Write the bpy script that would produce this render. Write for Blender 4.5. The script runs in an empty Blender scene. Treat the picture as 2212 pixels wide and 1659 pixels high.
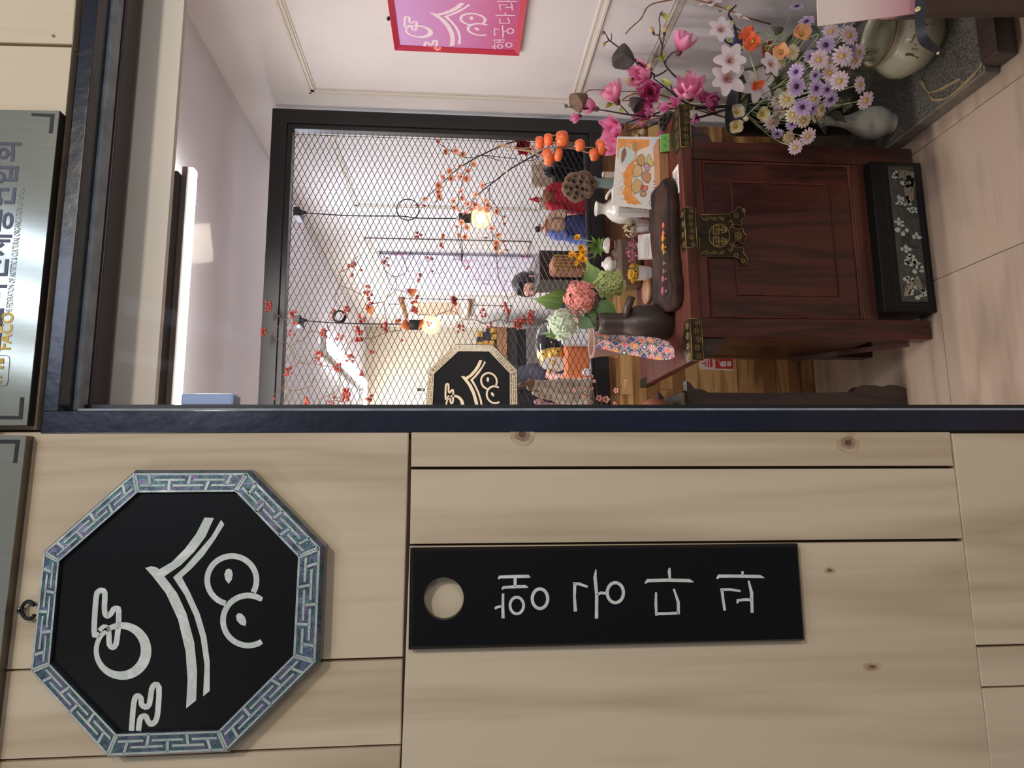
import bpy, bmesh, math, random
from mathutils import Vector, Matrix, Quaternion
random.seed(7)
SC = bpy.context.scene
COL = SC.collection
PI = math.pi

# ------------------------------------------------------------------ camera
FPX, YAW, PITCH, ROLL = 1400.0, math.radians(8.756), math.radians(4.850), math.radians(-0.160)
CX, CY = 1106.0, 829.5
CAM = Vector((0, -1.0, 1.5))
FW = Vector((math.sin(YAW)*math.cos(PITCH), math.cos(YAW)*math.cos(PITCH), -math.sin(PITCH)))
_r = Vector((math.cos(YAW), -math.sin(YAW), 0)); _d = -_r.cross(FW)
if _d.z > 0: _d = -_d
RT = _r*math.cos(ROLL)+_d*math.sin(ROLL); DN = -_r*math.sin(ROLL)+_d*math.cos(ROLL)
cd = bpy.data.cameras.new('camera'); cam = bpy.data.objects.new('camera', cd); COL.objects.link(cam)
m = Matrix((DN, RT, -FW)).transposed().to_4x4(); m.translation = CAM
cam.matrix_world = m                      # phone held so that the picture lies on its side
cd.sensor_width = 36; cd.lens = 36*FPX/2212; cd.clip_start = .02
SC.camera = cam
# ------------------------------------------------------------------ world + exposure
w = bpy.data.worlds.new('world'); SC.world = w; w.use_nodes = True
w.node_tree.nodes['Background'].inputs[0].default_value = (.62, .66, .78, 1)
w.node_tree.nodes['Background'].inputs[1].default_value = .24
SC.view_settings.view_transform = 'Standard'; SC.view_settings.look = 'None'
SC.view_settings.gamma = 1; SC.view_settings.use_curve_mapping = False
SC.view_settings.exposure = 0.0
SC.cycles.use_denoising = True
SC.cycles.max_bounces = 8; SC.cycles.transparent_max_bounces = 16; SC.cycles.caustics_reflective = False
# ------------------------------------------------------------------ lights
def area(name, loc, rot, sx, sy, power, col):
    l = bpy.data.lights.new(name, 'AREA'); l.shape = 'RECTANGLE'; l.size = sx; l.size_y = sy
    l.energy = power; l.color = col
    o = bpy.data.objects.new(name, l); o.location = loc; o.rotation_euler = rot; COL.objects.link(o); return o
# arcade lamps outside, over the shop front, plus one added fill lamp
area('passage_lamp', (1.4, -2.6, 3.0), (math.radians(62), 0, math.radians(25)), .22, .14, 30, (1, .90, .74))
area('added_fill_lamp', (1.7, -3.2, 1.30), (math.radians(92), 0, math.radians(22)), .8, .5, 17, (1, .93, .83))  # added low fill with no real source; brightens the trim over the window
area('passage_lamp', (-1.4, -1.9, 3.2), (math.radians(45), math.radians(-15), 0), .5, .2, 5, (1, .92, .80))
area('passage_tube', (.93, -2.2, 3.22), (math.radians(25), 0, 0), .10, 1.9, 13, (.62, .74, 1))
area('passage_tube', (.66, -2.2, 3.22), (math.radians(25), 0, 0), .06, 1.9, 7, (.70, .80, 1))
# shop ceiling strips
area('ceiling_strip_light', (-.15, 1.015, 2.315), (0, 0, 0), 2.2, .05, 23, (1, .95, .91))
area('ceiling_strip_light', (.94, 4.2, 2.345), (0, 0, 0), .05, 1.7, 20, (.86, .89, 1))
area('ceiling_strip_light', (-.1, 5.15, 2.345), (0, 0, 0), 1.6, .05, 9, (1, .97, .92))
area('ceiling_strip_light', (.75, 2.5, 2.39), (0, 0, 0), .9, .05, 19, (.82, .86, 1))

# ------------------------------------------------------------------ pixel -> world on a real plane
def ray(x, y): return FW*FPX + DN*(x-CX) - RT*(y-CY)
def PY(x, y, Y): v = ray(x, y); return CAM + v*((Y-CAM.y)/v.y)
def PZ(x, y, Z): v = ray(x, y); return CAM + v*((Z-CAM.z)/v.z)
def PX(x, y, X): v = ray(x, y); return CAM + v*((X-CAM.x)/v.x)
def pxs(Y): return (Y+1.0)/FPX          # metres per pixel at depth Y

# ------------------------------------------------------------------ materials
def lin(c):
    c = c/255.0
    return c/12.92 if c <= .04045 else ((c+.055)/1.055)**2.4
def S(r, g, b): return (lin(r), lin(g), lin(b), 1)
MAT = {}
def nodes(name):
    m = bpy.data.materials.new(name); m.use_nodes = True; MAT[name] = m
    nt = m.node_tree; return m, nt, nt.nodes['Principled BSDF']
def plain(name, col, rough=.5, metal=0, var=0, scale=8, bump=0, bscale=60, coat=0, stretch=(1, 1, 1)):
    m, nt, b = nodes(name); N = nt.nodes.new; L = nt.links.new
    b.inputs['Base Color'].default_value = col; b.inputs['Roughness'].default_value = rough
    b.inputs['Metallic'].default_value = metal; b.inputs['Coat Weight'].default_value = coat
    if var or bump:
        tc = N('ShaderNodeTexCoord'); mp = N('ShaderNodeMapping'); L(tc.outputs['Object'], mp.inputs[0])
        mp.inputs['Scale'].default_value = stretch
    if var:
        n = N('ShaderNodeTexNoise'); n.inputs['Scale'].default_value = scale; n.inputs['Detail'].default_value = 6
        L(mp.outputs[0], n.inputs[0])
        r = N('ShaderNodeValToRGB'); r.color_ramp.elements[0].position = .3; r.color_ramp.elements[1].position = .7
        r.color_ramp.elements[0].color = tuple(max(0, v*(1-var)) for v in col[:3])+(1,)
        r.color_ramp.elements[1].color = tuple(min(1, v*(1+var)) for v in col[:3])+(1,)
        L(n.outputs[0], r.inputs[0]); L(r.outputs[0], b.inputs['Base Color'])
    if bump:
        n = N('ShaderNodeTexNoise'); n.inputs['Scale'].default_value = bscale; n.inputs['Detail'].default_value = 4
        L(mp.outputs[0], n.inputs[0]); bp = N('ShaderNodeBump'); bp.inputs['Strength'].default_value = bump
        bp.inputs['Distance'].default_value = .004
        L(n.outputs[0], bp.inputs['Height']); L(bp.outputs[0], b.inputs['Normal'])
    return m
def wood(name, c0, c1, axis='Z', scale=3.0, stretch=.09, rough=.55, fine=.25, coat=0, knots=False):
    """growth figure as distorted bands + fine pores, all along one axis"""
    m, nt, b = nodes(name); N = nt.nodes.new; L = nt.links.new
    tc = N('ShaderNodeTexCoord'); oi = N('ShaderNodeObjectInfo'); mp = N('ShaderNodeMapping')
    ad = N('ShaderNodeVectorMath'); ad.operation = 'MULTIPLY_ADD'; ad.inputs[1].default_value = (7.3, 5.1, 9.7)
    cb = N('ShaderNodeCombineXYZ')
    for i in range(3): L(oi.outputs['Random'], cb.inputs[i])
    L(cb.outputs[0], ad.inputs[0]); L(tc.outputs['Object'], ad.inputs[2]); L(ad.outputs[0], mp.inputs[0])
    sc = [1, 1, 1]; sc['XYZ'.index(axis)] = stretch; mp.inputs['Scale'].default_value = sc
    n1 = N('ShaderNodeTexNoise'); n1.inputs['Scale'].default_value = scale*1.6; n1.inputs['Detail'].default_value = 3
    n1.inputs['Distortion'].default_value = .6
    L(mp.outputs[0], n1.inputs[0])
    w1 = N('ShaderNodeMath'); w1.operation = 'MULTIPLY'; w1.inputs[1].default_value = 9; L(n1.outputs[0], w1.inputs[0])
    w2 = N('ShaderNodeMath'); w2.operation = 'PINGPONG'; w2.inputs[1].default_value = 1; L(w1.outputs[0], w2.inputs[0])
    n2 = N('ShaderNodeTexNoise'); n2.inputs['Scale'].default_value = scale*26; n2.inputs['Detail'].default_value = 5
    mp2 = N('ShaderNodeMapping'); sc2 = [1, 1, 1]; sc2['XYZ'.index(axis)] = .035; mp2.inputs['Scale'].default_value = sc2
    L(ad.outputs[0], mp2.inputs[0]); L(mp2.outputs[0], n2.inputs[0])
    mx = N('ShaderNodeMath'); mx.operation = 'MULTIPLY_ADD'; mx.inputs[1].default_value = 1-fine
    sc3 = N('ShaderNodeMath'); sc3.operation = 'MULTIPLY'; sc3.inputs[1].default_value = fine; L(n2.outputs[0], sc3.inputs[0])
    L(w2.outputs[0], mx.inputs[0]); L(sc3.outputs[0], mx.inputs[2])
    r = N('ShaderNodeValToRGB'); r.color_ramp.elements[0].color = c1; r.color_ramp.elements[1].color = c0
    r.color_ramp.elements[0].position = .1; r.color_ramp.elements[1].position = .62
    L(mx.outputs[0], r.inputs[0]); L(r.outputs[0], b.inputs['Base Color'])
    if knots:
        v = N('ShaderNodeTexVoronoi'); v.inputs['Scale'].default_value = 3.2; mk = N('ShaderNodeMapping')
        mk.inputs['Scale'].default_value = (1, 1, .75); L(ad.outputs[0], mk.inputs[0]); L(mk.outputs[0], v.inputs[0])
        kr = N('ShaderNodeValToRGB'); kr.color_ramp.elements[0].position = .012; kr.color_ramp.elements[1].position = .05
        kr.color_ramp.elements[0].color = (.16, .11, .07, 1); kr.color_ramp.elements[1].color = (1, 1, 1, 1)
        L(v.outputs['Distance'], kr.inputs[0])
        mm = N('ShaderNodeMix'); mm.data_type = 'RGBA'; mm.blend_type = 'MULTIPLY'; mm.inputs[0].default_value = .6
        L(r.outputs[0], mm.inputs[6]); L(kr.outputs[0], mm.inputs[7]); L(mm.outputs[2], b.inputs['Base Color'])
    bp = N('ShaderNodeBump'); bp.inputs['Strength'].default_value = .12; bp.inputs['Distance'].default_value = .003
    L(n2.outputs[0], bp.inputs['Height']); L(bp.outputs[0], b.inputs['Normal'])
    b.inputs['Roughness'].default_value = rough; b.inputs['Coat Weight'].default_value = coat
    return m
def vcol(name, rough=.6, sub=0, coat=0, metal=0):
    m, nt, b = nodes(name); a = nt.nodes.new('ShaderNodeAttribute'); a.attribute_name = 'Col'
    nt.links.new(a.outputs['Color'], b.inputs['Base Color']); b.inputs['Roughness'].default_value = rough
    b.inputs['Coat Weight'].default_value = coat; b.inputs['Metallic'].default_value = metal
    if sub:
        # thin petals let some light through
        t = nt.nodes.new('ShaderNodeBsdfTranslucent'); nt.links.new(a.outputs['Color'], t.inputs[0])
        mx = nt.nodes.new('ShaderNodeMixShader'); mx.inputs[0].default_value = sub
        nt.links.new(b.outputs[0], mx.inputs[1]); nt.links.new(t.outputs[0], mx.inputs[2])
        nt.links.new(mx.outputs[0], nt.nodes['Material Output'].inputs[0])
    return m
def emit(name, col, strength):
    m, nt, b = nodes(name); b.inputs['Base Color'].default_value = (0, 0, 0, 1)
    b.inputs['Emission Color'].default_value = col; b.inputs['Emission Strength'].default_value = strength; return m
def nacre(name, cols, rough=.25, scale=40, metal=.35, stretch=(1, 1, 1)):
    """mother-of-pearl: broken flakes of several tints"""
    m, nt, b = nodes(name); N = nt.nodes.new; L = nt.links.new
    tc = N('ShaderNodeTexCoord'); mp = N('ShaderNodeMapping'); mp.inputs['Scale'].default_value = stretch
    L(tc.outputs['Object'], mp.inputs[0])
    n = N('ShaderNodeTexNoise'); n.inputs['Scale'].default_value = scale; n.inputs['Detail'].default_value = 8
    n.inputs['Distortion'].default_value = 1.5; n.inputs['Roughness'].default_value = .7; L(mp.outputs[0], n.inputs[0])
    r = N('ShaderNodeValToRGB'); r.color_ramp.interpolation = 'LINEAR'
    el = r.color_ramp.elements; k = len(cols)
    el[0].position = .3; el[0].color = cols[0]; el[1].position = .7; el[1].color = cols[-1]
    for i in range(1, k-1):
        e = el.new(.3+.4*i/(k-1)); e.color = cols[i]
    L(n.outputs[0], r.inputs[0]); L(r.outputs[0], b.inputs['Base Color'])
    # the sheen shifts with the viewing angle as on real shell
    lw = N('ShaderNodeLayerWeight'); lw.inputs[0].default_value = .4
    b.inputs['Roughness'].default_value = rough; b.inputs['Metallic'].default_value = metal
    b.inputs['Coat Weight'].default_value = .6; b.inputs['Coat Roughness'].default_value = .08
    bp = N('ShaderNodeBump'); bp.inputs['Strength'].default_value = .35; bp.inputs['Distance'].default_value = .004
    L(n.outputs[0], bp.inputs['Height']); L(bp.outputs[0], b.inputs['Normal'])
    return m

wood('pine', S(212, 194, 165), S(182, 160, 130), 'Z', 3.0, .12, .6, .42, knots=True)
wood('knot_pale', S(192, 170, 138), S(168, 144, 112), 'Z', 30, .4, .6, .4); wood('knot_mid', S(160, 132, 104), S(140, 112, 86), 'Z', 30, .4, .6, .4); plain('knot_dark', S(104, 78, 62), .7, 0, .2, 60)
plain('groove', S(120, 100, 84), .8, 0, .2, 20)
plain('navy_frame', S(22, 28, 44), .25, 0, .25, 6, .15, 40)
plain('brown_frame', S(62, 52, 52), .4)
plain('rubber', S(150, 158, 166), .55, 0, .25, 30)
plain('black_frame', S(25, 24, 26), .38, 0, .1, 5)
plain('wire', S(24, 30, 36), .35, .3)
plain('wall_white', S(229, 223, 220), .75, 0, .04, 3)
plain('back_wall', S(216, 205, 184), .8, 0, .04, 3)
plain('ceiling', S(242, 240, 246), .85, 0, .02, 3)
plain('soffit', S(232, 222, 208), .8, 0, .05, 3)
plain('moulding', S(222, 214, 202), .55)
plain('steel_brushed', S(170, 172, 158), .13, .6, .06, 4, .03, 300, 0, (40, 40, 1.0))
plain('steel_edge', S(120, 112, 104), .4, .9)
plain('black_lacquer', S(16, 16, 18), .38, 0, 0)
MAT['black_lacquer'].node_tree.nodes['Principled BSDF'].inputs['Specular IOR Level'].default_value = .2
plain('black_flat', S(14, 14, 15), .6)
plain('ink_navy', S(34, 36, 70), .4)
plain('ink_gold', S(150, 118, 52), .35, .7)
plain('ink_grey', S(110, 112, 106), .4, .8)
nacre('nacre_white', [S(188, 200, 196), S(222, 224, 214), S(200, 210, 200), S(232, 232, 226), S(212, 204, 222)], .3, 22, .05)
nacre('nacre_dark', [S(40, 70, 60), S(84, 104, 96), S(70, 56, 100), S(56, 116, 100), S(124, 92, 150), S(50, 96, 62), S(130, 120, 140)], .22, 55, .45)
nacre('nacre_line', [S(150, 165, 160), S(190, 198, 186), S(165, 180, 176), S(205, 205, 198)], .3, 30, .35)
nacre('nacre_aged', [S(90, 94, 80), S(170, 158, 132), S(60, 74, 62), S(190, 178, 160)], .4, 60, .2)
plain('inlay_cream', S(214, 196, 168), .4)
wood('floor_tile', S(178, 156, 137), S(148, 127, 108), 'X', 2.4, .22, .55, .5)
plain('grout', S(112, 94, 78), .8)
for i, (a, b_) in enumerate([((178, 134, 84), (120, 80, 42)), ((200, 160, 106), (160, 116, 66)), ((140, 98, 58), (88, 56, 30)), ((190, 146, 96), (130, 88, 46)), ((120, 82, 50), (74, 46, 26))]):
    wood('acacia%d' % i, S(*a), S(*b_), 'X', 6, .12, .5, .3)
wood('cabinet_wood', S(76, 37, 28), S(42, 21, 18), 'Z', 5, .12, .38, .35, .25)
wood('cabinet_rail', S(86, 43, 31), S(52, 26, 20), 'X', 6, .12, .38, .35, .25)
wood('cabinet_edge', S(92, 46, 34), S(64, 30, 24), 'X', 6, .12, .65, .3)
wood('tray_wood', S(66, 46, 38), S(24, 17, 15), 'X', 9, .15, .8, .35, 0)
wood('mid_wood', S(168, 120, 82), S(120, 80, 50), 'X', 9, .1, .5, .3)
wood('pale_wood', S(226, 208, 186), S(186, 164, 140), 'Z', 9, .2, .6, .3)
wood('dark_wood', S(54, 36, 30), S(26, 17, 15), 'Z', 8, .15, .4, .3, .2)
wood('mortar_wood', S(70, 52, 42), S(36, 27, 23), 'Z', 7, .1, .6, .5)
wood('rim_wood', S(158, 118, 92), S(104, 74, 56), 'X', 12, .2, .6, .4)
for _k in ('cabinet_edge', 'tray_wood', 'cabinet_wood', 'cabinet_rail'): MAT[_k].node_tree.nodes['Principled BSDF'].inputs['Specular IOR Level'].default_value = .28
plain('brass_dark', S(58, 50, 34), .4, .75, .3, 50)
plain('brass_line', S(176, 148, 92), .35, .85)
plain('celadon', S(126, 148, 142), .22, 0, .08, 10, 0, 0, .6)
plain('porcelain', S(214, 208, 198), .18, 0, .04, 8, 0, 0, .7)
plain('porcelain_grey', S(170, 172, 160), .2, 0, .06, 8, 0, 0, .7)
plain('buncheong', S(178, 172, 146), .25, 0, .10, 9, 0, 0, .5)
plain('white_plastic', S(226, 224, 222), .4)
plain('blue_white_plastic', S(160, 180, 218), .4)
plain('grey_wire', S(60, 60, 60), .5)
plain('clay_dark', S(66, 54, 48), .38, 0, .35, 14, .1, 30)
plain('clay_brown', S(98, 76, 64), .32, 0, .25, 12, 0, 0, .3)
plain('clay_red', S(140, 84, 62), .5, 0, .25, 10)
plain('clay_ribbed', S(158, 128, 116), .55, 0, .1, 30, .3, 90)
plain('oxblood', S(96, 22, 34), .15, 0, .45, 14, 0, 0, .8)
plain('white_red', S(214, 210, 204), .15, 0, .04, 10, 0, 0, .8)
plain('card_white', S(236, 230, 220), .6)
plain('card_pink', S(228, 176, 182), .6)
plain('paper_orange', S(240, 158, 84), .65, 0, .12, 40)
plain('paint_line', S(60, 48, 44), .6)
plain('green_plastic', S(128, 196, 104), .4)
plain('green_dent', S(106, 170, 92), .35)
plain('red_frame', S(190, 34, 66), .35, 0, 0, 8, 0, 0, .3)
plain('white_line', S(244, 222, 228), .5)
plain('stone', S(86, 82, 74), .7, 0, .85, 150, .6, 120)
plain('stone_edge', S(112, 104, 92), .75, 0, .3, 25)
plain('stone_vein', S(150, 132, 92), .7, 0, .3, 60)
plain('strap_black', S(34, 35, 42), .55, 0, .1, 300)
plain('brass_snap', S(232, 214, 160), .25, .8)
plain('brush_brown', S(96, 74, 36), .3)
plain('rope', S(190, 158, 122), .85, 0, .25, 150, .4, 400)
plain('white_rope', S(222, 208, 198), .85, 0, .1, 150)
plain('persimmon', S(238, 116, 62), .32, 0, .12, 12, 0, 0, .35)
plain('calyx', S(110, 76, 50), .8, 0, .3, 60)
plain('berry', S(152, 58, 46), .35, 0, .25, 60, 0, 0, .3)
plain('twig_brown', S(110, 84, 62), .8, 0, .25, 60)
plain('twig_dark', S(52, 40, 40), .75, 0, .25, 60, .4, 120)
plain('dry_leaf', S(190, 108, 62), .7, 0, .25, 40, .3, 60)
plain('pod_brown', S(112, 88, 70), .75, 0, .3, 40, .5, 60)
plain('pod_dark', S(70, 60, 58), .75, 0, .3, 40, .5, 60)
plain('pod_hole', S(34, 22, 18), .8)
plain('stem_tan', S(138, 98, 62), .7, 0, .25, 40)
plain('stem_green', S(150, 158, 120), .7, 0, .2, 40)
plain('fern_dark', S(46, 58, 40), .8)
plain('fabric_red', S(200, 30, 56), .75, 0, .18, 30)
plain('fabric_blue', S(58, 62, 118), .75, 0, .12, 30)
plain('fabric_lblue', S(122, 140, 216), .7)
plain('fabric_brown', S(160, 104, 70), .75, 0, .35, 40)
plain('fabric_beige', S(214, 176, 152), .75, 0, .1, 20)
plain('fabric_orange', S(232, 134, 84), .75, 0, .1, 20)
plain('fabric_white', S(238, 236, 238), .7, 0, .05, 20)
plain('fabric_dark', S(50, 46, 60), .8, 0, .2, 20, .3, 14)
plain('skin', S(222, 164, 142), .5, 0, .04, 12)
plain('hair', S(44, 34, 36), .42, 0, .35, 60, .4, 120, 0, (1, 1, .2))
plain('lips', S(190, 96, 92), .4)
plain('eye_dark', S(30, 24, 24), .3)
plain('gold', S(206, 164, 82), .3, .7, .2, 40)
plain('gloss_black', S(20, 18, 22), .08, 0, 0, 8, 0, 0, 1)
plain('appliance', S(118, 112, 108), .5, 0, .06, 5)
plain('appliance_dark', S(48, 46, 44), .5)
plain('sticker_red', S(200, 52, 46), .5)
plain('sticker_white', S(222, 204, 196), .5)
plain('blue_box', S(70, 96, 150), .5)
vcol('petal', .6, .38); vcol('leaf', .5, .12); vcol('paint', .6); vcol('fabric_print', .75)
emit("led", (1, .97, .93, 1), 22); emit('bulb_core', (1, .78, .45, 1), 14)
def glassy(name, rough, refl, tint=(1, 1, 1, 1)):
    m, nt, b = nodes(name); nt.nodes.remove(b); N = nt.nodes.new; L = nt.links.new
    t = N('ShaderNodeBsdfTransparent'); t.inputs[0].default_value = tint
    g = N('ShaderNodeBsdfGlossy'); g.inputs['Roughness'].default_value = rough
    f = N('ShaderNodeFresnel'); f.inputs[0].default_value = 1.45
    k = N('ShaderNodeMath'); k.operation = 'MULTIPLY'; k.inputs[1].default_value = refl; L(f.outputs[0], k.inputs[0])
    x = N('ShaderNodeMixShader'); L(k.outputs[0], x.inputs[0]); L(t.outputs[0], x.inputs[1]); L(g.outputs[0], x.inputs[2])
    L(x.outputs[0], nt.nodes['Material Output'].inputs[0]); return m
glassy('window_glass', .02, .02); glassy('bulb_glass', .03, 1.0, (1, .95, .86, 1))
_nt = MAT['bulb_glass'].node_tree; _e = _nt.nodes.new('ShaderNodeEmission'); _e.inputs[0].default_value = (1, .78, .5, 1); _e.inputs[1].default_value = .32
_a = _nt.nodes.new('ShaderNodeAddShader'); _o = _nt.nodes['Material Output']; _nt.links.new(_o.inputs[0].links[0].from_socket, _a.inputs[0]); _nt.links.new(_e.outputs[0], _a.inputs[1]); _nt.links.new(_a.outputs[0], _o.inputs[0])

# poster: pigment runs from lilac to rose down the sheet
m, nt, b = nodes('poster_pink'); tc = nt.nodes.new('ShaderNodeTexCoord'); sx = nt.nodes.new('ShaderNodeSeparateXYZ')
nt.links.new(tc.outputs['Object'], sx.inputs[0]); mr = nt.nodes.new('ShaderNodeMapRange')
mr.inputs[1].default_value = .05; mr.inputs[2].default_value = .42; nt.links.new(sx.outputs[2], mr.inputs[0])
rp = nt.nodes.new('ShaderNodeValToRGB'); rp.color_ramp.elements[0].color = S(202, 92, 142); rp.color_ramp.elements[1].color = S(214, 160, 218)
nt.links.new(mr.outputs[0], rp.inputs[0]); nt.links.new(rp.outputs[0], b.inputs['Base Color']); b.inputs['Roughness'].default_value = .3
# hanging print on the far part of the wall: fluted cloth with plum blossom
m, nt, b = nodes('blossom_cloth'); N = nt.nodes.new; L = nt.links.new; tc = N('ShaderNodeTexCoord')
n = N('ShaderNodeTexNoise'); n.inputs['Scale'].default_value = 9; n.inputs['Detail'].default_value = 6; L(tc.outputs['Object'], n.inputs[0])
r1 = N('ShaderNodeValToRGB'); r1.color_ramp.elements[0].position = .58; r1.color_ramp.elements[1].position = .72
r1.color_ramp.elements[0].color = S(240, 236, 244); r1.color_ramp.elements[1].color = S(234, 176, 204); L(n.outputs[0], r1.inputs[0])
n3 = N('ShaderNodeTexNoise'); n3.inputs['Scale'].default_value = 14; n3.inputs['Detail'].default_value = 8; n3.inputs['Distortion'].default_value = 2
L(tc.outputs['Object'], n3.inputs[0]); r3 = N('ShaderNodeValToRGB'); r3.color_ramp.elements[0].position = .36; r3.color_ramp.elements[1].position = .40
r3.color_ramp.elements[0].color = S(196, 192, 212); r3.color_ramp.elements[1].color = (1, 1, 1, 1); L(n3.outputs[0], r3.inputs[0])
mm = N('ShaderNodeMix'); mm.data_type = 'RGBA'; mm.blend_type = 'MULTIPLY'; mm.inputs[0].default_value = 1
L(r1.outputs[0], mm.inputs[6]); L(r3.outputs[0], mm.inputs[7]); L(mm.outputs[2], b.inputs['Base Color']); b.inputs['Roughness'].default_value = .7

# ------------------------------------------------------------------ mesh builder
WL = {}
class MB:
    def __init__(s): s.v = []; s.f = []; s.c = []; s.sm = []; s.col = (1, 1, 1, 1)
    def add(s, vs, fs, smooth=False, cols=None):
        b = len(s.v); s.v += [Vector(p) for p in vs]; s.f += [tuple(i+b for i in f) for f in fs]
        s.sm += [smooth]*len(fs); s.c += cols if cols else [s.col]*len(vs)
    def box(s, a, b, R=None, o=None):
        x0, y0, z0 = a; x1, y1, z1 = b
        vs = [Vector(p) for p in ((x0, y0, z0), (x1, y0, z0), (x1, y1, z0), (x0, y1, z0), (x0, y0, z1), (x1, y0, z1), (x1, y1, z1), (x0, y1, z1))]
        if R: vs = [R @ p + (o or Vector()) for p in vs]
        s.add(vs, [(0, 3, 2, 1), (4, 5, 6, 7), (0, 1, 5, 4), (1, 2, 6, 5), (2, 3, 7, 6), (3, 0, 4, 7)])
    def bbox(s, a, b, bev=.003, R=None, o=None):
        """bevelled box"""
        bm = bmesh.new(); x0, y0, z0 = a; x1, y1, z1 = b
        M = Matrix.Translation(((x0+x1)/2, (y0+y1)/2, (z0+z1)/2)) @ Matrix.Diagonal((abs(x1-x0), abs(y1-y0), abs(z1-z0), 1))
        bmesh.ops.create_cube(bm, size=1, matrix=M)
        bmesh.ops.bevel(bm, geom=bm.edges[:], offset=bev, segments=2, affect='EDGES', profile=.5)
        vs = [v.co.copy() for v in bm.verts]; bm.verts.index_update()
        if R: vs = [R @ p + (o or Vector()) for p in vs]
        s.add(vs, [tuple(v.index for v in f.verts) for f in bm.faces]); bm.free()
    def prism(s, pts, d, smooth=False):
        """closed polygon (3-D points) extruded along vector d; concave allowed"""
        n = len(pts); d = Vector(d); P = [Vector(p) for p in pts]
        from mathutils.geometry import tessellate_polygon
        tri = tessellate_polygon([P])
        s.add(P+[p+d for p in P], [tuple(t) for t in tri]+[(a+n, c+n, b+n) for a, b, c in tri] +
              [(i, (i+1) % n, (i+1) % n+n, i+n) for i in range(n)], smooth)
    def ring(s, outer, inner, d):
        n = len(outer); d = Vector(d); P = [Vector(p) for p in outer+inner]; m2 = 2*n
        fs = []
        for i in range(n):
            j = (i+1) % n
            fs += [(i, j, n+j, n+i), (m2+i, m2+n+i, m2+n+j, m2+j), (i, m2+i, m2+j, j), (n+i, n+j, m2+n+j, m2+n+i)]
        s.add(P+[p+d for p in P], fs)
    def tube(s, pts, r, n=6, cap=True, smooth=True):
        P = [Vector(p) for p in pts]; k = len(P); rr = list(r) if isinstance(r, (list, tuple)) else [r]*k
        if len(rr) != k: rr = [rr[int(i*(len(rr)-1)/(k-1))]+(rr[min(len(rr)-1, int(i*(len(rr)-1)/(k-1))+1)]-rr[int(i*(len(rr)-1)/(k-1))])*(i*(len(rr)-1)/(k-1) % 1) for i in range(k)]
        vs = []; up = None
        for i in range(k):
            t = (P[min(i+1, k-1)]-P[max(i-1, 0)])
            if t.length < 1e-9: t = Vector((0, 0, 1))
            t.normalize()
            if up is None: up = t.orthogonal().normalized()
            up = (up - t*up.dot(t)); up = up.normalized() if up.length > 1e-6 else t.orthogonal().normalized()
            q = t.cross(up)
            for j in range(n):
                a = 2*PI*j/n; vs.append(P[i]+(up*math.cos(a)+q*math.sin(a))*rr[i])
        fs = [(i*n+j, i*n+(j+1) % n, (i+1)*n+(j+1) % n, (i+1)*n+j) for i in range(k-1) for j in range(n)]
        if cap: fs += [tuple(range(n-1, -1, -1)), tuple((k-1)*n+j for j in range(n))]
        s.add(vs, fs, smooth)
    def lathe(s, prof, o=(0, 0, 0), n=28, R=None, smooth=True, close=True, sq=(1, 1), wob=0):
        """profile of (radius, height)"""
        o = Vector(o); vs = []; k = len(prof)
        for (r, h) in prof:
            for j in range(n):
                a = 2*PI*j/n; q = r*(1+wob*math.sin(3*a+h*30))
                p = Vector((q*math.cos(a)*sq[0], q*math.sin(a)*sq[1], h)); vs.append((R @ p if R else p)+o)
        fs = [(i*n+j, i*n+(j+1) % n, (i+1)*n+(j+1) % n, (i+1)*n+j) for i in range(k-1) for j in range(n)]
        if close: fs += [tuple(range(n-1, -1, -1)), tuple((k-1)*n+j for j in range(n))]
        s.add(vs, fs, smooth)
    def ball(s, c, r, n=8, k=6, sq=(1, 1, 1), R=None):
        c = Vector(c); vs = []; 
        for i in range(1, k):
            t = PI*i/k
            for j in range(n):
                a = 2*PI*j/n
                p = Vector((math.sin(t)*math.cos(a)*sq[0]*r, math.sin(t)*math.sin(a)*sq[1]*r, math.cos(t)*sq[2]*r))
                vs.append((R @ p if R else p)+c)
        top = Vector((0, 0, r*sq[2])); bot = -top
        vs += [(R @ top if R else top)+c, (R @ bot if R else bot)+c]; T = (k-1)*n
        fs = [(i*n+j, (i+1)*n+j, (i+1)*n+(j+1) % n, i*n+(j+1) % n) for i in range(k-2) for j in range(n)]
        fs += [(T, j, (j+1) % n) for j in range(n)]+[((k-2)*n+(j+1) % n, (k-2)*n+j, T+1) for j in range(n)]
        s.add(vs, fs, True)
    def petal(s, M, L, W, a0=0.2, a1=-.2, cup=.25, c0=(1, 1, 1, 1), c1=None, tip=.0, nx=5, ny=4, ruf=0, seed=0, shape=1.0, blunt=False):
        """petal growing along local +X, z up; M places it"""
        c1 = c1 or c0; vs = []; cs = []; x = z = 0.0; rnd = random.Random(seed)
        for i in range(nx+1):
            t = i/nx
            if i:
                a = a0+(a1-a0)*(t-.5/nx); x += math.cos(a)*L/nx; z += math.sin(a)*L/nx
            wd = W*(math.sin(PI*min(1, t**shape*.93+.05))**.75)*(1-tip*t*t) if t < 1 else W*(.28-.26*tip)
            if blunt: wd = W*(math.sin(PI*(.08+.70*t))**.9)
            for j in range(ny+1):
                u = (j/ny-.5)*2
                rz = ruf*L*math.sin(u*5+seed*2.1+t*4)*t
                xx = x - ((u*u)*W*.18*t if not blunt else wd*.5*t*t*(1-math.sqrt(max(0, 1-u*u*.97))))
                vs.append(M @ Vector((xx, u*wd/2, z+cup*(u*u)*wd/2+rz)))
                k = min(1, max(0, t*1.15-.05)); cs.append(tuple(c0[q]*(1-k)+c1[q]*k for q in range(3))+(1,))
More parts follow.
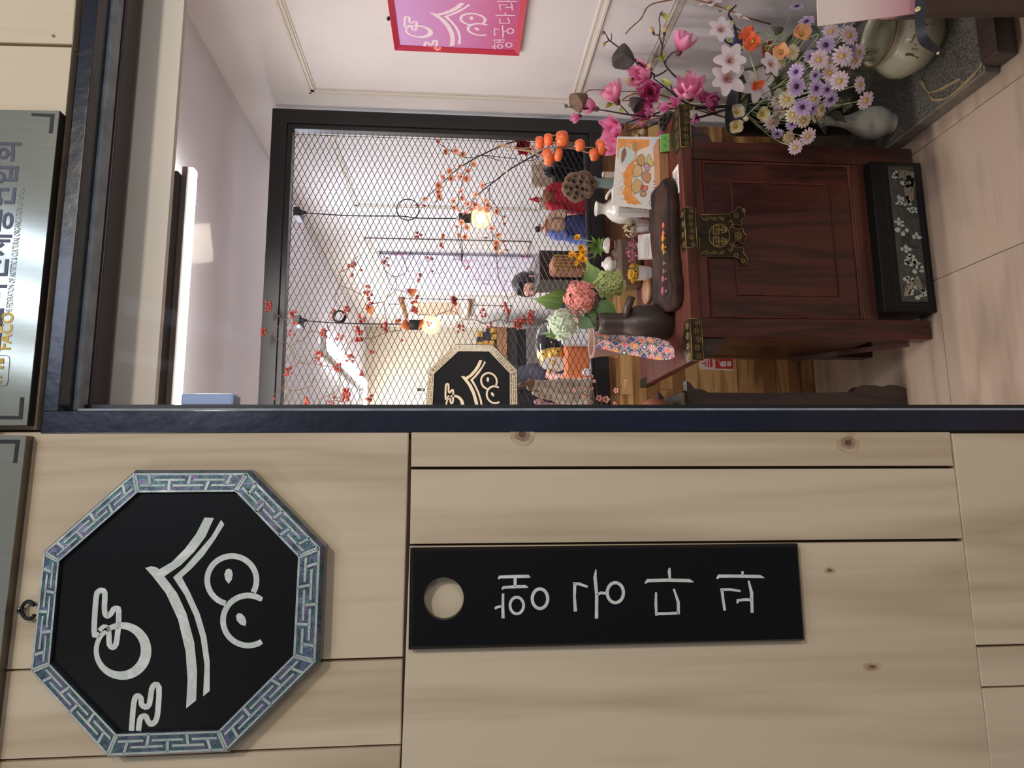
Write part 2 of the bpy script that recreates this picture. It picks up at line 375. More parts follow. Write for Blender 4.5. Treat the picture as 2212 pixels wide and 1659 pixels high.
        fs = [(i*(ny+1)+j, i*(ny+1)+j+1, (i+1)*(ny+1)+j+1, (i+1)*(ny+1)+j) for i in range(nx) for j in range(ny)]
        s.add(vs, fs, True, cs)
    def build(s, name, mat, parent=None, loc=None, share=None):
        me = bpy.data.meshes.new(name)
        if parent is not None: wl = WL.get(parent.name, Vector())
        elif loc is not None: wl = Vector(loc)
        else:
            xs = [p.x for p in s.v]; ys = [p.y for p in s.v]; zs = [p.z for p in s.v]
            wl = Vector(((min(xs)+max(xs))/2, (min(ys)+max(ys))/2, min(zs)))
        me.from_pydata([p-wl for p in s.v], [], s.f)
        me.polygons.foreach_set('use_smooth', s.sm)
        at = me.color_attributes.new('Col', 'FLOAT_COLOR', 'POINT')
        at.data.foreach_set('color', [q for c in s.c for q in c]); me.update()
        bm = bmesh.new(); bm.from_mesh(me); 
        if mat not in ('petal', 'leaf'): bmesh.ops.recalc_face_normals(bm, faces=bm.faces[:])
        bm.to_mesh(me); bm.free()
        me.materials.append(MAT[mat])
        o = bpy.data.objects.new(name, me); COL.objects.link(o)
        if parent is not None: o.parent = parent; WL[o.name] = wl.copy()
        else: o.location = wl; WL[o.name] = wl.copy()
        return o
def tag(o, label, cat, group=None):
    o['label'] = label; o['category'] = cat
    if group: o['group'] = group
    return o
def thing(name, label, cat, loc, group=None):
    o = bpy.data.objects.new(name, None); o.empty_display_size = .05; COL.objects.link(o); o.location = loc
    WL[o.name] = Vector(loc); return tag(o, label, cat, group)
def struct(o): o['kind'] = 'structure'; return o
def sroot(name, loc=(0, 0, 0)):
    o = bpy.data.objects.new(name, None); o.empty_display_size = .05; COL.objects.link(o); o.location = loc
    WL[o.name] = Vector(loc); o['kind'] = 'structure'; return o
def smooth_path(pts, k=4):
    P = [Vector(p) for p in pts]; out = []
    for i in range(len(P)-1):
        a = P[max(i-1, 0)]; b = P[i]; c = P[i+1]; d = P[min(i+2, len(P)-1)]
        for j in range(k):
            t = j/k; out.append(.5*((2*b)+(c-a)*t+(2*a-5*b+4*c-d)*t*t+(3*b-a-3*c+d)*t**3))
    return out+[P[-1]]
def frame_to(n, spin=0):
    n = Vector(n).normalized(); return n.to_track_quat('Z', 'Y').to_matrix().to_4x4() @ Matrix.Rotation(spin, 4, 'Z')
def TOCAM(p, k=1.0, j=.4):
    """direction roughly facing the passage, with scatter"""
    v = (CAM-Vector(p)).normalized()*k + Vector((random.uniform(-j, j), random.uniform(-j, j), random.uniform(-j, j)))
    return v.normalized()
# ================================================================== SETTING: facade
def quadslab(mb, px, Y, t):
    """board with the four picture corners px on plane Y, thickness t going back; small chamfer"""
    P = [PY(x, y, Y) for x, y in px]; c = sum(P, Vector())/4
    e = .0012
    I = [p + (c-p).normalized()*e*1.4 for p in P]
    F = [p+Vector((0, e, 0)) for p in P]; B = [p+Vector((0, t, 0)) for p in P]
    vs = I+F+B
    fs = [(0, 1, 2, 3)]+[(i, i+4, (i+1) % 4+4, (i+1) % 4) for i in range(4)]+[(i+4, i+8, (i+1) % 4+8, (i+1) % 4+4) for i in range(4)]+[(11, 10, 9, 8)]
    mb.add(vs, fs)
wf = sroot('wall_front', (0, 0, 0))
PLANKS = [((-90, 933), (883, 934), (870, 1419), (-90, 1450)), ((-90, 1454), (869.6, 1425), (866, 1607), (-90, 1644)),
          ((-90, 1650), (865.6, 1612), (857, 1790), (-90, 1790)),
          ((888.5, 934), (2053, 933.5), (2060.5, 1006), (888, 1008)), ((888, 1014), (2063, 1012), (2081, 1163), (885.5, 1175)),
          ((885, 1180), (2082, 1170), (2158, 1790), (862, 1790)),
          ((2057, 936), (2420, 936), (2420, 1386), (2109.5, 1394)), ((2111.5, 1399.5), (2420, 1390), (2420, 1474), (2121.5, 1483.5)),
          ((2123, 1488), (2420, 1479), (2420, 1790), (2157, 1790)),
          ((-90, -90), (170, -90), (156.5, 95.5), (-90, 89)), ((-90, 95), (155.5, 101.5), (77, 928), (-90, 928))]
for q in PLANKS:
    mb = MB(); quadslab(mb, q, random.uniform(-.0008, .0008), .016); mb.build('plank', 'pine', wf)
mb = MB()
for (a, b_) in (((-.62, .018, .35), (.077, .03, 2.5)), ((.077, .018, 2.116), (1.6, .03, 2.5))): mb.box(a, b_)
mb.build('backing_sheet', 'groove', wf)
# masonry behind the boards (outer skin of the shop)
mb = MB(); mb.box((-1.4, .03, 0), (.075, .12, 2.9)); mb.box((.075, .03, 2.12), (2.2, .12, 2.9)); mb.build('masonry', 'groove', wf)

for (kx, ky, kr, kq) in ((1128, 938, 30, .8), (1832, 956, 30, .75), (1884, 1440, 22, .35), (115, 77, 6, .9), (1792, 1232, 14, .5)):
    o3 = PY(kx, ky, -.0012)
    for r_, m_ in ((1, 'knot_pale'), (.62, 'knot_mid'), (.30, 'knot_dark')):
        if kr < 8 and r_ == 1: continue
        R_ = kr*r_*pxs(0); mb = MB(); mb.prism([o3+Vector((R_*kq*math.cos(a)*(1+.08*math.sin(a*3+kx)), -.00025*(1.3-r_), R_*math.sin(a)*(1+.1*math.cos(a*2)))) for a in [2*PI*i/24 for i in range(24)]], (0, .0004, 0)); mb.build('knot', m_, wf)
# window frame: two navy bars on the face, darker inner bars, gasket, pane
win = sroot('window_1', (.1, 0, 2.1))
xL = PY(1500, 932, .0).x; xLi = PY(1500, 886.5, .0).x
zT = PY(122, 600, 0).z; zTi = PY(213, 2, 0).z
mb = MB(); mb.bbox((xL, -.002, .2), (xLi, .05, zT), .0015); mb.build('frame_stile', 'navy_frame', win)
mb = MB(); mb.bbox((xLi, -.002, zTi), (1.75, .05, zT), .0015); mb.build('frame_head', 'navy_frame', win)
zG0 = PY(243, 2, .055).z; zG1 = PY(268, 2, .055).z; xG = PY(1500, 873.5, .03).x
mb = MB(); mb.box((xLi, .05, zG0), (1.75, .10, zTi+.01)); mb.build('frame_rebate', 'black_frame', win)
mb = MB(); mb.bbox((xLi+.002, .034, zG1+.002), (1.75, .062, zG0), .004)
mb.build('gasket', 'rubber', win)
mb = MB(); mb.bbox((xLi, .028, .2), ((xLi+xG)/2, .040, zG1), .001); mb.build('side_gasket', 'rubber', win)
mb = MB(); mb.box((xLi-.02, .05, .2), (xG+.002, .11, zT)); mb.build('inner_stile', 'black_frame', win)
zB = PY(307, 2, .11).z
mb = MB(); mb.bbox((xG, .062, zB), (1.75, .11, zG0+.02), .002); mb.build('inner_head', 'brown_frame', win)
mb = MB(); mb.box((xG-.004, .070, .2), (1.75, .075, zB+.02)); mb.build('pane', 'window_glass', win)
# ================================================================== SETTING: shop interior
XR, YP, YB, ZC = 1.58, 1.575, 5.48, 2.41
wr = sroot('wall_right', (XR, 0, 0))
mb = MB(); mb.box((XR, .03, 0), (XR+.1, YB+.1, ZC+.2)); mb.build('plaster', 'wall_white', wr)
def panel(y0, y1, z0, z1):
    """moulding rectangle: two-step profile"""
    mb = MB(); W1 = .022
    for (a, b_, c, d_) in ((y0, y1, z1-W1, z1), (y0, y1, z0, z0+W1), (y0, y0+W1, z0, z1), (y1-W1, y1, z0, z1)):
        mb.box((XR-.005, a, c), (XR+.001, b_, d_))
    W2 = .009
    for (a, b_, c, d_) in ((y0, y1, z1-W2, z1), (y0, y1, z0, z0+W2), (y0, y0+W2, z0, z1), (y1-W2, y1, z0, z1)):
        mb.box((XR-.009, a, c), (XR+.001, b_, d_))
    for (a, b_, c, d_) in ((y0, y1, z1-.030, z1-.024), (y0, y1, z0+.024, z0+.030), (y0+.024, y0+.030, z0, z1), (y1-.030, y1-.024, z0, z1)):
        mb.box((XR-.004, a, c), (XR+.001, b_, d_))
    mb.build('moulding', 'moulding', wr)
panel(.35, 1.48, 1.00, 2.10); panel(.35, 1.48, .12, .78)
panel(1.66, 2.57, 1.03, 2.09); panel(3.06, 4.35, 1.02, 2.10); panel(4.62, 5.3, 1.02, 2.10)
mb = MB(); mb.box((-1.5, YB, 0), (XR, YB+.1, ZC+.2)); struct(mb.build('wall_back', 'back_wall'))
mb = MB(); mb.box((-1.5, .12, 0), (-1.4, YB+.1, ZC+.2)); struct(mb.build('wall_left', 'wall_white'))
mb = MB(); mb.box((-1.5, .12, ZC), (XR, YB, ZC+.05)); struct(mb.build('ceiling', 'ceiling'))
ySf = .122; zS = PY(398, 2, ySf).z
mb = MB(); mb.box((-1.4, ySf, zS), (XR, ySf+.012, ZC)); struct(mb.build('trim_1', 'soffit'))
# floor of large vinyl tiles with recessed joints
fl = sroot('floor', (0, 0, 0))
mb = MB(); mb.box((-1.5, -1.9, -.05), (XR, YB, -.004)); mb.build('bedding', 'grout', fl)
tile = None
xs = [.62-.442*k for k in range(4, 0, -1)]+[.62, 1.062, 1.504, 1.946]; ys = [.842+.883*k for k in range(-3, 5)]
for i in range(len(xs)-1):
    for j in range(len(ys)-1):
        x1 = min(xs[i+1], XR); mb = MB(); g = .0011
        mb.bbox((xs[i]+g, ys[j]+g, -.01), (x1-g, ys[j+1]-g, 0), .0008); mb.build('floor_tile', 'floor_tile', fl)
# ---- partition: wainscot of horizontal acacia staves
wp = sroot('wall_partition', (0, YP, 0))
mb = MB(); mb.box((-1.4, YP+.012, 0), (XR-.03, YP+.05, .885)); mb.build('backing_board', 'groove', wp)
rnd = random.Random(5); z = .004; row = 0
while z < .87:
    h = .0555 if z+.0555 < .875 else .882-z
    x = -1.38+rnd.uniform(-.3, 0)
    while x < XR-.035:
        L_ = rnd.uniform(.34, .62); a = max(x, -1.4); b_ = min(x+L_, XR-.03)
        if XR-.03-b_ < .06: b_ = XR-.03
        if b_-a > .02:
            mb = MB(); yy = YP+rnd.uniform(-.0008, .0008)
            mb.bbox((a+.0004, yy, z+.0004), (b_-.0004, YP+.014, z+h-.0004), .0006)
            mb.build('stave', 'acacia%d' % rnd.choice((0, 0, 1, 2, 2, 3, 3, 4)), wp)
        if b_ >= XR-.03: break
        x = b_
    z += h; row += 1
# ---- mesh partition: steel frame + chain link
mp = thing('mesh_partition', 'black steel framed partition of diamond wire mesh standing on the wooden wainscot', 'partition', (.9, YP, .885))
x0, x1, z0, z1 = -1.3, 1.553, .882, 2.268
fr = .062
mb = MB(); mb.bbox((x1-fr, YP-.012, z0), (x1, YP+.04, z1), .0015); mb.build('stile', 'black_frame', mp)
mb = MB(); mb.bbox((x0, YP-.012, z1-fr), (x1-fr, YP+.04, z1), .0015); mb.build('top_rail', 'black_frame', mp)
mb = MB(); mb.bbox((x0, YP-.012, z0), (x1-fr, YP+.04, z0+.055), .0015); mb.build('bottom_rail', 'black_frame', mp)
mb = MB(); mb.bbox((x0, YP-.006, z1-fr-.022), (x1-fr-.022, YP+.03, z1-fr-.002), .001); mb.bbox((x1-fr-.022, YP-.006, z0+.057), (x1-fr-.002, YP+.03, z1-fr-.002), .001)
mb.bbox((x0, YP-.006, z0+.057), (x1-fr-.022, YP+.03, z0+.072), .001)
mb.build('inner_bead', 'black_frame', mp)
xe = x1-fr-.024; zb, zt_ = z0+.072, z1-fr-.024; pz = .0119; hx = .0252; base = [None, None]; zz = zb+.006; k = 0; zf_ = [0, 0]
while zz < zt_-.006:
    s_ = k % 2
    if base[s_] is None:
        mb = MB(); pts = []; n_ = 66; sg = 1 if s_ else -1; zf_[s_] = zz
        for i in range(n_+1): q = (1 if i % 2 else -1)*sg; pts.append((xe-.012-i*hx, YP+.012+.0012*q, zz-pz*.5*q))
        mb.tube(pts, .0016, 4, False, False)
        if s_:   # twisted end eye at the frame
            a = Vector(pts[0]); mb.tube([a, a+Vector((.006, 0, .004)), a+Vector((.011, 0, 0)), a+Vector((.006, 0, -.004)), a], .0009, 4)
        base[s_] = mb.build('wire', 'wire', mp)
    else:
        o = base[s_].copy(); COL.objects.link(o); o.parent = mp; o.location = (0, 0, zz-zf_[s_])
    zz += pz; k += 1
mb = MB(); mb.tube([(xe-.013, YP+.015, zb), (xe-.013, YP+.015, zt_)], .0012, 5)
mb.tube([(x0, YP+.012, zt_-.004), (xe, YP+.012, zt_-.004)], .0012, 5); mb.build('tension_wire', 'wire', mp)

# ================================================================== glyph strokes (source = picture px of the word board)
def band(mb, pts, wd, mp_, d, closed=False, n=1):
    P = [Vector((p[0], p[1])) for p in pts]; k = len(P)
    ww = wd if isinstance(wd, (list, tuple)) else [wd]*k
    Lf, Rt = [], []
    for i in range(k):
        a = P[i-1] if (i > 0 or closed) else P[i]; b_ = P[(i+1) % k] if (i < k-1 or closed) else P[i]
        t1 = (P[i]-a); t2 = (b_-P[i])
        t1 = t1.normalized() if t1.length > 1e-9 else t2.normalized(); t2 = t2.normalized() if t2.length > 1e-9 else t1
        n1 = Vector((-t1.y, t1.x)); n2 = Vector((-t2.y, t2.x)); nn = (n1+n2)
        nn = nn/max(.5, nn.length_squared/2) if nn.length > 1e-6 else n1
        h = ww[i]/2; Lf.append(P[i]+nn*h); Rt.append(P[i]-nn*h)
    L3 = [mp_(p.x, p.y) for p in Lf]; R3 = [mp_(p.x, p.y) for p in Rt]; d = Vector(d); m_ = 2*k
    vs = L3+R3+[p+d for p in L3+R3]; fs = []
    rng = range(k if closed else k-1)
    for i in rng:
        j = (i+1) % k
        fs += [(i, j, k+j, k+i), (m_+i, m_+k+i, m_+k+j, m_+j), (i, m_+i, m_+j, j), (k+i, k+j, m_+k+j, m_+k+i)]
    if not closed: fs += [(0, k, m_+k, m_), (k-1, m_+k-1, m_+2*k-1, 2*k-1)]
    mb.add(vs, fs)
def poly(mb, pts, mp_, d): mb.prism([mp_(*p) for p in pts], d)
def arc(cx, cy, rx, ry, a0, a1, n=28):
    return [(cx+rx*math.cos(math.radians(a0+(a1-a0)*i/n)), cy+ry*math.sin(math.radians(a0+(a1-a0)*i/n))) for i in range(n+1)]
def circ(cx, cy, rx, ry, n=32): return arc(cx, cy, rx, ry, 0, 360*(n-1)/n, n-1)
# each glyph: (box x0,y0,x1,y1 in source, strokes)
GL = {
 'haeng': ((513, 222, 803, 458), [('b', [(514, 406), (522, 398), (546, 392)], 13), ('b', [(557, 324), (556, 390), (557, 456)], [13, 15, 17]), ('c', (630, 388, 36, 44), 15),
   ('b', [(532, 247), (540, 237), (620, 234), (690, 233), (702, 239)], [10, 15, 17, 17, 4]), ('b', [(621, 240), (621, 290)], 16), ('b', [(551, 302), (560, 292), (620, 289), (675, 287), (690, 292)], [9, 15, 16, 16, 4]), ('c', (753, 352, 41, 52), 17)]),
 'gung': ((926, 195, 1204, 458), [('b', [(928, 271), (960, 273), (1006, 289)], [12, 16, 12]), ('b', [(938, 270), (936, 340), (941, 420)], [17, 14, 18]), ('b', [(1050, 197), (1045, 240), (1054, 330), (1053, 458)], [6, 18, 17, 18]),
   ('b', [(1055, 332), (1075, 321), (1106, 323)], [10, 15, 15]), ('c', (1153, 320, 43, 53), 17)]),
 'da': ((1308, 187, 1569, 443), [('b', [(1310, 270), (1325, 256), (1430, 253), (1545, 256), (1568, 263)], [8, 18, 17, 18, 3]), ('b', [(1441, 188), (1439, 210), (1443, 246)], [8, 17, 12]),
   ('b', [(1369, 318), (1368, 380), (1371, 442)], [10, 15, 12]), ('b', [(1372, 432), (1430, 431), (1488, 428)], 15), ('b', [(1488, 434), (1487, 370), (1463, 300)], [15, 16, 10])]),
 'gwa': ((1689, 205, 1944, 428), [('b', [(1691, 246), (1703, 232), (1800, 232), (1920, 234), (1944, 241)], [8, 17, 17, 17, 3]), ('b', [(1828, 206), (1828, 226)], 12),
   ('b', [(1710, 304), (1760, 303), (1818, 311)], [13, 14, 11]), ('b', [(1719, 302), (1724, 350), (1734, 415)], [16, 14, 13]), ('b', [(1860, 256), (1876, 320), (1879, 427)], [10, 17, 15]), ('b', [(1800, 377), (1803, 361), (1840, 357), (1876, 358)], [8, 14, 15, 15])])}
def glyph(mb, key, mp_, d):
    for s in GL[key][1]:
        if s[0] == 'b': band(mb, s[1], s[2], mp_, d)
        else:
            cx, cy, rx, ry = s[1]; band(mb, circ(cx, cy, rx, ry), s[2], mp_, d, True)
# emblem in source px of the octagon crop
ROOF1 = [(975, 338), (1025, 340), (980, 440), (920, 520), (850, 590), (762, 650), (830, 740), (880, 850), (920, 1000), (935, 1150), (930, 1308), (877, 1350), (885, 1200), (875, 1050), (835, 880), (770, 740), (700, 650), (660, 605), (690, 597), (715, 600), (735, 612), (800, 575), (870, 505), (930, 425)]
ROOF2 = [(1063, 350), (1080, 375), (1030, 455), (970, 540), (910, 605), (855, 655), (900, 740), (950, 850), (985, 970), (1002, 1100), (1002, 1258), (967, 1287), (975, 1120), (955, 980), (920, 860), (870, 750), (808, 655), (870, 600), (940, 520), (1010, 440)]
CLOUD1 = [(418, 958), (392, 960), (390, 900), (400, 760), (410, 733), (428, 724), (446, 738), (444, 800), (446, 845), (460, 860), (480, 845), (492, 825), (510, 820), (520, 838), (515, 940), (505, 1010), (487, 1026), (470, 1012), (468, 970), (462, 930), (440, 920), (418, 940)]
CLOUD2 = [(587, 1470), (596, 1350), (605, 1298), (620, 1284), (638, 1298), (640, 1328), (660, 1343), (682, 1328), (694, 1250), (712, 1224), (733, 1240), (730, 1330), (722, 1400), (706, 1428), (686, 1432), (672, 1412), (664, 1394), (648, 1392), (632, 1408), (624, 1470)]
def emblem(mb, mp_, d):
    poly(mb, ROOF1, mp_, d); poly(mb, ROOF2, mp_, d)
    band(mb, arc(1120, 670, 131, 128, 105, 390), 30, mp_, d); band(mb, arc(1206, 884, 133, 133, 57, 304), [26]+[30]*27+[22], mp_, d)
    poly(mb, [(1103, 690), (1086, 668), (1080, 640), (1088, 615), (1103, 608), (1118, 615), (1125, 640), (1119, 668)], mp_, d)
    poly(mb, [(1192, 914), (1165, 905), (1147, 885), (1141, 860), (1152, 845), (1172, 848), (1190, 868), (1197, 890)], mp_, d)
    n = 40; out = circ(540, 1046, 153, 153, n); inn = circ(525, 1041, 112, 114, n)
    mb.ring([mp_(*p) for p in out], [mp_(*p) for p in inn], d)
    band(mb, smooth_path([Vector((a, b_, 0)) for a, b_ in CLOUD1], 2), 29, mp_, Vector(d)*1.3); band(mb, smooth_path([Vector((a, b_, 0)) for a, b_ in CLOUD2], 2), 29, mp_, d)
OUT8 = [(607, 86), (1218, 86), (1612, 487), (1588, 1103), (1106, 1583), (462, 1612), (50, 1155), (120, 515)]
INN8 = [(628, 205), (1145, 200), (1476, 545), (1450, 1065), (1055, 1462), (518, 1480), (165, 1108), (215, 568)]
def octagon(root, mp_, back, frame_dark, frame_line, panel_mat, motif_mat, rim_t, name_suffix=''):
    """mp_: source px -> 3-D on the frame's front plane; back: unit vector into the wall"""
    B = Vector(back); cen = sum((mp_(*p) for p in OUT8), Vector())/8
    O = [mp_(*p) for p in OUT8]; I = [mp_(*p) for p in INN8]
    # bevelled rim: outer edge lower than the inner line
    mid = [o.lerp(i, .13)  for o, i in zip(O, I)]
    for k in range(8):
        j = (k+1) % 8; mb = MB()
        a, b_, c, e = O[k]+B*rim_t*.25, O[j]+B*rim_t*.25, mid[j], mid[k]; f, g = I[j], I[k]
        vs = [a, b_, c, e, f, g, O[k]+B*rim_t, O[j]+B*rim_t, I[j]+B*rim_t*.24, I[k]+B*rim_t*.24, I[j]+B*rim_t, I[k]+B*rim_t]
        mb.add(vs, [(0, 1, 2, 3), (3, 2, 4, 5), (0, 6, 7, 1), (5, 4, 8, 9), (9, 8, 10, 11), (6, 11, 10, 7), (0, 3, 5, 9, 11, 6), (1, 7, 10, 8, 4, 2)])
        seg = mb.build('rim_segment', frame_dark, root)
        # fret inlay lines, a hair proud of the rim
        mb = MB(); sp, sq = (mid[k], mid[j]), (I[k], I[j])
        def uv(s, t): return sq[0].lerp(sq[1], s).lerp(sp[0].lerp(sp[1], s), t) - B*.0002
        def ln(s0, t0, s1, t1, wd, ax):
            if ax == 's': q = [uv(s0, t0-wd/2), uv(s1, t0-wd/2), uv(s1, t0+wd/2), uv(s0, t0+wd/2)]
            else:
                q = [uv(s0-wd/2, t0), uv(s0+wd/2, t0), uv(s0+wd/2, t1), uv(s0-wd/2, t1)]
            mb.add([p for p in q]+[p-B*.0005 for p in q], [(0, 1, 2, 3), (4, 7, 6, 5), (0, 4, 5, 1), (1, 5, 6, 2), (2, 6, 7, 3), (3, 7, 4, 0)])
        ln(.0, .05, 1, .05, .10, 's'); ln(.0, .93, 1, .93, .10, 's')
        ln(.012, .05, 0, .93, .02, 't'); ln(.988, .05, 0, .93, .02, 't')
        N_ = 5; w0 = .026
        for i in range(N_):
            s = (i+.5)/N_*.92+.04
            if i % 2: ln(s, .05, 0, .62, w0, 't'); ln(s-.145 if s > .2 else .04, .64, min(.96, s+.145), .64, .11, 's')
            else: ln(s, .93, 0, .36, w0, 't'); ln(max(.04, s-.145), .35, min(.96, s+.145), .35, .11, 's')
        mb.build('fret_inlay', frame_line, root)
    mb = MB(); mb.prism([p+B*rim_t*.20 for p in I], B*rim_t*.7); mb.build('panel', panel_mat, root)
    mb = MB(); emblem(mb, lambda x, y: mp_(x, y)+B*(rim_t*.20-.0006), B*.0009); mb.build('emblem', motif_mat, root)
# ================================================================== signs on the facade
FY = -.028
def ms(x, y): return PY(40+x/2.443, 980+y/2.443, FY)
oc = thing('octagonal_sign', 'large octagonal black lacquer sign with roof emblem in shell inlay, on the plank wall', 'sign', (-.12, FY, 1.75))
octagon(oc, ms, (0, 1, 0), 'nacre_dark', 'nacre_line', 'black_lacquer', 'nacre_white', .026)
mb = MB(); q = [PY(x, y, -.008) for x, y in arc(62, 1318, 15, 19, 30, 330, 14)]; mb.tube(q, .0026, 6); mb.build('hanging_loop', 'black_flat', oc)
sp = PY(45, 1318, -.006)
mb = MB(); mb.lathe([(.0001, -.004), (.004, -.004), (.0052, -.001), (.0035, .004), (.0015, .006)], sp, 14, Matrix.Rotation(math.radians(-90), 3, 'X'))
sc = mb.build('screw', 'steel_brushed', None); tag(sc, 'small crosshead screw holding the loop of the octagonal sign', 'screw')
mb = MB(); 
for a in (.6, .6+PI/2): mb.box((-.003, -.0062, -.0005), (.003, -.0040, .0005), Matrix.Rotation(a, 3, 'Y'), sp)
mb.build('cross_slot', 'black_flat', sc)
# ---- vertical word board
BY = -.020
wb = thing('word_board', 'long vertical black board with a round hole and four shell inlaid letters', 'sign', (-.06, BY, 1.25))
def mw(x, y): return PY(860+x/2.458, 1150+y/2.458, BY)
hc = (242, 352); n = 48; hole = arc(hc[0], hc[1], 107, 113, 0, 360*(n-1)/n, n-1)
corn = [(80, 100), (2118, 78), (2153, 566), (76, 606)]; oc_ = [(63, 85), (2133, 62), (2171, 579), (53, 628)]
# front face = polygon ring between rectangle outline resampled and the hole
def resample(poly_, cen, n):
    out = []
    for i in range(n):
        a = 2*PI*i/n; d_ = (math.cos(a), math.sin(a)); best = None
        for k in range(len(poly_)):
            p, q = poly_[k], poly_[(k+1) % len(poly_)]; ex, ey = q[0]-p[0], q[1]-p[1]; den = d_[0]*ey-d_[1]*ex
            if abs(den) < 1e-9: continue
            t = ((p[0]-cen[0])*ey-(p[1]-cen[1])*ex)/den; u = ((p[0]-cen[0])*d_[1]-(p[1]-cen[1])*d_[0])/den
            if t > 0 and -1e-6 <= u <= 1+1e-6 and (best is None or t < best): best = t
        out.append((cen[0]+d_[0]*best, cen[1]+d_[1]*best))
    return out
left = [(80, 100), (480, 95.7), (480, 598.3), (76, 606)]
ro = resample(left, hc, n)
for c_ in left: # snap nearest samples to corners
    i = min(range(n), key=lambda k: (ro[k][0]-c_[0])**2+(ro[k][1]-c_[1])**2); ro[i] = c_
mb = MB(); mb.ring([mw(*p) for p in ro], [mw(*p) for p in hole], (0, .014, 0))
mb.prism([mw(*p) for p in [(480, 95.7), (2118, 78), (2153, 566), (480, 598.3)]], (0, .014, 0))
O = [mw(*p)+Vector((0, .006, 0)) for p in oc_]; I = [mw(*p) for p in corn]
mb.ring(O, I, (0, 0, 0)) if False else mb.add(I+O+[p+Vector((0, .008, 0)) for p in O], [(i, (i+1) % 4, (i+1) % 4+4, i+4) for i in range(4)]+[(i+4, (i+1) % 4+4, (i+1) % 4+8, i+8) for i in range(4)])
mb.build('board', 'black_lacquer', wb)
for key in ('haeng', 'gung', 'da', 'gwa'):
    mb = MB(); glyph(mb, key, lambda x, y: mw(x, y)+Vector((0, -.0005, 0)), (0, .001, 0)); mb.build('letter', 'nacre_white', wb)

# ================================================================== text helper (flat engraved lettering)
def text(body, size, o3, right, up, mat, parent, name='lettering', depth=.0006, bold=0, align='LEFT', sx=1.0):
    cu = bpy.data.curves.new('t', 'FONT'); cu.body = body; cu.size = size; cu.extrude = depth/2; cu.align_x = align; cu.offset = bold
    cu.resolution_u = 3; cu.space_character = 1.0
    ob = bpy.data.objects.new('t', cu); COL.objects.link(ob)
    dg = bpy.context.evaluated_depsgraph_get(); me = bpy.data.meshes.new_from_object(ob.evaluated_get(dg))
    R_ = Vector(right).normalized(); U = Vector(up); U = (U-R_*U.dot(R_)).normalized(); N_ = R_.cross(U); o3 = Vector(o3)
    mb = MB(); vs = [o3+R_*(v.co.x*sx)+U*v.co.y+N_*v.co.z for v in me.vertices]
    mb.add(vs, [tuple(p.vertices) for p in me.polygons]); bpy.data.objects.remove(ob); bpy.data.curves.remove(cu); bpy.data.meshes.remove(me)
    return mb.build(name, mat, parent) if parent is not None else mb
# ---- metal plates
PLY = -.018
def plate(name_label, quad, marks):
    P = [PY(x, y, PLY) for x, y in quad]; c = sum(P, Vector())/4
    t = thing('metal_plaque', name_label, 'sign', c)
    mb = MB(); e = .0008; vs = [p+(c-p).normalized()*e for p in P]+[p+Vector((0, e, 0)) for p in P]
    mb.add(vs, [(0, 1, 2, 3)]+[(i, i+4, (i+1) % 4+4, (i+1) % 4) for i in range(4)]); mb.build('face', 'steel_brushed', t)
    mb = MB(); vs = [p+Vector((0, e, 0)) for p in P]+[p+Vector((0, .017, 0)) for p in P]
    mb.add(vs, [(i, i+4, (i+1) % 4+4, (i+1) % 4) for i in range(4)]); mb.build('return_edge', 'steel_edge', t)
    for mk in marks:
        mb = MB(); mb.prism([PY(x, y, PLY-.0006) for x, y in mk], (0, .0012, 0)); mb.build('corner_mark', 'black_flat', t)
    return t
p1 = plate('brushed steel plaque above the window with Korean and English association name', [(-160, 233), (128.5, 238.5), (58, 919), (-160, 920)],
      [[(68, 244), (117.5, 246.3), (113, 287.5), (105, 287.3), (108.5, 252), (68, 250)], [(52, 858), (43.5, 858), (40, 898.5), (-40, 898), (-40, 905.5), (48, 905.8)]])
p2 = plate('brushed steel plaque at top left beside the octagonal sign, blank but for one corner mark', [(-160, 938), (56.4, 940.8), (-29, 1669), (-160, 1669)],
      [[(-60, 949.5), (42.5, 950), (36, 1000), (28, 1000), (33, 958), (-60, 957.5)]])
rt_ = PY(128.5, 238.5, PLY)-PY(58, 919, PLY); upv = Vector((0, 0, 1))
def onp(x, y): return PY(x, y, PLY-.0004)
text('THE FEDERATION OF ARTISTIC & CULTURAL ORGANIZATION OF KOREA', .0120, onp(24, 683), onp(62.5, 308)-onp(24, 683), upv, 'ink_grey', p1, sx=.50)
text('FACO', .0235, onp(21.5, 757), onp(28, 688)-onp(21.5, 757), upv, 'ink_gold', p1, bold=.0006, sx=.92)
ko = text('한국예술문화단체총연합회', .058, (0, 0, 0), (1, 0, 0), (0, 0, 1), 'ink_navy', None, bold=.0006)
wk = max(v.x for v in ko.v); a_ = onp(39, 309); b2 = onp(-36, 1040); dirk = (a_-b2).normalized()
text('한국예술문화단체총연합회', .046, onp(39.5, 308)-dirk*(wk*.046/.058*.88), dirk, upv, 'ink_navy', p1, bold=.0009, sx=.88)
mb = MB(); box_ = [onp(-40, 834), onp(8, 834), onp(14, 832), onp(17, 826), onp(21, 776), onp(19, 770), onp(12, 768), onp(-40, 768)]
mb.tube(box_, .0004, 4); mb.build('logo_outline', 'ink_grey', p1)
for q in ([(-4, 774), (8, 774), (8, 786), (-4, 786)], [(-4, 791), (8, 791), (7, 797), (-4, 797)], [(-9, 812), (3, 812), (3, 817), (-9, 817)], [(-9, 822), (3, 822), (2, 829), (-9, 829)]):
    mb = MB(); mb.prism([onp(*p) for p in q], (0, -.0004, 0)); mb.build('logo_bar', 'ink_gold', p1)
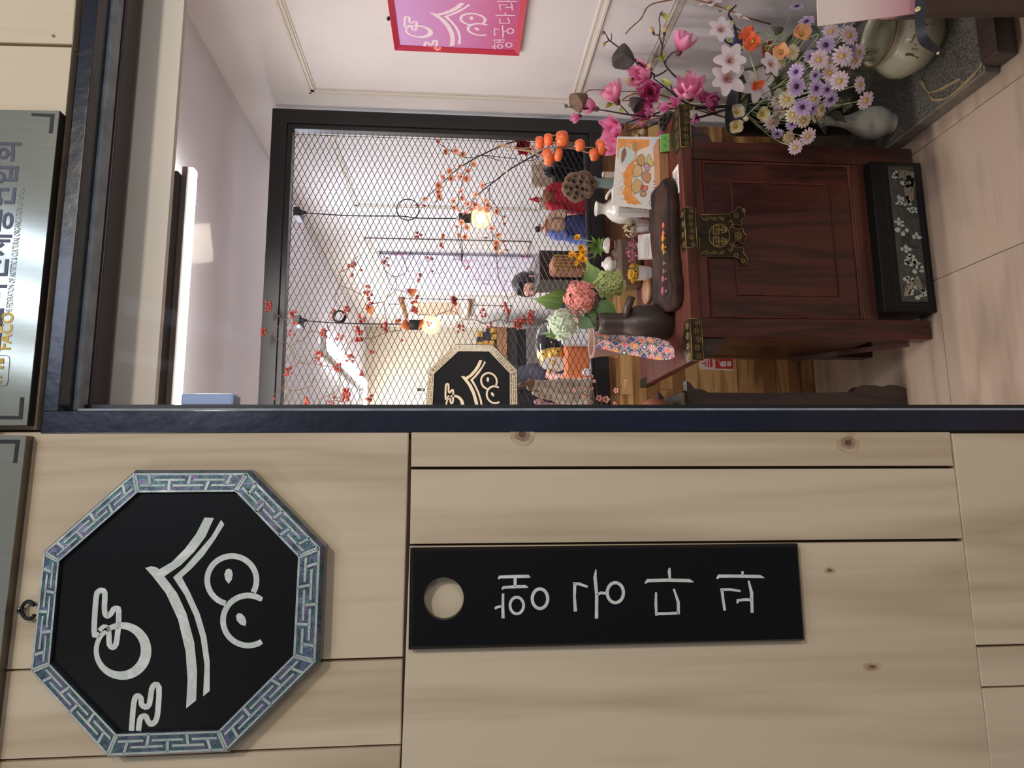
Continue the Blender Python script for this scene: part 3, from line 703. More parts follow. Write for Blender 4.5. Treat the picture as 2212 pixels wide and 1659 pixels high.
# ================================================================== ceiling fixtures
t = thing('ceiling_strip_lamp', 'long white LED strip lamp on a dark rail along the front of the ceiling', 'lamp', (0, 1.0, 2.33))
rz0, rz1 = PY(361, 870, .95).z, PY(338, 870, .95).z; xr_ = PY(385, 372, .95).x
mb = MB(); mb.bbox((-1.35, .94, rz0+.012), (xr_, .97, rz1), .002); mb.build('rail', 'appliance_dark', t)
mb = MB(); mb.bbox((-1.35, .97, rz0-.002), (xr_+.03, .998, rz0+.014), .002); mb.build('housing', 'appliance', t)
for x in (-1.2, -.6, 0, .6, .92): mb = MB(); mb.bbox((x-.01, .945, rz1-.004), (x+.01, .965, ZC), .001); mb.build('hanger', 'appliance_dark', t)
mb = MB(); mb.bbox((-1.35, .998, 2.330), (1.0, 1.032, 2.352), .007); mb.build('diffuser', 'led', t)
t = thing('ceiling_strip_lamp', 'white strip lamps meeting at a corner on the ceiling of the far room', 'lamp', (.9, 4.4, 2.36))
mb = MB(); mb.bbox((.89, 3.35, 2.375), (.99, 5.2, 2.41), .003); mb.bbox((-1.2, 5.1, 2.375), (.99, 5.2, 2.41), .003); mb.build('housing', 'white_plastic', t)
mb = MB(); mb.bbox((.905, 3.36, 2.35), (.975, 5.19, 2.375), .006); mb.build('diffuser', 'led', t)
mb = MB(); mb.bbox((-1.2, 5.115, 2.35), (.904, 5.185, 2.375), .006); mb.build('diffuser', 'led', t)
t = thing('receiver_box', 'small pale blue plastic box fixed inside the window post near the ceiling', 'device', (.11, .09, 1.95))
a_, b_ = PY(393, 850, .085), PY(508, 862, .085)
mb = MB(); mb.bbox((xG+.003, .08, b_.z), (a_.x, .115, a_.z), .004); mb.build('cover', 'blue_white_plastic', t)
mb = MB(); mb.bbox((xG-.006, .085, b_.z+.008), (xG+.003, .11, a_.z-.008), .002); mb.build('mounting_plate', 'white_plastic', t)
# ---- pendant bulbs hanging in front of the mesh
def pendant(xb, yb, rb, xs0, cord, loop, lr, label, thick):
    Y = 1.50; c = PY(xb, yb, Y); k = pxs(Y)
    t = thing('pendant_bulb', label, 'lamp', c)
    top = PY(xs0, cord[0][1], Y)
    mb = MB(); mb.bbox((top.x-.018, Y-.014, top.z-.008), (top.x+.018, Y+.06, top.z+.018), .002); mb.build('clamp', 'black_frame', t)
    mb = MB(); mb.tube([top+Vector((0, 0, -.005)), top+Vector((0, 0, -.03))], [.011, .005], 10); mb.build('strain_relief', 'black_flat', t)
    mb = MB(); mb.tube(smooth_path([PY(x, y, Y) for x, y in cord]), .0022, 6); mb.build('cord', 'black_flat', t)
    mb = MB()
    for q in range(thick):
        r_ = lr*k*(1-.07*q); o = PY(*loop, Y)
        mb.tube([o+Vector((r_*math.cos(a), -.003*q, r_*math.sin(a))) for a in [2*PI*i/28 for i in range(29)]], .0022, 5)
    mb.build('cord_coil', 'black_flat', t)
    mb = MB(); hs = c+Vector((0, 0, rb*k*.93)); mb.lathe([(.008, .052), (.017, .05), (.020, .046), (.020, .004), (.014, 0)], hs, 18); mb.build('socket', 'black_flat', t)
    mb = MB(); R_ = rb*k; mb.lathe([(.012, R_*1.0)]+[(R_*math.sin(a), R_*math.cos(a)) for a in [.35+i*(PI-.36)/12 for i in range(13)]], c, 24); mb.build('globe', 'bulb_glass', t)
    mb = MB(); mb.lathe([(.003, .012), (.008, .008), (.012, 0), (.008, -.010), (.003, -.014)], c, 12); mb.build('filament', 'bulb_core', t)
    l = bpy.data.lights.new('bulb_glow', 'POINT'); l.energy = .8; l.color = (1, .74, .45); l.shadow_soft_size = .02
    lo = bpy.data.objects.new('bulb_glow', l); lo.location = c+Vector((0, 0, -.0)); COL.objects.link(lo); lo.parent = t; lo.location = (0, 0, 0)
pendant(1039, 471.6, 23, 645, [(640, 459), (760, 466), (866, 467), (900, 471), (985, 472)], (881, 453), 25, 'lit globe bulb hanging behind peach blossom, its cord tied in one wide loop', 1)
pendant(931, 702, 21, 645, [(640, 692), (700, 696), (733, 698), (820, 700), (882, 700)], (733, 684.5), 14, 'lit globe bulb hanging among red berries, its cord wound in a tight coil', 4)

# ---- small octagonal sign hung on the mesh (same emblem)
def fit_affine(src, dst):
    (a, b_, c), (A, B, C_) = src, dst
    Mx = Matrix(((b_[0]-a[0], c[0]-a[0]), (b_[1]-a[1], c[1]-a[1]))).inverted()
    U, V = B-A, C_-A
    def f(x, y):
        s, q = Mx @ Vector((x-a[0], y-a[1])); return A+U*s+V*q
    return f
MY = 1.545
fm = fit_affine([(120, 510), (1612, 487), (607, 86)], [PY(925, 799, MY), PY(1118.5, 799, MY), PY(986.5, 742.5, MY)])
t = thing('small_octagonal_sign', 'small octagonal sign with cream roof emblem hanging on the wire mesh behind the window post', 'sign', PY(1020, 800, MY))
# regular octagon: local frame from the three measured corners
octagon(t, fm, (0, 1, 0), 'nacre_aged', 'inlay_cream', 'black_lacquer', 'inlay_cream', .018)
mb = MB(); q = PY(912, 842, MY+.012); mb.tube([q+Vector((.004*math.cos(a)+.0, 0, .01*math.sin(a))) for a in [i*PI/6 for i in range(13)]], .002, 5); mb.build('hanging_loop', 'black_flat', t)
mb = MB(); mb.bbox((q.x-.006, MY+.004, q.z+.004), (q.x+.006, MY+.014, q.z+.02), .002); mb.build('clip', 'grey_wire', t)

# ---- pink framed poster on the right wall
XP = XR-.02
def wallpt(x, y): return PX(x, y, XP)
A0, B0 = wallpt(853, 111.5), wallpt(1122, 118.5)
y1, ztop, zbot = (A0.y+B0.y)/2, A0.z, B0.z; y0 = y1-.56
t = thing('framed_poster', 'pink framed poster with white roof emblem and Korean letters high on the right wall', 'poster', (XR, y1, zbot))
fw = .020; mb = MB()
O = [(XP, y1, zbot), (XP, y1, ztop), (XP, y0, ztop), (XP, y0, zbot)]; I = [(XP, y1-fw, zbot+fw), (XP, y1-fw, ztop-fw), (XP, y0+fw, ztop-fw), (XP, y0+fw, zbot+fw)]
for k in range(4):
    j = (k+1) % 4; mb = MB(); vs = [Vector(O[k]), Vector(O[j]), Vector(I[j])+Vector((.006, 0, 0)), Vector(I[k])+Vector((.006, 0, 0))]
    vs += [Vector((XR-.001, v.y, v.z)) for v in vs]; mb.add(vs, [(0, 1, 2, 3), (4, 7, 6, 5), (0, 4, 5, 1), (1, 5, 6, 2), (2, 6, 7, 3), (3, 7, 4, 0)]); mb.build('frame_bar', 'red_frame', t)
mb = MB(); mb.box((XP+.008, y0+fw-.001, zbot+fw-.001), (XR-.002, y1-fw+.001, ztop-fw+.001)); mb.build('print', 'poster_pink', t)
XQ = XP+.0078
fp = fit_affine([(660, 600), (880, 1350), (428, 712)], [PX(927.8, 26.9, XQ), PX(972, 100, XQ), PX(880.5, 34, XQ)])
mb = MB(); emblem(mb, fp, (-.0006, 0, 0)); mb.build('emblem', 'white_line', t)
for key, (a0, b0, a1, b1) in {'haeng': (1062, 85, 1107, 106.5), 'gung': (1066.5, 54, 1110.5, 81), 'da': (1069.5, 26.5, 1114, 51.5), 'gwa': (1073.5, 0, 1118, 22.5)}.items():
    bx = GL[key][0]
    def fq(x, y, a0=a0, b0=b0, a1=a1, b1=b1, bx=bx): return PX(a0+(x-bx[0])/(bx[2]-bx[0])*(a1-a0), b0+(y-bx[1])/(bx[3]-bx[1])*(b1-b0), XQ)
    mb = MB(); glyph(mb, key, fq, (-.0006, 0, 0)); mb.build('letter', 'white_line', t)
mb = MB(); q = PX(839, 41, XR-.006); mb.ball(q, .006, 8, 6); tag(mb.build('hook', 'black_flat'), 'small black hook in the wall above the pink framed poster', 'hook')

# ================================================================== chest (bandaji)
X0, X1, YF, YBk = .437, 1.083, .885, 1.235
ch = thing('wooden_chest', 'tall red brown chest with panelled door, brass lock plate and overhanging top', 'chest', (.76, 1.06, 0))
zT1 = PY(1487, 600, .865).z; zT0 = PY(1509, 600, .865).z
TX0, TX1, TY0, TY1 = .362, 1.195, .865, 1.43
mb = MB(); mb.bbox((TX0, TY0, zT0), (TX1, TY1, zT1), .002); mb.build('top', 'cabinet_edge', ch)
lw_ = .062
for (a, b_) in ((X0, YF), (X1-lw_, YF), (X0, YBk-.05), (X1-lw_, YBk-.05)):
    mb = MB(); mb.bbox((a, b_, 0.004), (a+lw_, b_+.05, zT0-.001), .002); mb.build('leg', 'cabinet_wood', ch)
    mb = MB(); mb.bbox((a+.002, b_+.002, 0), (a+lw_-.002, b_+.048, .006), .001); mb.build('foot_pad', 'clay_dark', ch)
zr0, zr1 = PY(1880, 500, YF).z, PY(1850, 500, YF).z
mb = MB(); mb.bbox((X0+lw_, YF+.003, zr0), (X1-lw_, YF+.03, zr1), .002); mb.build('rail', 'cabinet_rail', ch)
zu = PY(1531, 600, YF).z
mb = MB(); mb.bbox((X0+lw_, YF+.003, zu), (X1-lw_, YF+.03, zT0-.001), .002); mb.build('rail', 'cabinet_rail', ch)
# door: outer frame, field, raised bead
mb = MB(); mb.bbox((X0+lw_+.001, YF+.010, zr1+.001), (X1-lw_-.001, YF+.028, zu-.001), .002); mb.build('door', 'cabinet_wood', ch)
dq = [PY(1592, 636, YF), PY(1580, 389, YF)]; bx0, bx1 = dq[0].x, dq[1].x; bz1 = PY(1586, 500, YF).z; bz0 = PY(1806, 500, YF).z
mb = MB(); w_ = .005
mb.ring([(bx0, YF+.006, bz0), (bx1, YF+.006, bz0), (bx1, YF+.006, bz1), (bx0, YF+.006, bz1)], [(bx0+w_, YF+.006, bz0+w_), (bx1-w_, YF+.006, bz0+w_), (bx1-w_, YF+.006, bz1-w_), (bx0+w_, YF+.006, bz1-w_)], (0, .006, 0)); mb.build('door_bead', 'cabinet_edge', ch)
mb = MB(); ex0, ex1, ez0, ez1 = X0+lw_+.002, X1-lw_-.002, zr1+.002, zu-.002; w_ = .006
mb.ring([(ex0, YF+.003, ez0), (ex1, YF+.003, ez0), (ex1, YF+.003, ez1), (ex0, YF+.003, ez1)], [(ex0+w_, YF+.006, ez0+w_), (ex1-w_, YF+.006, ez0+w_), (ex1-w_, YF+.006, ez1-w_), (ex0+w_, YF+.006, ez1-w_)], (0, .008, 0)); mb.build('door_rim', 'cabinet_edge', ch)
for (a, b_) in ((X0, X0+.012), (X1-.012, X1)):
    mb = MB(); mb.bbox((a+.002, YF+.05, zr0), (b_-.002, YBk-.05, zT0-.001), .002); mb.build('side_panel', 'cabinet_wood', ch)
mb = MB(); mb.box((X0+.01, YF+.03, zr0), (X1-.01, YBk-.01, zr0+.012)); mb.build('bottom_board', 'dark_wood', ch)
mb = MB(); mb.box((X0+lw_, YBk-.02, zr0), (X1-lw_, YBk-.008, zT0-.001)); mb.build('back_board', 'dark_wood', ch)
# corbels under the overhang
for s, xx in ((-1, X0), (1, X1)):
    mb = MB(); P = [(xx, YF+.01, zT0-.001), (xx+s*.062, YF+.01, zT0-.001), (xx+s*.060, YF+.01, zT0-.02), (xx+s*.045, YF+.01, zT0-.05), (xx+s*.02, YF+.01, zT0-.075), (xx, YF+.01, zT0-.085)]
    mb.prism(P, (0, .03, 0)); mb.build('corbel', 'dark_wood', ch)
# bracing strut of the open side seen at left
mb = MB(); a_, b_ = Vector((X0-.006, 1.20, .30)), Vector((X0-.006, .93, .05)); mb.tube([a_, b_], .012, 4, True, False); mb.build('side_strut', 'cabinet_wood', ch)
# brass mounts with chased ornament
def scroll(mb, o, ux, uz, n, w, h, cnt, d, seed):
    """chased floral line work in a w*h field on plane (ux,uz)"""
    r_ = random.Random(seed); ux, uz, n = Vector(ux), Vector(uz), Vector(n)
    for i in range(cnt):
        cx_ = (i+.5)/cnt*w; cz = h*(.5+r_.uniform(-.1, .1)); R_ = min(w/cnt, h)*.42
        for k in range(5):
            a = 2*PI*k/5+i*.7; pc = (cx_+R_*.55*math.cos(a), cz+R_*.55*math.sin(a))
            pts = [Vector(o)+ux*(pc[0]+R_*.38*math.cos(q))+uz*(pc[1]+R_*.38*math.sin(q))+n*d for q in [2*PI*j/7 for j in range(8)]]
            mb.tube(pts, .0006, 3, False, False)
def mount(xa, xb, label_=None, deep=.10, wav=True, seed=1):
    """L-shaped mount on the top's front edge: face plate + plate lying on the top"""
    mb = MB(); zt = zT1+.0012; zb_ = zT0-.0005; y = TY0-.0016; steps = 6
    P = [(xa, y, zt), (xb, y, zt), (xb, y, zb_), (xa, y, zb_)]
    mb.prism(P, (0, .0014, 0))
    T = [(xa, y, zt)]
    for i in range(steps+1):
        u = i/steps; T.append((xa+(xb-xa)*u, TY0+deep*(.55+.45*math.sin(PI*u))+.004*math.cos(u*6*PI), zt))
    T.append((xb, y, zt)); mb.prism(T, (0, 0, .0012)); o = mb.build('brass_mount', 'brass_dark', ch)
    mb = MB(); scroll(mb, (xa, y-.0003, zb_), (1, 0, 0), (0, 0, 1), (0, -1, 0), xb-xa, zt-zb_, max(2, int((xb-xa)/.022)), .0003, seed)
    scroll(mb, (xa, TY0+.003, zt+.0012), (1, 0, 0), (0, 1, 0), (0, 0, 1), xb-xa, deep*.5, max(2, int((xb-xa)/.03)), .0003, seed+5)
    mb.tube([(xa, y, zt+.001), (xb, y, zt+.001)], .0012, 4); mb.tube([(xa, y, zb_), (xb, y, zb_)], .001, 4); mb.tube([(xa, y, zt), (xa, y, zb_)], .001, 4); mb.tube([(xb, y, zt), (xb, y, zb_)], .001, 4)
    l = mb.build('chasing', 'brass_line', o)
a_ = PY(1495, 536, TY0); b_ = PY(1490, 448, TY0); mount(a_.x, b_.x, deep=.055, seed=3)
a_ = PY(1500, 770, TY0); b_ = PY(1495, 688, TY0); mount(TX0-.001, b_.x, deep=.075, seed=8)
b_ = PY(1480, 318, TY0); mount(b_.x, TX1+.001, deep=.085, seed=12)
mb = MB(); mb.bbox((TX0-.0016, TY1-.09, zT0-.001), (TX0+.03, TY1+.0015, zT1+.0015), .001); mb.build('brass_mount', 'brass_dark', ch)
mb = MB(); mb.bbox((TX1-.03, TY1-.09, zT0-.001), (TX1+.0016, TY1+.0015, zT1+.0015), .001); mb.build('brass_mount', 'brass_dark', ch)
# lock plate: scalloped bottom, round medallion
Yl = YF+.001
def lp(x, y): return PY(1460+x/3.687, 300+y/3.687, Yl)
LP = [(178, 606), (300, 603), (420, 598), (470, 578), (492, 540), (530, 552), (550, 590), (545, 625), (520, 650), (528, 672), (520, 688), (490, 690), (458, 680), (452, 700), (478, 722), (505, 722), (520, 708), (535, 720), (538, 745), (560, 770), (556, 795), (545, 812), (540, 835), (520, 838), (505, 820), (480, 815), (460, 830), (458, 850), (475, 868), (510, 862), (535, 870), (542, 890), (532, 905), (555, 930), (575, 965), (565, 995), (535, 1005), (515, 965), (480, 945), (430, 936), (190, 936)]
mb = MB(); mb.prism([lp(*p) for p in LP], (0, .003, 0)); lo = mb.build('lock_plate', 'brass_dark', ch)
mb = MB(); Q = [lp(*p)+Vector((0, -.0006, 0)) for p in LP]; mb.tube(Q+[Q[0]], .0010, 4)
M_ = lambda x, y: lp(x, y)+Vector((0, -.0004, 0))
band(mb, circ(345, 770, 82, 92, 30), 5, M_, (0, .0008, 0), True)
for sgn in (-1, 1):   # double-happiness style bars
    yc = 770+sgn*46
    for (x, y0_, y1_) in ((300, -34, 34), (322, -22, 22), (342, -34, 34), (368, -28, 28), (392, -22, 22)):
        band(mb, [(x, yc+y0_), (x, yc+y1_)], 7, M_, (0, .0008, 0))
    band(mb, [(300, yc-34), (342, yc-34)], 7, M_, (0, .0008, 0)); band(mb, [(300, yc+34), (342, yc+34)], 7, M_, (0, .0008, 0)); band(mb, [(330, yc), (400, yc)], 7, M_, (0, .0008, 0))
    band(mb, [(368, yc-28), (405, yc-10), (405, yc+10), (368, yc+28)], 6, M_, (0, .0008, 0))
    for k in range(3):
        band(mb, smooth_path([Vector((200+k*70, 770+sgn*150, 0)), Vector((230+k*70, 770+sgn*125, 0)), Vector((262+k*60, 770+sgn*130, 0)), Vector((250+k*60, 770+sgn*146, 0)), Vector((232+k*60, 770+sgn*140, 0))], 3), 5, M_, (0, .0006, 0))
    band(mb, smooth_path([Vector((430, 770+sgn*60, 0)), Vector((450, 770+sgn*90, 0)), Vector((440, 770+sgn*120, 0)), Vector((420, 770+sgn*105, 0))], 3), 5, M_, (0, .0006, 0))
    band(mb, circ(480, 770+sgn*160, 14, 16, 10), 5, M_, (0, .0006, 0), True); band(mb, circ(540, 770+sgn*200, 12, 14, 10), 5, M_, (0, .0006, 0), True)
for k in range(5):
    a = 2*PI*k/5; band(mb, circ(498+20*math.cos(a), 772+22*math.sin(a), 11, 12, 9), 4, M_, (0, .0006, 0), True)
mb.build('chasing', 'brass_line', lo)
mb = MB(); mb.prism([lp(180, 735)+Vector((0, -.004, 0)), lp(255, 738)+Vector((0, -.004, 0)), lp(262, 765)+Vector((0, -.004, 0)), lp(182, 768)+Vector((0, -.004, 0))], (0, .004, 0))
mb.ball(lp(200, 768)+Vector((0, -.004, 0)), .006, 8, 6); mb.build('hasp', 'black_flat', ch)

# ---- black lacquer box under the chest, front inlaid
lb = thing('lacquer_box', 'long black lacquer box with mother of pearl landscape on its front, pushed under the chest', 'box', (.77, .95, 0))
bx = (.516, 1.016)
mb = MB(); mb.bbox((bx[0], .852, .002), (bx[1], 1.13, .176), .003); mb.build('body', 'black_lacquer', lb)
mb = MB(); iz0, iz1, ix0, ix1 = .030, .118, .549, 1.000
mb.ring([(ix0-.012, .8508, iz0-.012), (ix1+.004, .8508, iz0-.012), (ix1+.004, .8508, iz1+.018), (ix0-.012, .8508, iz1+.018)], [(ix0-.010, .8508, iz0-.010), (ix1+.002, .8508, iz0-.010), (ix1+.002, .8508, iz1+.016), (ix0-.010, .8508, iz1+.016)], (0, .002, 0))
mb.build('front_bead', 'black_frame', lb)
nacre('nacre_ink', [S(12, 12, 14), S(16, 16, 18), S(60, 66, 62), S(14, 14, 16), S(84, 88, 84)], .3, 16, .1, (1, 1, 2))
mb = MB(); mb.box((ix0, .8505, iz0), (ix1, .853, iz1)); mb.build('inlay_ground', 'nacre_ink', lb)
rn = random.Random(11)
def blob(cx_, cz, r1, r2, k=9, jag=.35): return [(cx_+math.cos(2*PI*i/k)*r1*rn.uniform(1-jag, 1), .8500, cz+math.sin(2*PI*i/k)*r2*rn.uniform(1-jag, 1)) for i in range(k)]
for gi, (fx, cz, n_, sp_) in enumerate(((.07, .09, 5, .02), (.12, .05, 7, .03), (.27, .08, 9, .035), (.33, .05, 6, .02), (.48, .09, 4, .03), (.52, .045, 3, .02), (.62, .085, 4, .02), (.71, .075, 10, .035), (.76, .05, 5, .03), (.84, .09, 4, .02), (.93, .06, 9, .035), (.42, .10, 4, .02))):
    mb = MB()
    for k in range(n_):
        a = 2*PI*k/n_; px_ = ix1-(ix1-ix0)*fx+sp_*.5*math.cos(a)*rn.uniform(.3, 1.2); pz_ = min(iz1-.008, max(iz0+.008, cz+sp_*.7*math.sin(a)*rn.uniform(.3, 1.2)))
        mb.prism(blob(px_, pz_, rn.uniform(.005, .011), rn.uniform(.006, .012), rn.choice((7, 9, 11))), (0, -.0004, 0))
    mb.build('shell_inlay', 'nacre_line', lb)
mb = MB(); mb.prism([(ix1-.02, .85, .03), (ix1-.11, .85, .04), (ix1-.13, .85, .062), (ix1-.10, .85, .07), (ix1-.05, .85, .068), (ix1-.01, .85, .082)], (0, -.0004, 0)); mb.build('shell_inlay', 'nacre_aged', lb)
mb = MB(); mb.prism([(ix0+.01, .85, .04), (ix0+.06, .85, .07), (ix0+.02, .85, .09), (ix0+.015, .85, .11), (ix0+.05, .85, .10), (ix0+.085, .85, .055), (ix0+.05, .85, .045)], (0, -.0004, 0)); mb.build('shell_inlay', 'nacre_aged', lb)
ZT = zT1

# ---- extinguisher sticker on the staves
t = thing('wall_sticker', 'red and white fire extinguisher sticker on the wooden wainscot left of the chest', 'sticker', (.43, YP, .45))
Ys = YP-.0015
def sq_(x, y): return PY(1500+x/4.809, 730+y/4.809, Ys)
mb = MB(); mb.prism([sq_(40, 190), (sq_(405, 190)), sq_(415, 325), sq_(400, 340), sq_(65, 325), sq_(52, 300)], (0, .0008, 0)); mb.build('backing', 'sticker_white', t)
M_ = lambda x, y: sq_(x, y)+Vector((0, -.0003, 0))
mb = MB(); poly(mb, [(215, 195), (398, 192), (405, 322), (218, 318)], M_, (0, .0003, 0)); mb.build('red_field', 'sticker_red', t)
mb = MB(); band(mb, [(72, 268), (100, 262), (125, 235)], 9, M_, (0, .0004, 0)); band(mb, [(100, 262), (125, 300)], 9, M_, (0, .0004, 0)); band(mb, [(120, 268), (142, 268)], 9, M_, (0, .0004, 0)); band(mb, [(143, 225), (145, 308)], 9, M_, (0, .0004, 0))
poly(mb, [(160, 222), (186, 222), (188, 304), (162, 304)], M_, (0, .0004, 0)); mb.build('letter', 'sticker_red', t)
M2 = lambda x, y: sq_(x, y)+Vector((0, -.0006, 0))
mb = MB(); poly(mb, [(262, 270), (270, 252), (285, 243), (330, 242), (330, 298), (285, 298), (268, 290)], M2, (0, .0003, 0)); poly(mb, [(340, 244), (378, 243), (381, 292), (340, 296)], M2, (0, .0003, 0)); band(mb, [(232, 232), (250, 228), (262, 262)], 5, M2, (0, .0003, 0)); mb.build('pictogram', 'sticker_white', t)

# ---- second low table / chest at the left with carved leg, and the jar on it
t = thing('side_table', 'dark carved side table with scrolled leg, mostly hidden behind the window post', 'table', (.1, 1.1, 0))
a_ = PY(1481, 860, 1.02); zt2 = a_.z+.012; x_r = .292
mb = MB(); mb.bbox((-.42, 1.02, zt2-.022), (x_r, 1.40, zt2), .008); mb.build('top', 'brass_dark', t)
mb = MB(); mb.bbox((-.36, 1.04, zt2), (x_r-.05, 1.36, zt2+.006), .002); mb.build('inset', 'cabinet_wood', t)
def leg(xr, yy, sx_):
    prof = [(1490, 820+9), (1498, 835), (1506, 846), (1525, 849), (1536, 855), (1640, 856), (1760, 855.5), (1835, 853), (1842, 843), (1855, 839), (1880, 839), (1895, 842), (1910, 838), (1930, 840), (1945, 846), (1946, 858)]
    L_ = [PY(x, y, yy) for x, y in prof]; zs_ = [p.z for p in L_]; k = (zt2-.02)/zs_[0]
    off = xr-(L_[5].x)
    P = [Vector((p.x+off, yy, max(0, (p.z-zs_[-1])*(zt2-.022)/(zs_[0]-zs_[-1])))) for p in L_]
    if sx_ < 0: P = [Vector((2*xr-p.x, yy, p.z)) for p in P]
    inner = [Vector((xr-sx_*(.045 if p.z > .1 else .055), yy, p.z)) for p in (P[-1], P[0])]
    mb = MB(); mb.prism(P+inner, (0, .035, 0)); mb.build('leg', 'dark_wood', t)
leg(.285, 1.03, 1); leg(.285, 1.33, 1); leg(-.40, 1.03, -1); leg(-.40, 1.33, -1)
mb = MB(); mb.bbox((-.38, 1.036, zt2-.09), (.25, 1.05, zt2-.022), .003); mb.build('apron', 'dark_wood', t)
c = Vector((.215, 1.13, zt2+.006)); mb = MB(); mb.lathe([(.035, 0), (.045, .004), (.062, .03), (.066, .06), (.055, .085), (.035, .098), (.012, .104), (.004, .11), (.008, .116), (.004, .122)], c, 28)
tag(mb.build('lidded_jar', 'clay_red'), 'round reddish clay jar with a knobbed lid on the dark side table', 'jar')
# ================================================================== things on the chest top
def top(x, y, dz=0): return PZ(x, y, ZT+dz)
# hollowed log tray with petals
t = thing('log_tray', 'long dark driftwood tray with a hollow, lying along the front of the chest top', 'tray', (.77, .97, ZT))
bm_n = 26; mb = MB(); prof = [(-1, .0), (-1.02, .4), (-.95, .66), (-.85, .74), (-.78, .66), (-.72, .55), (-.55, .56), (-.42, .68), (.2, .88), (.75, 1.0), (.97, .8), (1, 0)]
a_, b_ = Vector((.546, .985, ZT)), Vector((.985, .992, ZT)); vs = []; fs = []; K = len(prof)
for i in range(bm_n+1):
    u = i/bm_n; c = a_.lerp(b_, u); e_ = (1-abs(2*u-1)**7)**.5 if 0 < u < 1 else .12; wd = .074*(.55+.45*e_)*(1+.10*math.sin(u*9+1)); ht = .058*(.62+.38*e_)*(1+.05*math.sin(u*13))
    for q, (px_, pz_) in enumerate(prof):
        pz2 = pz_ if not (4 <= q <= 7) else (pz_ if .06 < u < .94 else min(1, pz_+.2))
        vs.append(c+Vector((0, px_*wd*(1+.04*math.sin(i*1.7+q)), pz2*ht)))
for i in range(bm_n):
    for q in range(K): fs.append((i*K+q, i*K+(q+1) % K, (i+1)*K+(q+1) % K, (i+1)*K+q))
fs += [tuple(range(K-1, -1, -1)), tuple(bm_n*K+q for q in range(K))]
mb.add(vs, fs, True); mb.build('body', 'tray_wood', t)
PINKC, ORC, YEL = S(206, 120, 140), S(244, 150, 104), S(240, 176, 60)
for k, (y, colr, r_) in enumerate(((487, ORC, .010), (504, ORC, .010), (515, YEL, .012), (534, YEL, .012), (545, S(200, 190, 90), .008), (569, S(190, 150, 110), .007), (586, S(190, 150, 90), .008), (603, PINKC, .011), (629, PINKC, .013))):
    c = PY(1437.5, y, .934); mb = MB()
    for q in range(7): mb.petal(Matrix.Translation(c) @ Matrix.Rotation(q*2*PI/7, 4, 'Z'), r_*1.4, r_*1.1, .9, .2, .5, colr, seed=k)
    mb.ball(c, r_*.35, 6, 4)
    tag(mb.build('dried_flower', 'petal'), ['orange', 'orange', 'yellow', 'yellow', 'green', 'brown', 'olive', 'pink', 'pink'][k]+' dried flower, %s from the right end of the log tray' % ['first', 'second', 'third', 'fourth', 'fifth', 'sixth', 'seventh', 'eighth', 'ninth'][k], 'flower', 'dried flowers in the log tray')
# painted postcard on a wooden stand
t = thing('wooden_stand', 'low wooden block stand under the painted postcard', 'stand', (1.02, 1.05, ZT))
a_ = top(1448, 432); b_ = top(1450, 300)
mb = MB(); mb.bbox((a_.x, .985, ZT), (1.145, 1.06, ZT+.035), .003); mb.build('block', 'mid_wood', t)
mb = MB(); mb.bbox((a_.x, 1.061, ZT), (1.145, 1.09, ZT+.05), .002); mb.build('back_strip', 'mid_wood', t)
YC = 1.035
pc = thing('postcard', 'watercolour postcard with a cup, rice cakes and orange splash propped on the wooden stand', 'card', PY(1415, 370, YC))
cr = [PY(1333.6, 295, YC+.014), PY(1428.6, 295.5, YC), PY(1415, 453, YC), PY(1322, 443.6, YC+.014)]
cn = (cr[1]-cr[0]).cross(cr[2]-cr[0]).normalized()
if cn.dot(CAM-cr[0]) < 0: cn = -cn
def onplane(x, y, off=0):
    v = ray(x, y); return CAM+v*((cr[0]+cn*off-CAM).dot(cn)/v.dot(cn))
cr[3] = onplane(1322, 443.6)
def pcf(x, y, k=0):
    """crop px (6.636 scale) -> card plane"""
    return onplane(1250+x/6.636, 250+y/6.636, .0005+k*.0003)
mb = MB(); mb.prism(cr, (0, .0014, 0)); mb.build('card', 'card_white', pc)
def pp(pts, name, mat_, k=0, col=None):
    mb = MB(); 
    if col: mb.col = col
    mb.prism([pcf(x, y, k) for x, y in pts], (0, .0003, 0)); return mb.build(name, mat_, pc)
def pl(pts, wd, name, mat_, k=1, col=None):
    mb = MB()
    if col: mb.col = col
    band(mb, pts, wd, lambda x, y: pcf(x, y, k), (0, .0002, 0)); return mb.build(name, mat_, pc)
pp([(560, 330), (1015, 345), (1010, 435), (840, 500), (815, 620), (690, 700), (600, 620), (548, 600)], 'orange_wash', 'paper_orange')
rs = random.Random(3); e1 = [(830-k*1.1*12, 600+k*0) for k in range(0)]
spl = [(820, 610), (720, 690), (690, 745), (660, 800), (632, 870), (655, 905), (640, 960), (668, 1010), (648, 1060), (622, 1110), (655, 1150), (650, 1200), (690, 1225), (700, 1262), (760, 1260), (800, 1280), (850, 1262), (912, 1275), (850, 1215), (770, 1130), (760, 1050), (765, 950), (775, 870), (780, 760), (800, 690)]
pp(spl, 'orange_splash', 'paper_orange', 1, None)
for (x0_, y0_, x1_, y1_) in ((700, 750, 600, 700), (650, 850, 570, 800), (640, 900, 580, 960), (650, 1000, 540, 1060), (630, 1050, 560, 1100), (620, 1120, 510, 1130), (650, 1180, 600, 1210), (660, 800, 590, 880), (640, 1075, 570, 1010)): pl([(x0_, y0_), (x1_, y1_)], [7, 2], 'orange_streak', 'paper_orange')
pp([(590, 680), (572, 600), (568, 520), (590, 470), (640, 440), (700, 450), (770, 490), (810, 530), (805, 600), (780, 650), (720, 690), (640, 700)], 'painted_cup', 'paint', 1, S(206, 218, 214))
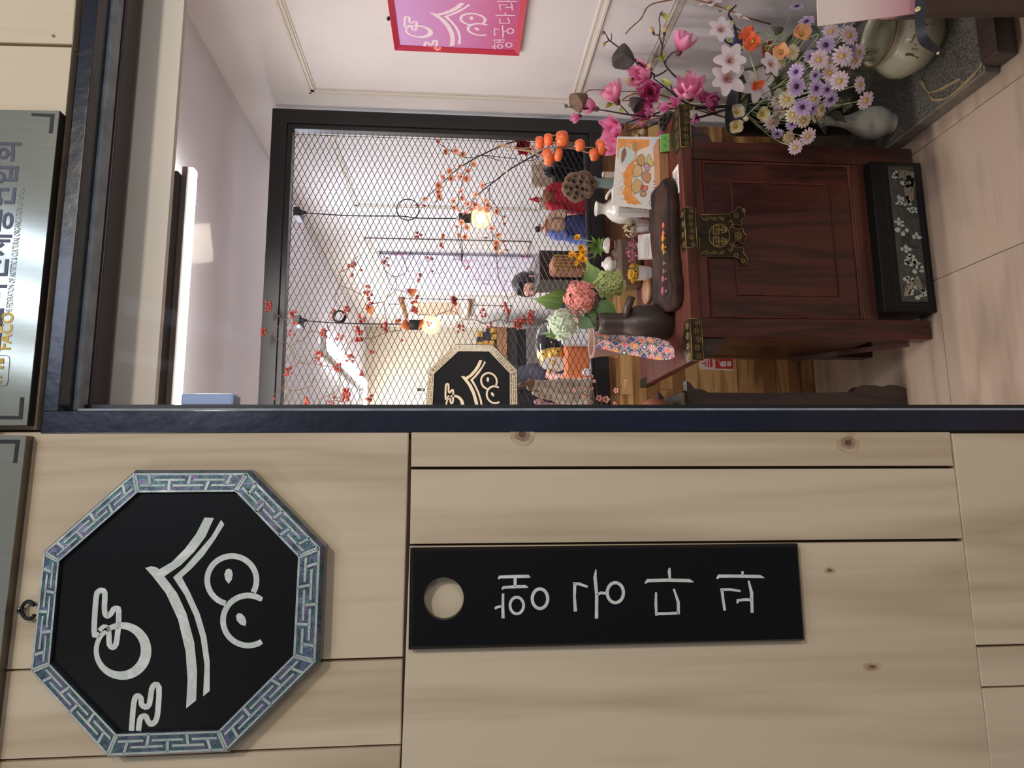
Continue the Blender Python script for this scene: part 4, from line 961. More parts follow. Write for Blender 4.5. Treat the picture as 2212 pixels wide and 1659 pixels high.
pp([(655, 450), (680, 490), (685, 550), (650, 640), (620, 680), (608, 620), (615, 520)], 'painted_beans', 'paint', 2, S(150, 100, 80))
band_c = [(690, 430), (700, 400), (730, 400), (760, 430), (755, 470), (740, 480)]; pl(band_c, 12, 'painted_handle', 'paint', 2, S(206, 218, 214))
pp([(775, 365), (810, 372), (838, 420), (842, 500), (820, 530), (795, 490), (780, 430)], 'painted_leaf', 'paint', 2, S(180, 150, 110))
for pts, colr in ((((905, 545), (945, 600), (945, 690), (900, 720), (850, 700), (820, 640), (850, 580)), (206, 160, 100)), (((850, 690), (905, 740), (915, 820), (880, 860), (790, 880), (775, 800), (800, 720)), (222, 184, 130)),
                  (((1010, 550), (1040, 620), (1080, 690), (1040, 730), (980, 670), (975, 600)), (214, 206, 120)), (((960, 670), (1020, 730), (1010, 790), (960, 790), (930, 720)), (206, 160, 170)),
                  (((960, 800), (1030, 830), (1035, 900), (1000, 970), (930, 930), (900, 880), (910, 820)), (200, 150, 110)), (((820, 900), (910, 950), (930, 1030), (870, 1090), (800, 1120), (760, 1060), (755, 1000), (790, 950)), (218, 180, 120)),
                  (((900, 990), (990, 1010), (985, 1060), (930, 1085), (885, 1050)), (230, 130, 110)), (((905, 1080), (960, 1090), (972, 1130), (930, 1165), (885, 1150), (878, 1110)), (196, 160, 120))):
    pp(pts, 'painted_rice_cake', 'paint', 2, S(*colr)); pl(list(pts)+[pts[0]], 5, 'ink_outline', 'paint_line', 3)
for pts in ([(1065, 945), (1112, 942)], [(1085, 925), (1085, 960)], [(1075, 985), (1110, 975), (1112, 1010)], [(1060, 1030), (1100, 1025), (1100, 1060)], [(1050, 1075), (1090, 1080)], [(1035, 1100), (1060, 1120), (1040, 1140)], [(1070, 1110), (1098, 1115)], [(1020, 1150), (1060, 1160)], [(1050, 1175), (1020, 1190)], [(1080, 1150), (1075, 1190)]): pl(pts, 8, 'brush_letter', 'paint_line')
pl(circ(1040, 1252, 32, 36, 16)+[(1072, 1252)], 5, 'stamp', 'paint_line'); 
for k in range(14): pl([(1128+k*3.2, 870-k*23), (1136+k*3.2, 858-k*23)], 4, 'small_writing', 'paint_line')
pp([(1030, 330), (1170, 300), (1170, 500), (1025, 525)], 'label_slip', 'paint', 1, S(226, 226, 230)); 
pl([(1140, 362), (1140, 390), (1162, 388)], 6, 'slip_letter', 'ink_navy', 2); pl([(1132, 415), (1132, 445)], 4, 'slip_letter', 'ink_navy', 2)
# green memo clip
t = thing('memo_clip', 'green speech bubble shaped clip with two dents and a slot, holding the postcard', 'clip', PY(1460, 305, 1.0))
YG = .972
def gq(x, y, k=0): return PY(1250+x/6.636, 250+y/6.636, YG)+Vector((0, k, 0))
mb = MB(); mb.prism([gq(1175, 267), (gq(1397, 236)), gq(1407, 462), gq(1352, 528), gq(1342, 492), gq(1180, 514)], (0, .006, 0)); mb.build('body', 'green_plastic', t)
mb = MB(); poly(mb, arc(1238, 325, 22, 24, 0, 345, 15), lambda x, y: gq(x, y, -.0008), (0, .001, 0)); poly(mb, arc(1238, 424, 22, 24, 0, 345, 15), lambda x, y: gq(x, y, -.0008), (0, .001, 0)); mb.build('dent', 'green_dent', t)
mb = MB(); band(mb, [(1322, 285), (1332, 436)], 14, lambda x, y: gq(x, y, -.0008), (0, .001, 0)); band(mb, [(1268, 356), (1282, 374)], 6, lambda x, y: gq(x, y, -.0008), (0, .001, 0)); mb.build('slot', 'fern_dark', t)
mb = MB(); a_, b_ = top(1482, 330), top(1455, 432); mb.bbox((b_.x, .90, ZT), (a_.x, .955, ZT+.0012), .0003); t = mb.build('paper_strip', 'card_white'); tag(t, 'strip of printed white paper lying on the chest top before the wooden stand', 'paper')
for k in range(8):
    mb = MB(); mb.box((b_.x+.012+k*.009, .908, ZT+.0012), (b_.x+.015+k*.009, .93+.006*(k % 3), ZT+.0015)); mb.build('print_line', 'ink_grey', t)
# white dispenser behind card
t = thing('white_dispenser', 'white rounded plastic dispenser standing behind the painted postcard', 'dispenser', (1.0, 1.12, ZT))
a_, b_ = PY(1322, 464, 1.10), PY(1320, 400, 1.10)
mb = MB(); mb.bbox((a_.x+.006, 1.10, ZT), (a_.x+.12, 1.145, a_.z-.008), .018); mb.build('housing', 'white_plastic', t)
mb = MB()
for k in range(7): z_ = PY(1352+k*1.9, 450, 1.10).z; mb.box((a_.x+.026, 1.0992, z_-.0012), (a_.x+.034, 1.101, z_+.0003))
for k in range(3): z_ = PY(1393+k*2.5, 450, 1.10).z; mb.box((a_.x+.02, 1.0992, z_-.001), (a_.x+.03, 1.101, z_+.0003))
mb.build('print', 'ink_grey', t)
# white bottle vase with brush print
c = Vector((PY(1330, 452, 1.30).x, 1.30, ZT)); hz = PY(1287, 455, 1.30).z-ZT; k_ = .055/.086
t = thing('bottle_vase', 'round white bottle vase with a flared lip and small shoulder lug behind the dispenser', 'vase', c)
mb = MB(); mb.lathe([(a*k_, h*hz) for a, h in ((.045, 0), (.05, .02), (.072, .18), (.086, .36), (.085, .5), (.072, .64), (.048, .74), (.034, .79), (.030, .85), (.034, .93), (.044, .985), (.045, 1.0), (.038, 1.0), (.028, .93), (.024, .8))], c, 32); mb.build('body', 'porcelain', t)
mb = MB(); mb.tube(smooth_path([c+Vector((.02, -.045, hz*.83))*1, c+Vector((.03, -.062, hz*.82)), c+Vector((.045, -.072, hz*.74)), c+Vector((.04, -.066, hz*.66))]), .009*k_, 8); mb.build('lug', 'porcelain', t)
mb = MB()
for k in range(26):
    a = -1.9+rnd.uniform(0, .95); h = rnd.uniform(.22, .52)
    r_ = (.087 if .3 < h < .55 else .082)*k_; mb.ball(c+Vector((r_*math.cos(a), r_*math.sin(a), h*hz)), .0022*rnd.uniform(.6, 1.7), 6, 4)
mb.build('brush_spots', 'ink_navy', t)
# celadon vase with lotus pods
c = Vector((PY(1300, 396, 1.30).x, 1.30, ZT)); hz = PY(1304, 396, 1.30).z-ZT
hz = PY(1283.5, 396, 1.30).z-ZT
t = thing('celadon_vase', 'slim blue green celadon vase with a flared mouth standing behind the postcard', 'vase', c)
mb = MB(); mb.lathe([(.020, 0), (.022, .01), (.027, .05), (.027, .085), (.024, .11), (.020, hz*.72), (.018, hz*.86), (.020, hz*.95), (.026, hz), (.023, hz), (.015, hz*.9)], c, 28); mb.build('body', 'celadon', t)
def pod(parent, c, n, r, hh, spin=0, name='seed_pod', mat_='pod_brown', holes=True):
    M = Matrix.Translation(c) @ frame_to(n, spin); mb = MB(); N_ = 30
    prof = [(.06, -hh), (.20, -hh*.95), (.40, -hh*.80), (.62, -hh*.58), (.82, -hh*.34), (.96, -hh*.12), (1.02, .03*hh), (.97, .08*hh), (.86, .09*hh), (.5, .06*hh), (.05, .05*hh)]
    vs = []
    for (a, h) in prof:
        for j in range(N_):
            q = 2*PI*j/N_; rr = a*r*(1+.05*math.sin(5*q+spin)+(.03 if j % 2 else -.03)*min(1, a)); vs.append(M @ Vector((rr*math.cos(q), rr*math.sin(q), h)))
    K = len(prof); fs = [(i*N_+j, i*N_+(j+1) % N_, (i+1)*N_+(j+1) % N_, (i+1)*N_+j) for i in range(K-1) for j in range(N_)]+[tuple(range(N_-1, -1, -1)), tuple((K-1)*N_+j for j in range(N_))]
    mb.add(vs, fs, True); o = mb.build(name, mat_, parent)
    if holes:
        H = [(0, 0)]+[(r*.42*math.cos(a), r*.42*math.sin(a)) for a in [spin+i*2*PI/5 for i in range(5)]]+[(r*.76*math.cos(a), r*.76*math.sin(a)) for a in [spin+.3+i*2*PI/9 for i in range(9)]]
        mb = MB(); m2 = MB()
        for i, (x, y) in enumerate(H):
            q = M @ Vector((x, y, .075*hh)); R_ = frame_to(n, spin).to_3x3()
            m2.lathe([(r*.165, -.002), (r*.165, .003), (r*.14, .006), (r*.13, 0)], q, 10, R_, True, False)
            mb.lathe([(.0002, .0004), (r*.135, .0004)], q, 10, R_, False, False)
        m2.build('cell_rim', mat_, o); mb.build('seed_hole', 'pod_hole', o)
    return o
t = thing('lotus_pods', 'pair of large dried lotus pods in the slim celadon vase', 'seed pods', c+Vector((0, 0, hz)))
c1, c2 = PY(1246, 404, 1.22), PY(1282, 392, 1.26)
pod(t, c1, TOCAM(c1, 1, .1)+Vector((.2, 0, -.1)), .054, .075, .3); pod(t, c2+Vector((0, .03, .035)), TOCAM(c2, 1, .1)+Vector((-.15, 0, .1)), .052, .07, 1.0)
mb = MB()
for q in (c1+Vector((0, .07, -.01)), c2+Vector((0, .08, .03))): mb.tube(smooth_path([q, q.lerp(c+Vector((0, 0, hz)), .5)+Vector((0, .03, 0)), c+Vector((0, 0, hz-.06))]), .003, 6)
mb.build('stem', 'stem_tan', t)
# little wooden peg figure blocks
c = PY(1310, 377, 1.36); t = thing('wooden_peg', 'small pale wooden peg with a chamfered top behind the celadon vase', 'peg', (c.x, 1.36, ZT))
mb = MB(); hq = PY(1301, 377, 1.36).z; mb.lathe([(.012, 0), (.012, hq-ZT-.014), (.009, hq-ZT-.012), (.0125, hq-ZT-.004), (.009, hq-ZT)], (c.x, 1.36, ZT), 8, None, False); mb.build('peg', 'pale_wood', t)
# pleated white mini pots with flower clusters
def minipot(xc, yc, xr, hpx, label, flcol, cx_, cy_, rx, ry, lab2, cnt, seedc):
    Yq = 1.235; b_ = PZ(xc, yc, ZT+.02); base = Vector((PY(xc, yc, Yq).x, Yq, ZT)); k = pxs(Yq); r = ry_ = xr*k; h = hpx*k
    t = thing('flower_pot', label, 'pot', base); mb = MB(); N_ = 28; prof = [(.72, 0), (.8, .02), (.95, .5), (1.0, .95), (1.0, 1.0), (.9, 1.0), (.86, .9)]; vs = []
    for (a, hh) in prof:
        for j in range(N_): q = 2*PI*j/N_; rr = r*a*(1+(.025 if j % 2 else -.025)); vs.append(base+Vector((rr*math.cos(q), rr*math.sin(q), h*hh)))
    K = len(prof); mb.add(vs, [(i*N_+j, i*N_+(j+1) % N_, (i+1)*N_+(j+1) % N_, (i+1)*N_+j) for i in range(K-1) for j in range(N_)]+[tuple(range(N_-1, -1, -1))], False); mb.build('pot', 'white_plastic', t)
    mb = MB(); mb.lathe([(.0005, h*.86), (r*.87, h*.86)], base, 16, None, True, False); mb.build('soil', 'clay_dark', t)
    pl_ = thing('pot_plant', lab2, 'plant', base+Vector((0, 0, h*.9))); cc = PY(cx_, cy_, Yq)
    mb = MB(); rr = random.Random(seedc)
    for q in range(cnt):
        while True:
            v = Vector((rr.uniform(-1, 1), rr.uniform(-1, .5), rr.uniform(-1, 1)))
            if .5 < v.length < 1: break
        p = cc+Vector((v.x*ry*k, v.y*ry*k*.8, v.z*rx*k)); M = Matrix.Translation(p) @ frame_to(v+Vector((0, -.7, .2)), rr.uniform(0, 6)); s = rr.uniform(.0042, .0062)
        for j in range(5): mb.petal(M @ Matrix.Rotation(j*2*PI/5, 4, 'Z'), s, s*.9, .3, .0, .2, tuple(c*rr.uniform(.85, 1.05) for c in flcol[:3])+(1,), nx=2, ny=2)
        mb.col = S(150, 120, 50); mb.ball(M @ Vector((0, 0, .0008)), .0011, 5, 3); 
    mb.build('blossoms', 'petal', pl_)
    mb = MB()
    for j in range(5):
        a = -PI*.15-j*PI*.17; M = Matrix.Translation(base+Vector((0, 0, h*.95))) @ Matrix.Rotation(a, 4, 'Z')
        mb.petal(M, r*1.5, r*.8, .9, .1, .3, S(64, 96, 52), S(96, 130, 70), tip=.6, seed=j)
    mb.build('leaf', 'leaf', pl_)
    mb = MB()
    for j in range(8): a = rr.uniform(0, 6.28); mb.tube([base+Vector((r*.4*math.cos(a), r*.4*math.sin(a), h*.85)), cc+Vector((rr.uniform(-.5, .5)*ry*k, 0, rr.uniform(-.4, .4)*rx*k))], .001, 4)
    mb.build('stem', 'stem_green', pl_)
minipot(1395, 489, 15.5, 34, 'small pleated white pot left of the propped postcard, cream flowers in it', S(236, 216, 188), 1363, 491, 17, 23, 'cluster of tiny cream flowers in the pot nearest the postcard', 95, 1)
minipot(1397, 540, 15, 34, 'small pleated white pot hidden behind the printed white card', S(190, 108, 132), 1366, 541, 14, 28, 'cluster of tiny mauve pink flowers above the printed white card', 90, 2)
minipot(1397, 590, 17, 32, 'small pleated white pot beyond the printed card, with the yellow flowers', S(232, 178, 40), 1370, 589, 14, 24, 'cluster of tiny yellow flowers in the small white pot', 90, 3)
# printed card
q = [PY(1378.5, 507.5, 1.045), PY(1410.5, 503, 1.035), PY(1409.5, 560, 1.035), PY(1379, 561, 1.045)]
mb = MB(); mb.prism(q, (0, .0012, 0)); t = tag(mb.build('printed_card', 'card_white'), 'small white card with pink border and printed lines leaning before the mini pots', 'card')
qc = sum(q, Vector())/4; mb = MB()
def cqf(u, v): return q[0].lerp(q[1], u).lerp(q[3].lerp(q[2], u), v)+Vector((0, -.0005, 0))
for (u0, v0, u1, v1) in ((.03, .03, .06, .97), (.03, .94, .97, .97), (.05, .03, .3, .06)): mb.prism([cqf(u0, v0), cqf(u1, v0), cqf(u1, v1), cqf(u0, v1)], (0, .0003, 0))
for k in range(9): mb.prism([cqf(.06+rnd.uniform(0, .2), .04+.03*k), cqf(.1+rnd.uniform(0, .2), .05+.03*k), cqf(.08+rnd.uniform(0, .2), .07+.03*k)], (0, .0003, 0))
mb.build('border', 'card_pink', t)
mb = MB()
for r_, (v0, v1) in ((.46, (.18, .88)), (.60, (.12, .90)), (.72, (.2, .86))):
    v = v0
    while v < v1: w_ = rnd.uniform(.015, .05); mb.prism([cqf(r_-.02, v), cqf(r_+.02, v), cqf(r_+.02, v+w_), cqf(r_-.02, v+w_)], (0, .0003, 0)); v += w_+.014
mb.build('printed_line', 'ink_grey', t)
# brown glazed pedestal box and two copper-red bottles on it
zc = PY(1326, 560, 1.38).z; a_, b_ = PY(1340, 610, 1.30), PY(1340, 509, 1.30)
t = thing('glazed_plinth', 'dark brown glazed oblong clay vessel behind the row of mini pots', 'vessel', ((a_.x+b_.x)/2, 1.36, ZT))
mb = MB(); mb.bbox((a_.x, 1.315, ZT), (b_.x, 1.415, zc), .014); mb.build('body', 'clay_brown', t)
for (yc, lab, m_) in ((530, 'small round copper red and white bottle vase, leaves in its neck', 'oxblood'), (571, 'small round white bottle vase with a red blush behind the green hydrangea', 'white_red')):
    c = Vector((PY(1312, yc, 1.365).x, 1.365, zc)); k = pxs(1.365); H = 27*k; r = 18.5*k
    t = thing('bud_vase', lab, 'vase', c); mb = MB()
    mb.lathe([(r*.6, 0), (r*.62, H*.06), (r*.58, H*.08), (r*.85, H*.22), (r, H*.5), (r*.85, H*.78), (r*.5, H*.95), (r*.3, H*1.02), (r*.34, H*1.12), (r*.24, H*1.1)], c, 24); mb.build('body', m_, t)
    mb = MB(); mb.lathe([(r*.6, 0), (r*.64, H*.02), (r*.63, H*.07), (r*.6, H*.08)], c, 24); mb.build('foot_ring', 'porcelain', t)
    if m_ == 'oxblood':
        mb = MB(); mb.lathe([(r*1.002, H*.55), (r*.96, H*.66), (r*.86, H*.785), (r*.5, H*.955), (r*.31, H*1.025)], c, 24, None, True, False); mb.build('white_glaze', 'porcelain', t)
    else:
        mb = MB(); 
        for j in range(5): a = -1.2+j*.3; mb.ball(c+Vector((r*.97*math.cos(a), r*.97*math.sin(a), H*(.35+.06*math.sin(j*2)))), .004, 6, 4, (1, .5, 1.6))
        mb.build('red_blush', 'oxblood', t)
# yellow freesia sprig and broad green leaves
def leafm(mb, p, dirv, L, W, c0=S(70, 108, 50), c1=S(112, 146, 66), fold=.35, nrm=None, curl=(.2, -.25), seed=0, tip=.92, ny=4):
    d = Vector(dirv).normalized(); n = Vector(nrm) if nrm else (CAM-Vector(p)).normalized(); n = (n-d*n.dot(d)); n = n.normalized() if n.length > .05 else d.orthogonal()
    y = n.cross(d); M = Matrix((d, y, n)).transposed().to_4x4(); M.translation = Vector(p)
    mb.petal(M, L, W, curl[0], curl[1], fold, c0, c1, tip=tip, nx=7, ny=ny, seed=seed, shape=.8)
def pdir(x0, y0, x1, y1, Y, dy=0): return PY(x1, y1, Y+dy)-PY(x0, y0, Y)
t = thing('freesia_sprig', 'yellow freesia sprig with pointed green leaves in the copper red bud vase', 'flowers', PY(1300, 531, 1.345))
Yf = 1.33
for k, (x, y, r_) in enumerate(((1249, 516, 10), (1239, 552, 11), (1256, 535, 11), (1250, 548, 12), (1262, 545, 10), (1260, 560, 10), (1250, 562, 7), (1246, 569, 6), (1268, 562, 7))):
    c = PY(x, y, Yf-rnd.uniform(0, .03)); M = Matrix.Translation(c) @ frame_to(TOCAM(c, .8, .5)+Vector((0, 0, .4)), k); mb = MB(); s = r_*pxs(Yf)
    for j in range(6): mb.petal(M @ Matrix.Rotation(j*PI/3, 4, 'Z'), s*1.25, s*.8, 1.25, .1, .5, S(206, 140, 20), S(248, 190, 50), ruf=.08, seed=j)
    mb.build('freesia', 'petal', t)
mb = MB()
for pts in ([(1302, 531), (1280, 522), (1252, 517)], [(1302, 531), (1282, 545), (1258, 548), (1242, 554)], [(1300, 532), (1280, 555), (1262, 562)]): mb.tube(smooth_path([PY(x, y, Yf+.01) for x, y in pts]), .0016, 5)
mb.build('stem', 'stem_green', t)
for k, (x0_, y0_, x1_, y1_, wpx) in enumerate(((1290, 528, 1276, 508, 7), (1290, 530, 1306, 512, 10), (1288, 531, 1262, 530, 11), (1290, 534, 1311, 545, 12), (1287, 535, 1284, 560, 11), (1292, 536, 1300, 556, 8), (1284, 529, 1280, 512, 7), (1292, 528, 1294, 511, 8), (1284, 534, 1270, 548, 7))):
    p = PY(x0_, y0_, Yf-.005); d_ = pdir(x0_, y0_, x1_, y1_, Yf, -.02); mb = MB(); leafm(mb, p, d_, d_.length*1.05, wpx*pxs(Yf)*1.25, S(74, 112, 44), S(120, 150, 70), seed=k); mb.build('leaf', 'leaf', t)
# hydrangeas
def hydrangea(x, y, rpx, Y, col, cc, label, cnt, seedc, rot):
    c = PY(x, y, Y); k = pxs(Y); R_ = rpx*k; t = thing('hydrangea', label, 'flower', c); rr = random.Random(seedc); pts = []
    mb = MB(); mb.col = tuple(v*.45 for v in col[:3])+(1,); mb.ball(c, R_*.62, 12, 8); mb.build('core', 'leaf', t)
    for i in range(cnt):
        z = 1-2*(i+.5)/cnt; a = i*2.39996; q = Vector((math.sqrt(1-z*z)*math.cos(a), math.sqrt(1-z*z)*math.sin(a), z))
        if q.dot((CAM-c).normalized()) < -.25: continue
        pts.append(q)
    for i, q in enumerate(pts):
        p = c+q*R_*rr.uniform(.78, 1.04); M = Matrix.Translation(p) @ frame_to(q+Vector((rr.uniform(-.4, .4), rr.uniform(-.4, .4), rr.uniform(-.4, .4))), rr.uniform(0, 6)); s = R_*rr.uniform(.21, .28); mb = MB()
        v_ = rr.uniform(.9, 1.08); cl = tuple(min(1, a*v_) for a in col[:3])+(1,)
        for j in range(4): mb.petal(M @ Matrix.Rotation(j*PI/2, 4, 'Z'), s, s*1.05, .15, -.1, .12, cl, tuple(min(1, a*1.15) for a in cc[:3])+(1,), nx=5, ny=4, blunt=True, seed=i)
        mb.col = cc; mb.ball(M @ Vector((0, 0, s*.08)), s*.09, 6, 4)
        mb.build('floret', 'petal', t)
    return t, c
YH = 1.06
hp, c1 = hydrangea(1254, 641, 37, YH, S(226, 132, 126), S(248, 178, 162), 'round salmon pink hydrangea head in the middle of the three', 112, 1, 0)
hg, c2 = hydrangea(1317, 614, 33, YH+.01, S(172, 190, 112), S(212, 222, 156), 'round pale green hydrangea head above the mini pots', 100, 2, 0)
hb, c3 = hydrangea(1215, 701, 33, YH+.02, S(196, 212, 200), S(224, 232, 200), 'round pale blue white hydrangea head at the left of the bunch', 112, 3, 0)
HV = Vector((PY(1300, 694, 1.08).x, 1.10, 0))
for root, c in ((hp, c1), (hg, c2), (hb, c3)):
    mb = MB(); mb.tube(smooth_path([c, c.lerp(HV+Vector((0, 0, 1.14)), .6)+Vector((0, .02, 0)), HV+Vector((0, 0, 1.02))]), .003, 6); mb.build('stem', 'stem_green', root)
def hleaf(root, x0_, y0_, x1_, y1_, wpx, Y, c0, c1, nr=None, dy=0, seed=0):
    p = PY(x0_, y0_, Y); d_ = PY(x1_, y1_, Y+dy)-p; mb = MB(); leafm(mb, p, d_, d_.length*1.08, wpx*pxs(Y)*1.1, c0, c1, fold=.22, nrm=nr, seed=seed, ny=6); o = mb.build('leaf', 'leaf', root)
    mb = MB(); n = (CAM-p).normalized(); pts = [p+d_*(u/6)+n*(.003+.01*math.sin(u/6*PI)) for u in range(7)]; mb.tube(pts, [.0011]*6+[.0004], 4)
    mb.build('midrib', 'stem_green', o)
G0, G1 = S(84, 120, 56), S(136, 160, 84)
hleaf(hp, 1216, 656, 1148, 645, 36, YH+.03, G0, G1, seed=1); hleaf(hp, 1222, 638, 1170, 640, 30, YH+.04, G0, G1, seed=2)
hleaf(hg, 1288, 618, 1268, 560, 48, YH+.04, G0, G1, seed=3); hleaf(hg, 1294, 652, 1340, 700, 42, YH+.0, G0, S(112, 146, 70), seed=4)
hleaf(hp, 1268, 672, 1292, 702, 30, YH+.03, G0, S(110, 140, 76), seed=5); hleaf(hb, 1250, 692, 1288, 710, 30, YH+.02, S(110, 140, 104), S(136, 166, 120), seed=6)
hleaf(hb, 1208, 722, 1180, 728, 22, YH+.03, G0, G1, seed=7); hleaf(hb, 1190, 720, 1168, 721, 10, YH+.03, S(150, 180, 160), G1, seed=8)
# dark earthen kettle with side handle, holding the hydrangeas
c = Vector((PY(1395, 700, 1.06).x, 1.06, ZT)); k = pxs(1.06); zn0 = PY(1345, 700, 1.06).z-ZT; zn1 = PY(1292, 700, 1.06).z-ZT; R_ = 44*k
t = thing('earthen_kettle', 'dark brown earthen kettle with tall neck and side handle holding the hydrangeas', 'kettle', c)
mb = MB(); mb.lathe([(R_*.7, 0), (R_*.78, .004), (R_*.98, zn0*.25), (R_*1.0, zn0*.45), (R_*.93, zn0*.72), (R_*.74, zn0*.93), (R_*.60, zn0), (R_*.55, zn0+.01), (R_*.57, zn1-.02), (R_*.52, zn1), (R_*.45, zn1+.002), (R_*.45, zn1-.03)], c, 32, None, True, False); mb.build('body', 'clay_dark', t)
h0, h1, h2 = PY(1352, 672, 1.0), PY(1344, 680, 1.0), PY(1363, 643, .98)
mb = MB(); mb.tube([PY(1352, 684, 1.03), PY(1353, 672, 1.0), PY(1364, 641, .975)], [.012, .013, .0125], 12); mb.tube([PY(1358, 664, 1.0), PY(1362, 668, 1.03)], [.006, .008], 8); mb.build('handle', 'clay_dark', t)
# round wooden coaster leaning at the back
c = top(1396, 628); mb = MB(); mb.lathe([(.0, 0), (.048, 0), (.05, .003), (.05, .010), (.048, .013), (0, .013)], Vector((PZ(1396, 628, ZT+.01).x, PZ(1396, 628, ZT+.01).y, ZT)), 32, None, True)
tag(mb.build('wooden_coaster', 'mid_wood'), 'flat round brown wooden coaster lying between the mini pots and the kettle', 'coaster')
# ribbed clay jar + patterned cloth strip
YJ = 1.20; zr = PY(1276, 740, YJ).z; c = Vector((PY(1276, 738, YJ).x, YJ, ZT)); k = pxs(YJ); R_ = 37*k; H = zr-ZT
t = thing('ribbed_jar', 'pale brown ribbed clay jar with a wide open mouth at the chest corner', 'jar', c)
pr = [(R_*.55, 0), (R_*.58, .005)]
for i in range(12): u = (i+1)/12; pr += [(R_*(.58+.34*u)+(.0012 if i % 2 else 0), H*.9*u)]
pr += [(R_*.96, H*.92), (R_*1.0, H*.97), (R_*1.0, H*.995), (R_*.93, H), (R_*.86, H*.98), (R_*.8, H*.8), (R_*.55, H*.1)]
mb = MB(); mb.lathe(pr, c, 36, None, True, False); mb.build('body', 'clay_ribbed', t)
# cloth: printed tile pattern as vertex pigment on a fine grid
def cloth_col(u, v):
    U, V = u*12.5, v*2.6; iu, iv = math.floor(U), math.floor(V); fu, fv = U-iu-.5, V-iv-.5; r = math.hypot(fu, fv); a = math.atan2(fv, fu)
    kind = (iu+2*iv) % 5; base = S(52, 62, 112)
    if r < .16: return [S(224, 62, 60), S(244, 150, 60), S(170, 200, 180), S(224, 110, 90), S(60, 90, 170)][kind]
    if r < .30: return [S(230, 170, 150), S(250, 190, 90), S(40, 48, 90), S(236, 226, 214), S(34, 40, 80)][kind] if math.cos(6*a) > -.2 else base
    if abs(abs(fu)+abs(fv)-.52) < .07: return S(222, 128, 104)
    if abs(fu) > .40 or abs(fv) > .40: return S(112, 140, 128) if (iu+iv) % 2 else S(44, 52, 100)
    return base if math.sin(12*a+r*20) > -.3 else S(176, 196, 180)
t = thing('patterned_cloth', 'folded strip of blue and orange tile patterned cloth draped beside the kettle', 'cloth', PY(1440, 750, .95))
cen = [((1285, 714), (1288, 750), 1.10), ((1310, 720), (1316, 757), 1.07), ((1345, 723), (1350, 764), 1.05), ((1380, 725), (1390, 771), 1.02), ((1415, 728), (1418, 776), .985), ((1440, 735), (1445, 776), .955), ((1447, 739), (1453, 773), .94), ((1447, 744), (1459, 770), .925)]
A_ = smooth_path([PY(a[0], a[1], Y) for a, b_, Y in cen], 34); B_ = smooth_path([PY(b_[0], b_[1], Y) for a, b_, Y in cen], 34)
vs, cs, fs = [], [], []; NU, NV = len(A_), 48
for i in range(NU):
    for j in range(NV+1):
        v = j/NV; p = A_[i].lerp(B_[i], v); p = p+Vector((0, -.010*math.sin(v*PI)+.006*math.sin(v*PI*2+i*.01), 0)); p.z = max(p.z, ZT+.002) if p.y > .87 else p.z; vs.append(p); cs.append(cloth_col(i/NU, v))
nv = len(vs); vs2 = vs+[p+Vector((0, .003, -.001)) for p in vs]; W_ = NV+1
for i in range(NU-1):
    for j in range(NV): fs += [(i*W_+j, i*W_+j+1, (i+1)*W_+j+1, (i+1)*W_+j), (nv+i*W_+j, nv+(i+1)*W_+j, nv+(i+1)*W_+j+1, nv+i*W_+j+1)]
    fs += [(i*W_, (i+1)*W_, nv+(i+1)*W_, nv+i*W_), (i*W_+NV, nv+i*W_+NV, nv+(i+1)*W_+NV, (i+1)*W_+NV)]
mb = MB(); mb.add(vs2, fs, True, cs+cs); mb.build('strip', 'fabric_print', t)

# ================================================================== persimmon string
YR = 1.33
t = thing('persimmon_string', 'string of nine orange persimmons hung on brown cord before the mesh', 'garland', PY(1180, 320, YR))
def zf(x, y): return (1120+x/10.055, 250+y/10.055)
for k, (x, y, rx, ry, ax) in enumerate(((455, 590, 105, 155, (.2, .9)), (650, 520, 105, 145, (0, 1)), (950, 500, 150, 185, (-.1, 1)), (640, 900, 125, 200, (-.9, .2)), (870, 850, 95, 150, (.5, .6)), (1335, 640, 115, 140, (-.6, .2)), (1650, 845, 115, 150, (-.8, .3)), (1815, 670, 135, 200, (-.8, .1)))):
    px, py = zf(x, y); c = PY(px, py, YR-.02*(k % 3)); kk = pxs(YR)/10.055; mb = MB(); ax3 = (DN*ax[0]+RT*(-ax[1])*.3-FW*.45).normalized() if k != 4 else Vector((.3, .5, .6))
    ax3 = (-DN*(.55+.4*abs(ax[0]))+FW*.05+RT*.3*ax[0]).normalized(); R_ = frame_to(ax3).to_3x3(); r = ry*kk; f = rx/ry
    mb.lathe([(.0005, f*.62), (.25, f*.66), (.42, f*.86), (.68, f*.94), (.92, f*.62), (1.0, 0), (.93, -f*.5), (.7, -f*.86), (.38, -f*.98), (.001, -f)], c, 24, R_ @ Matrix.Scale(r, 3), True, False); fr_ = mb.build('persimmon', 'persimmon', t)
    mb = MB(); M = Matrix.Translation(c+ax3*r*f*.64) @ frame_to(ax3)
    for j in range(4): mb.petal(M @ Matrix.Rotation(j*PI/2+.4, 4, 'Z'), r*.5, r*.55, .1, .9, .2, S(120, 84, 52), S(150, 110, 70), tip=.5, ruf=.1, seed=j)
    mb.tube([c+ax3*r*f*.6, c+ax3*r*f*1.05], .0028, 5); mb.build('calyx', 'petal', fr_)
mb = MB()
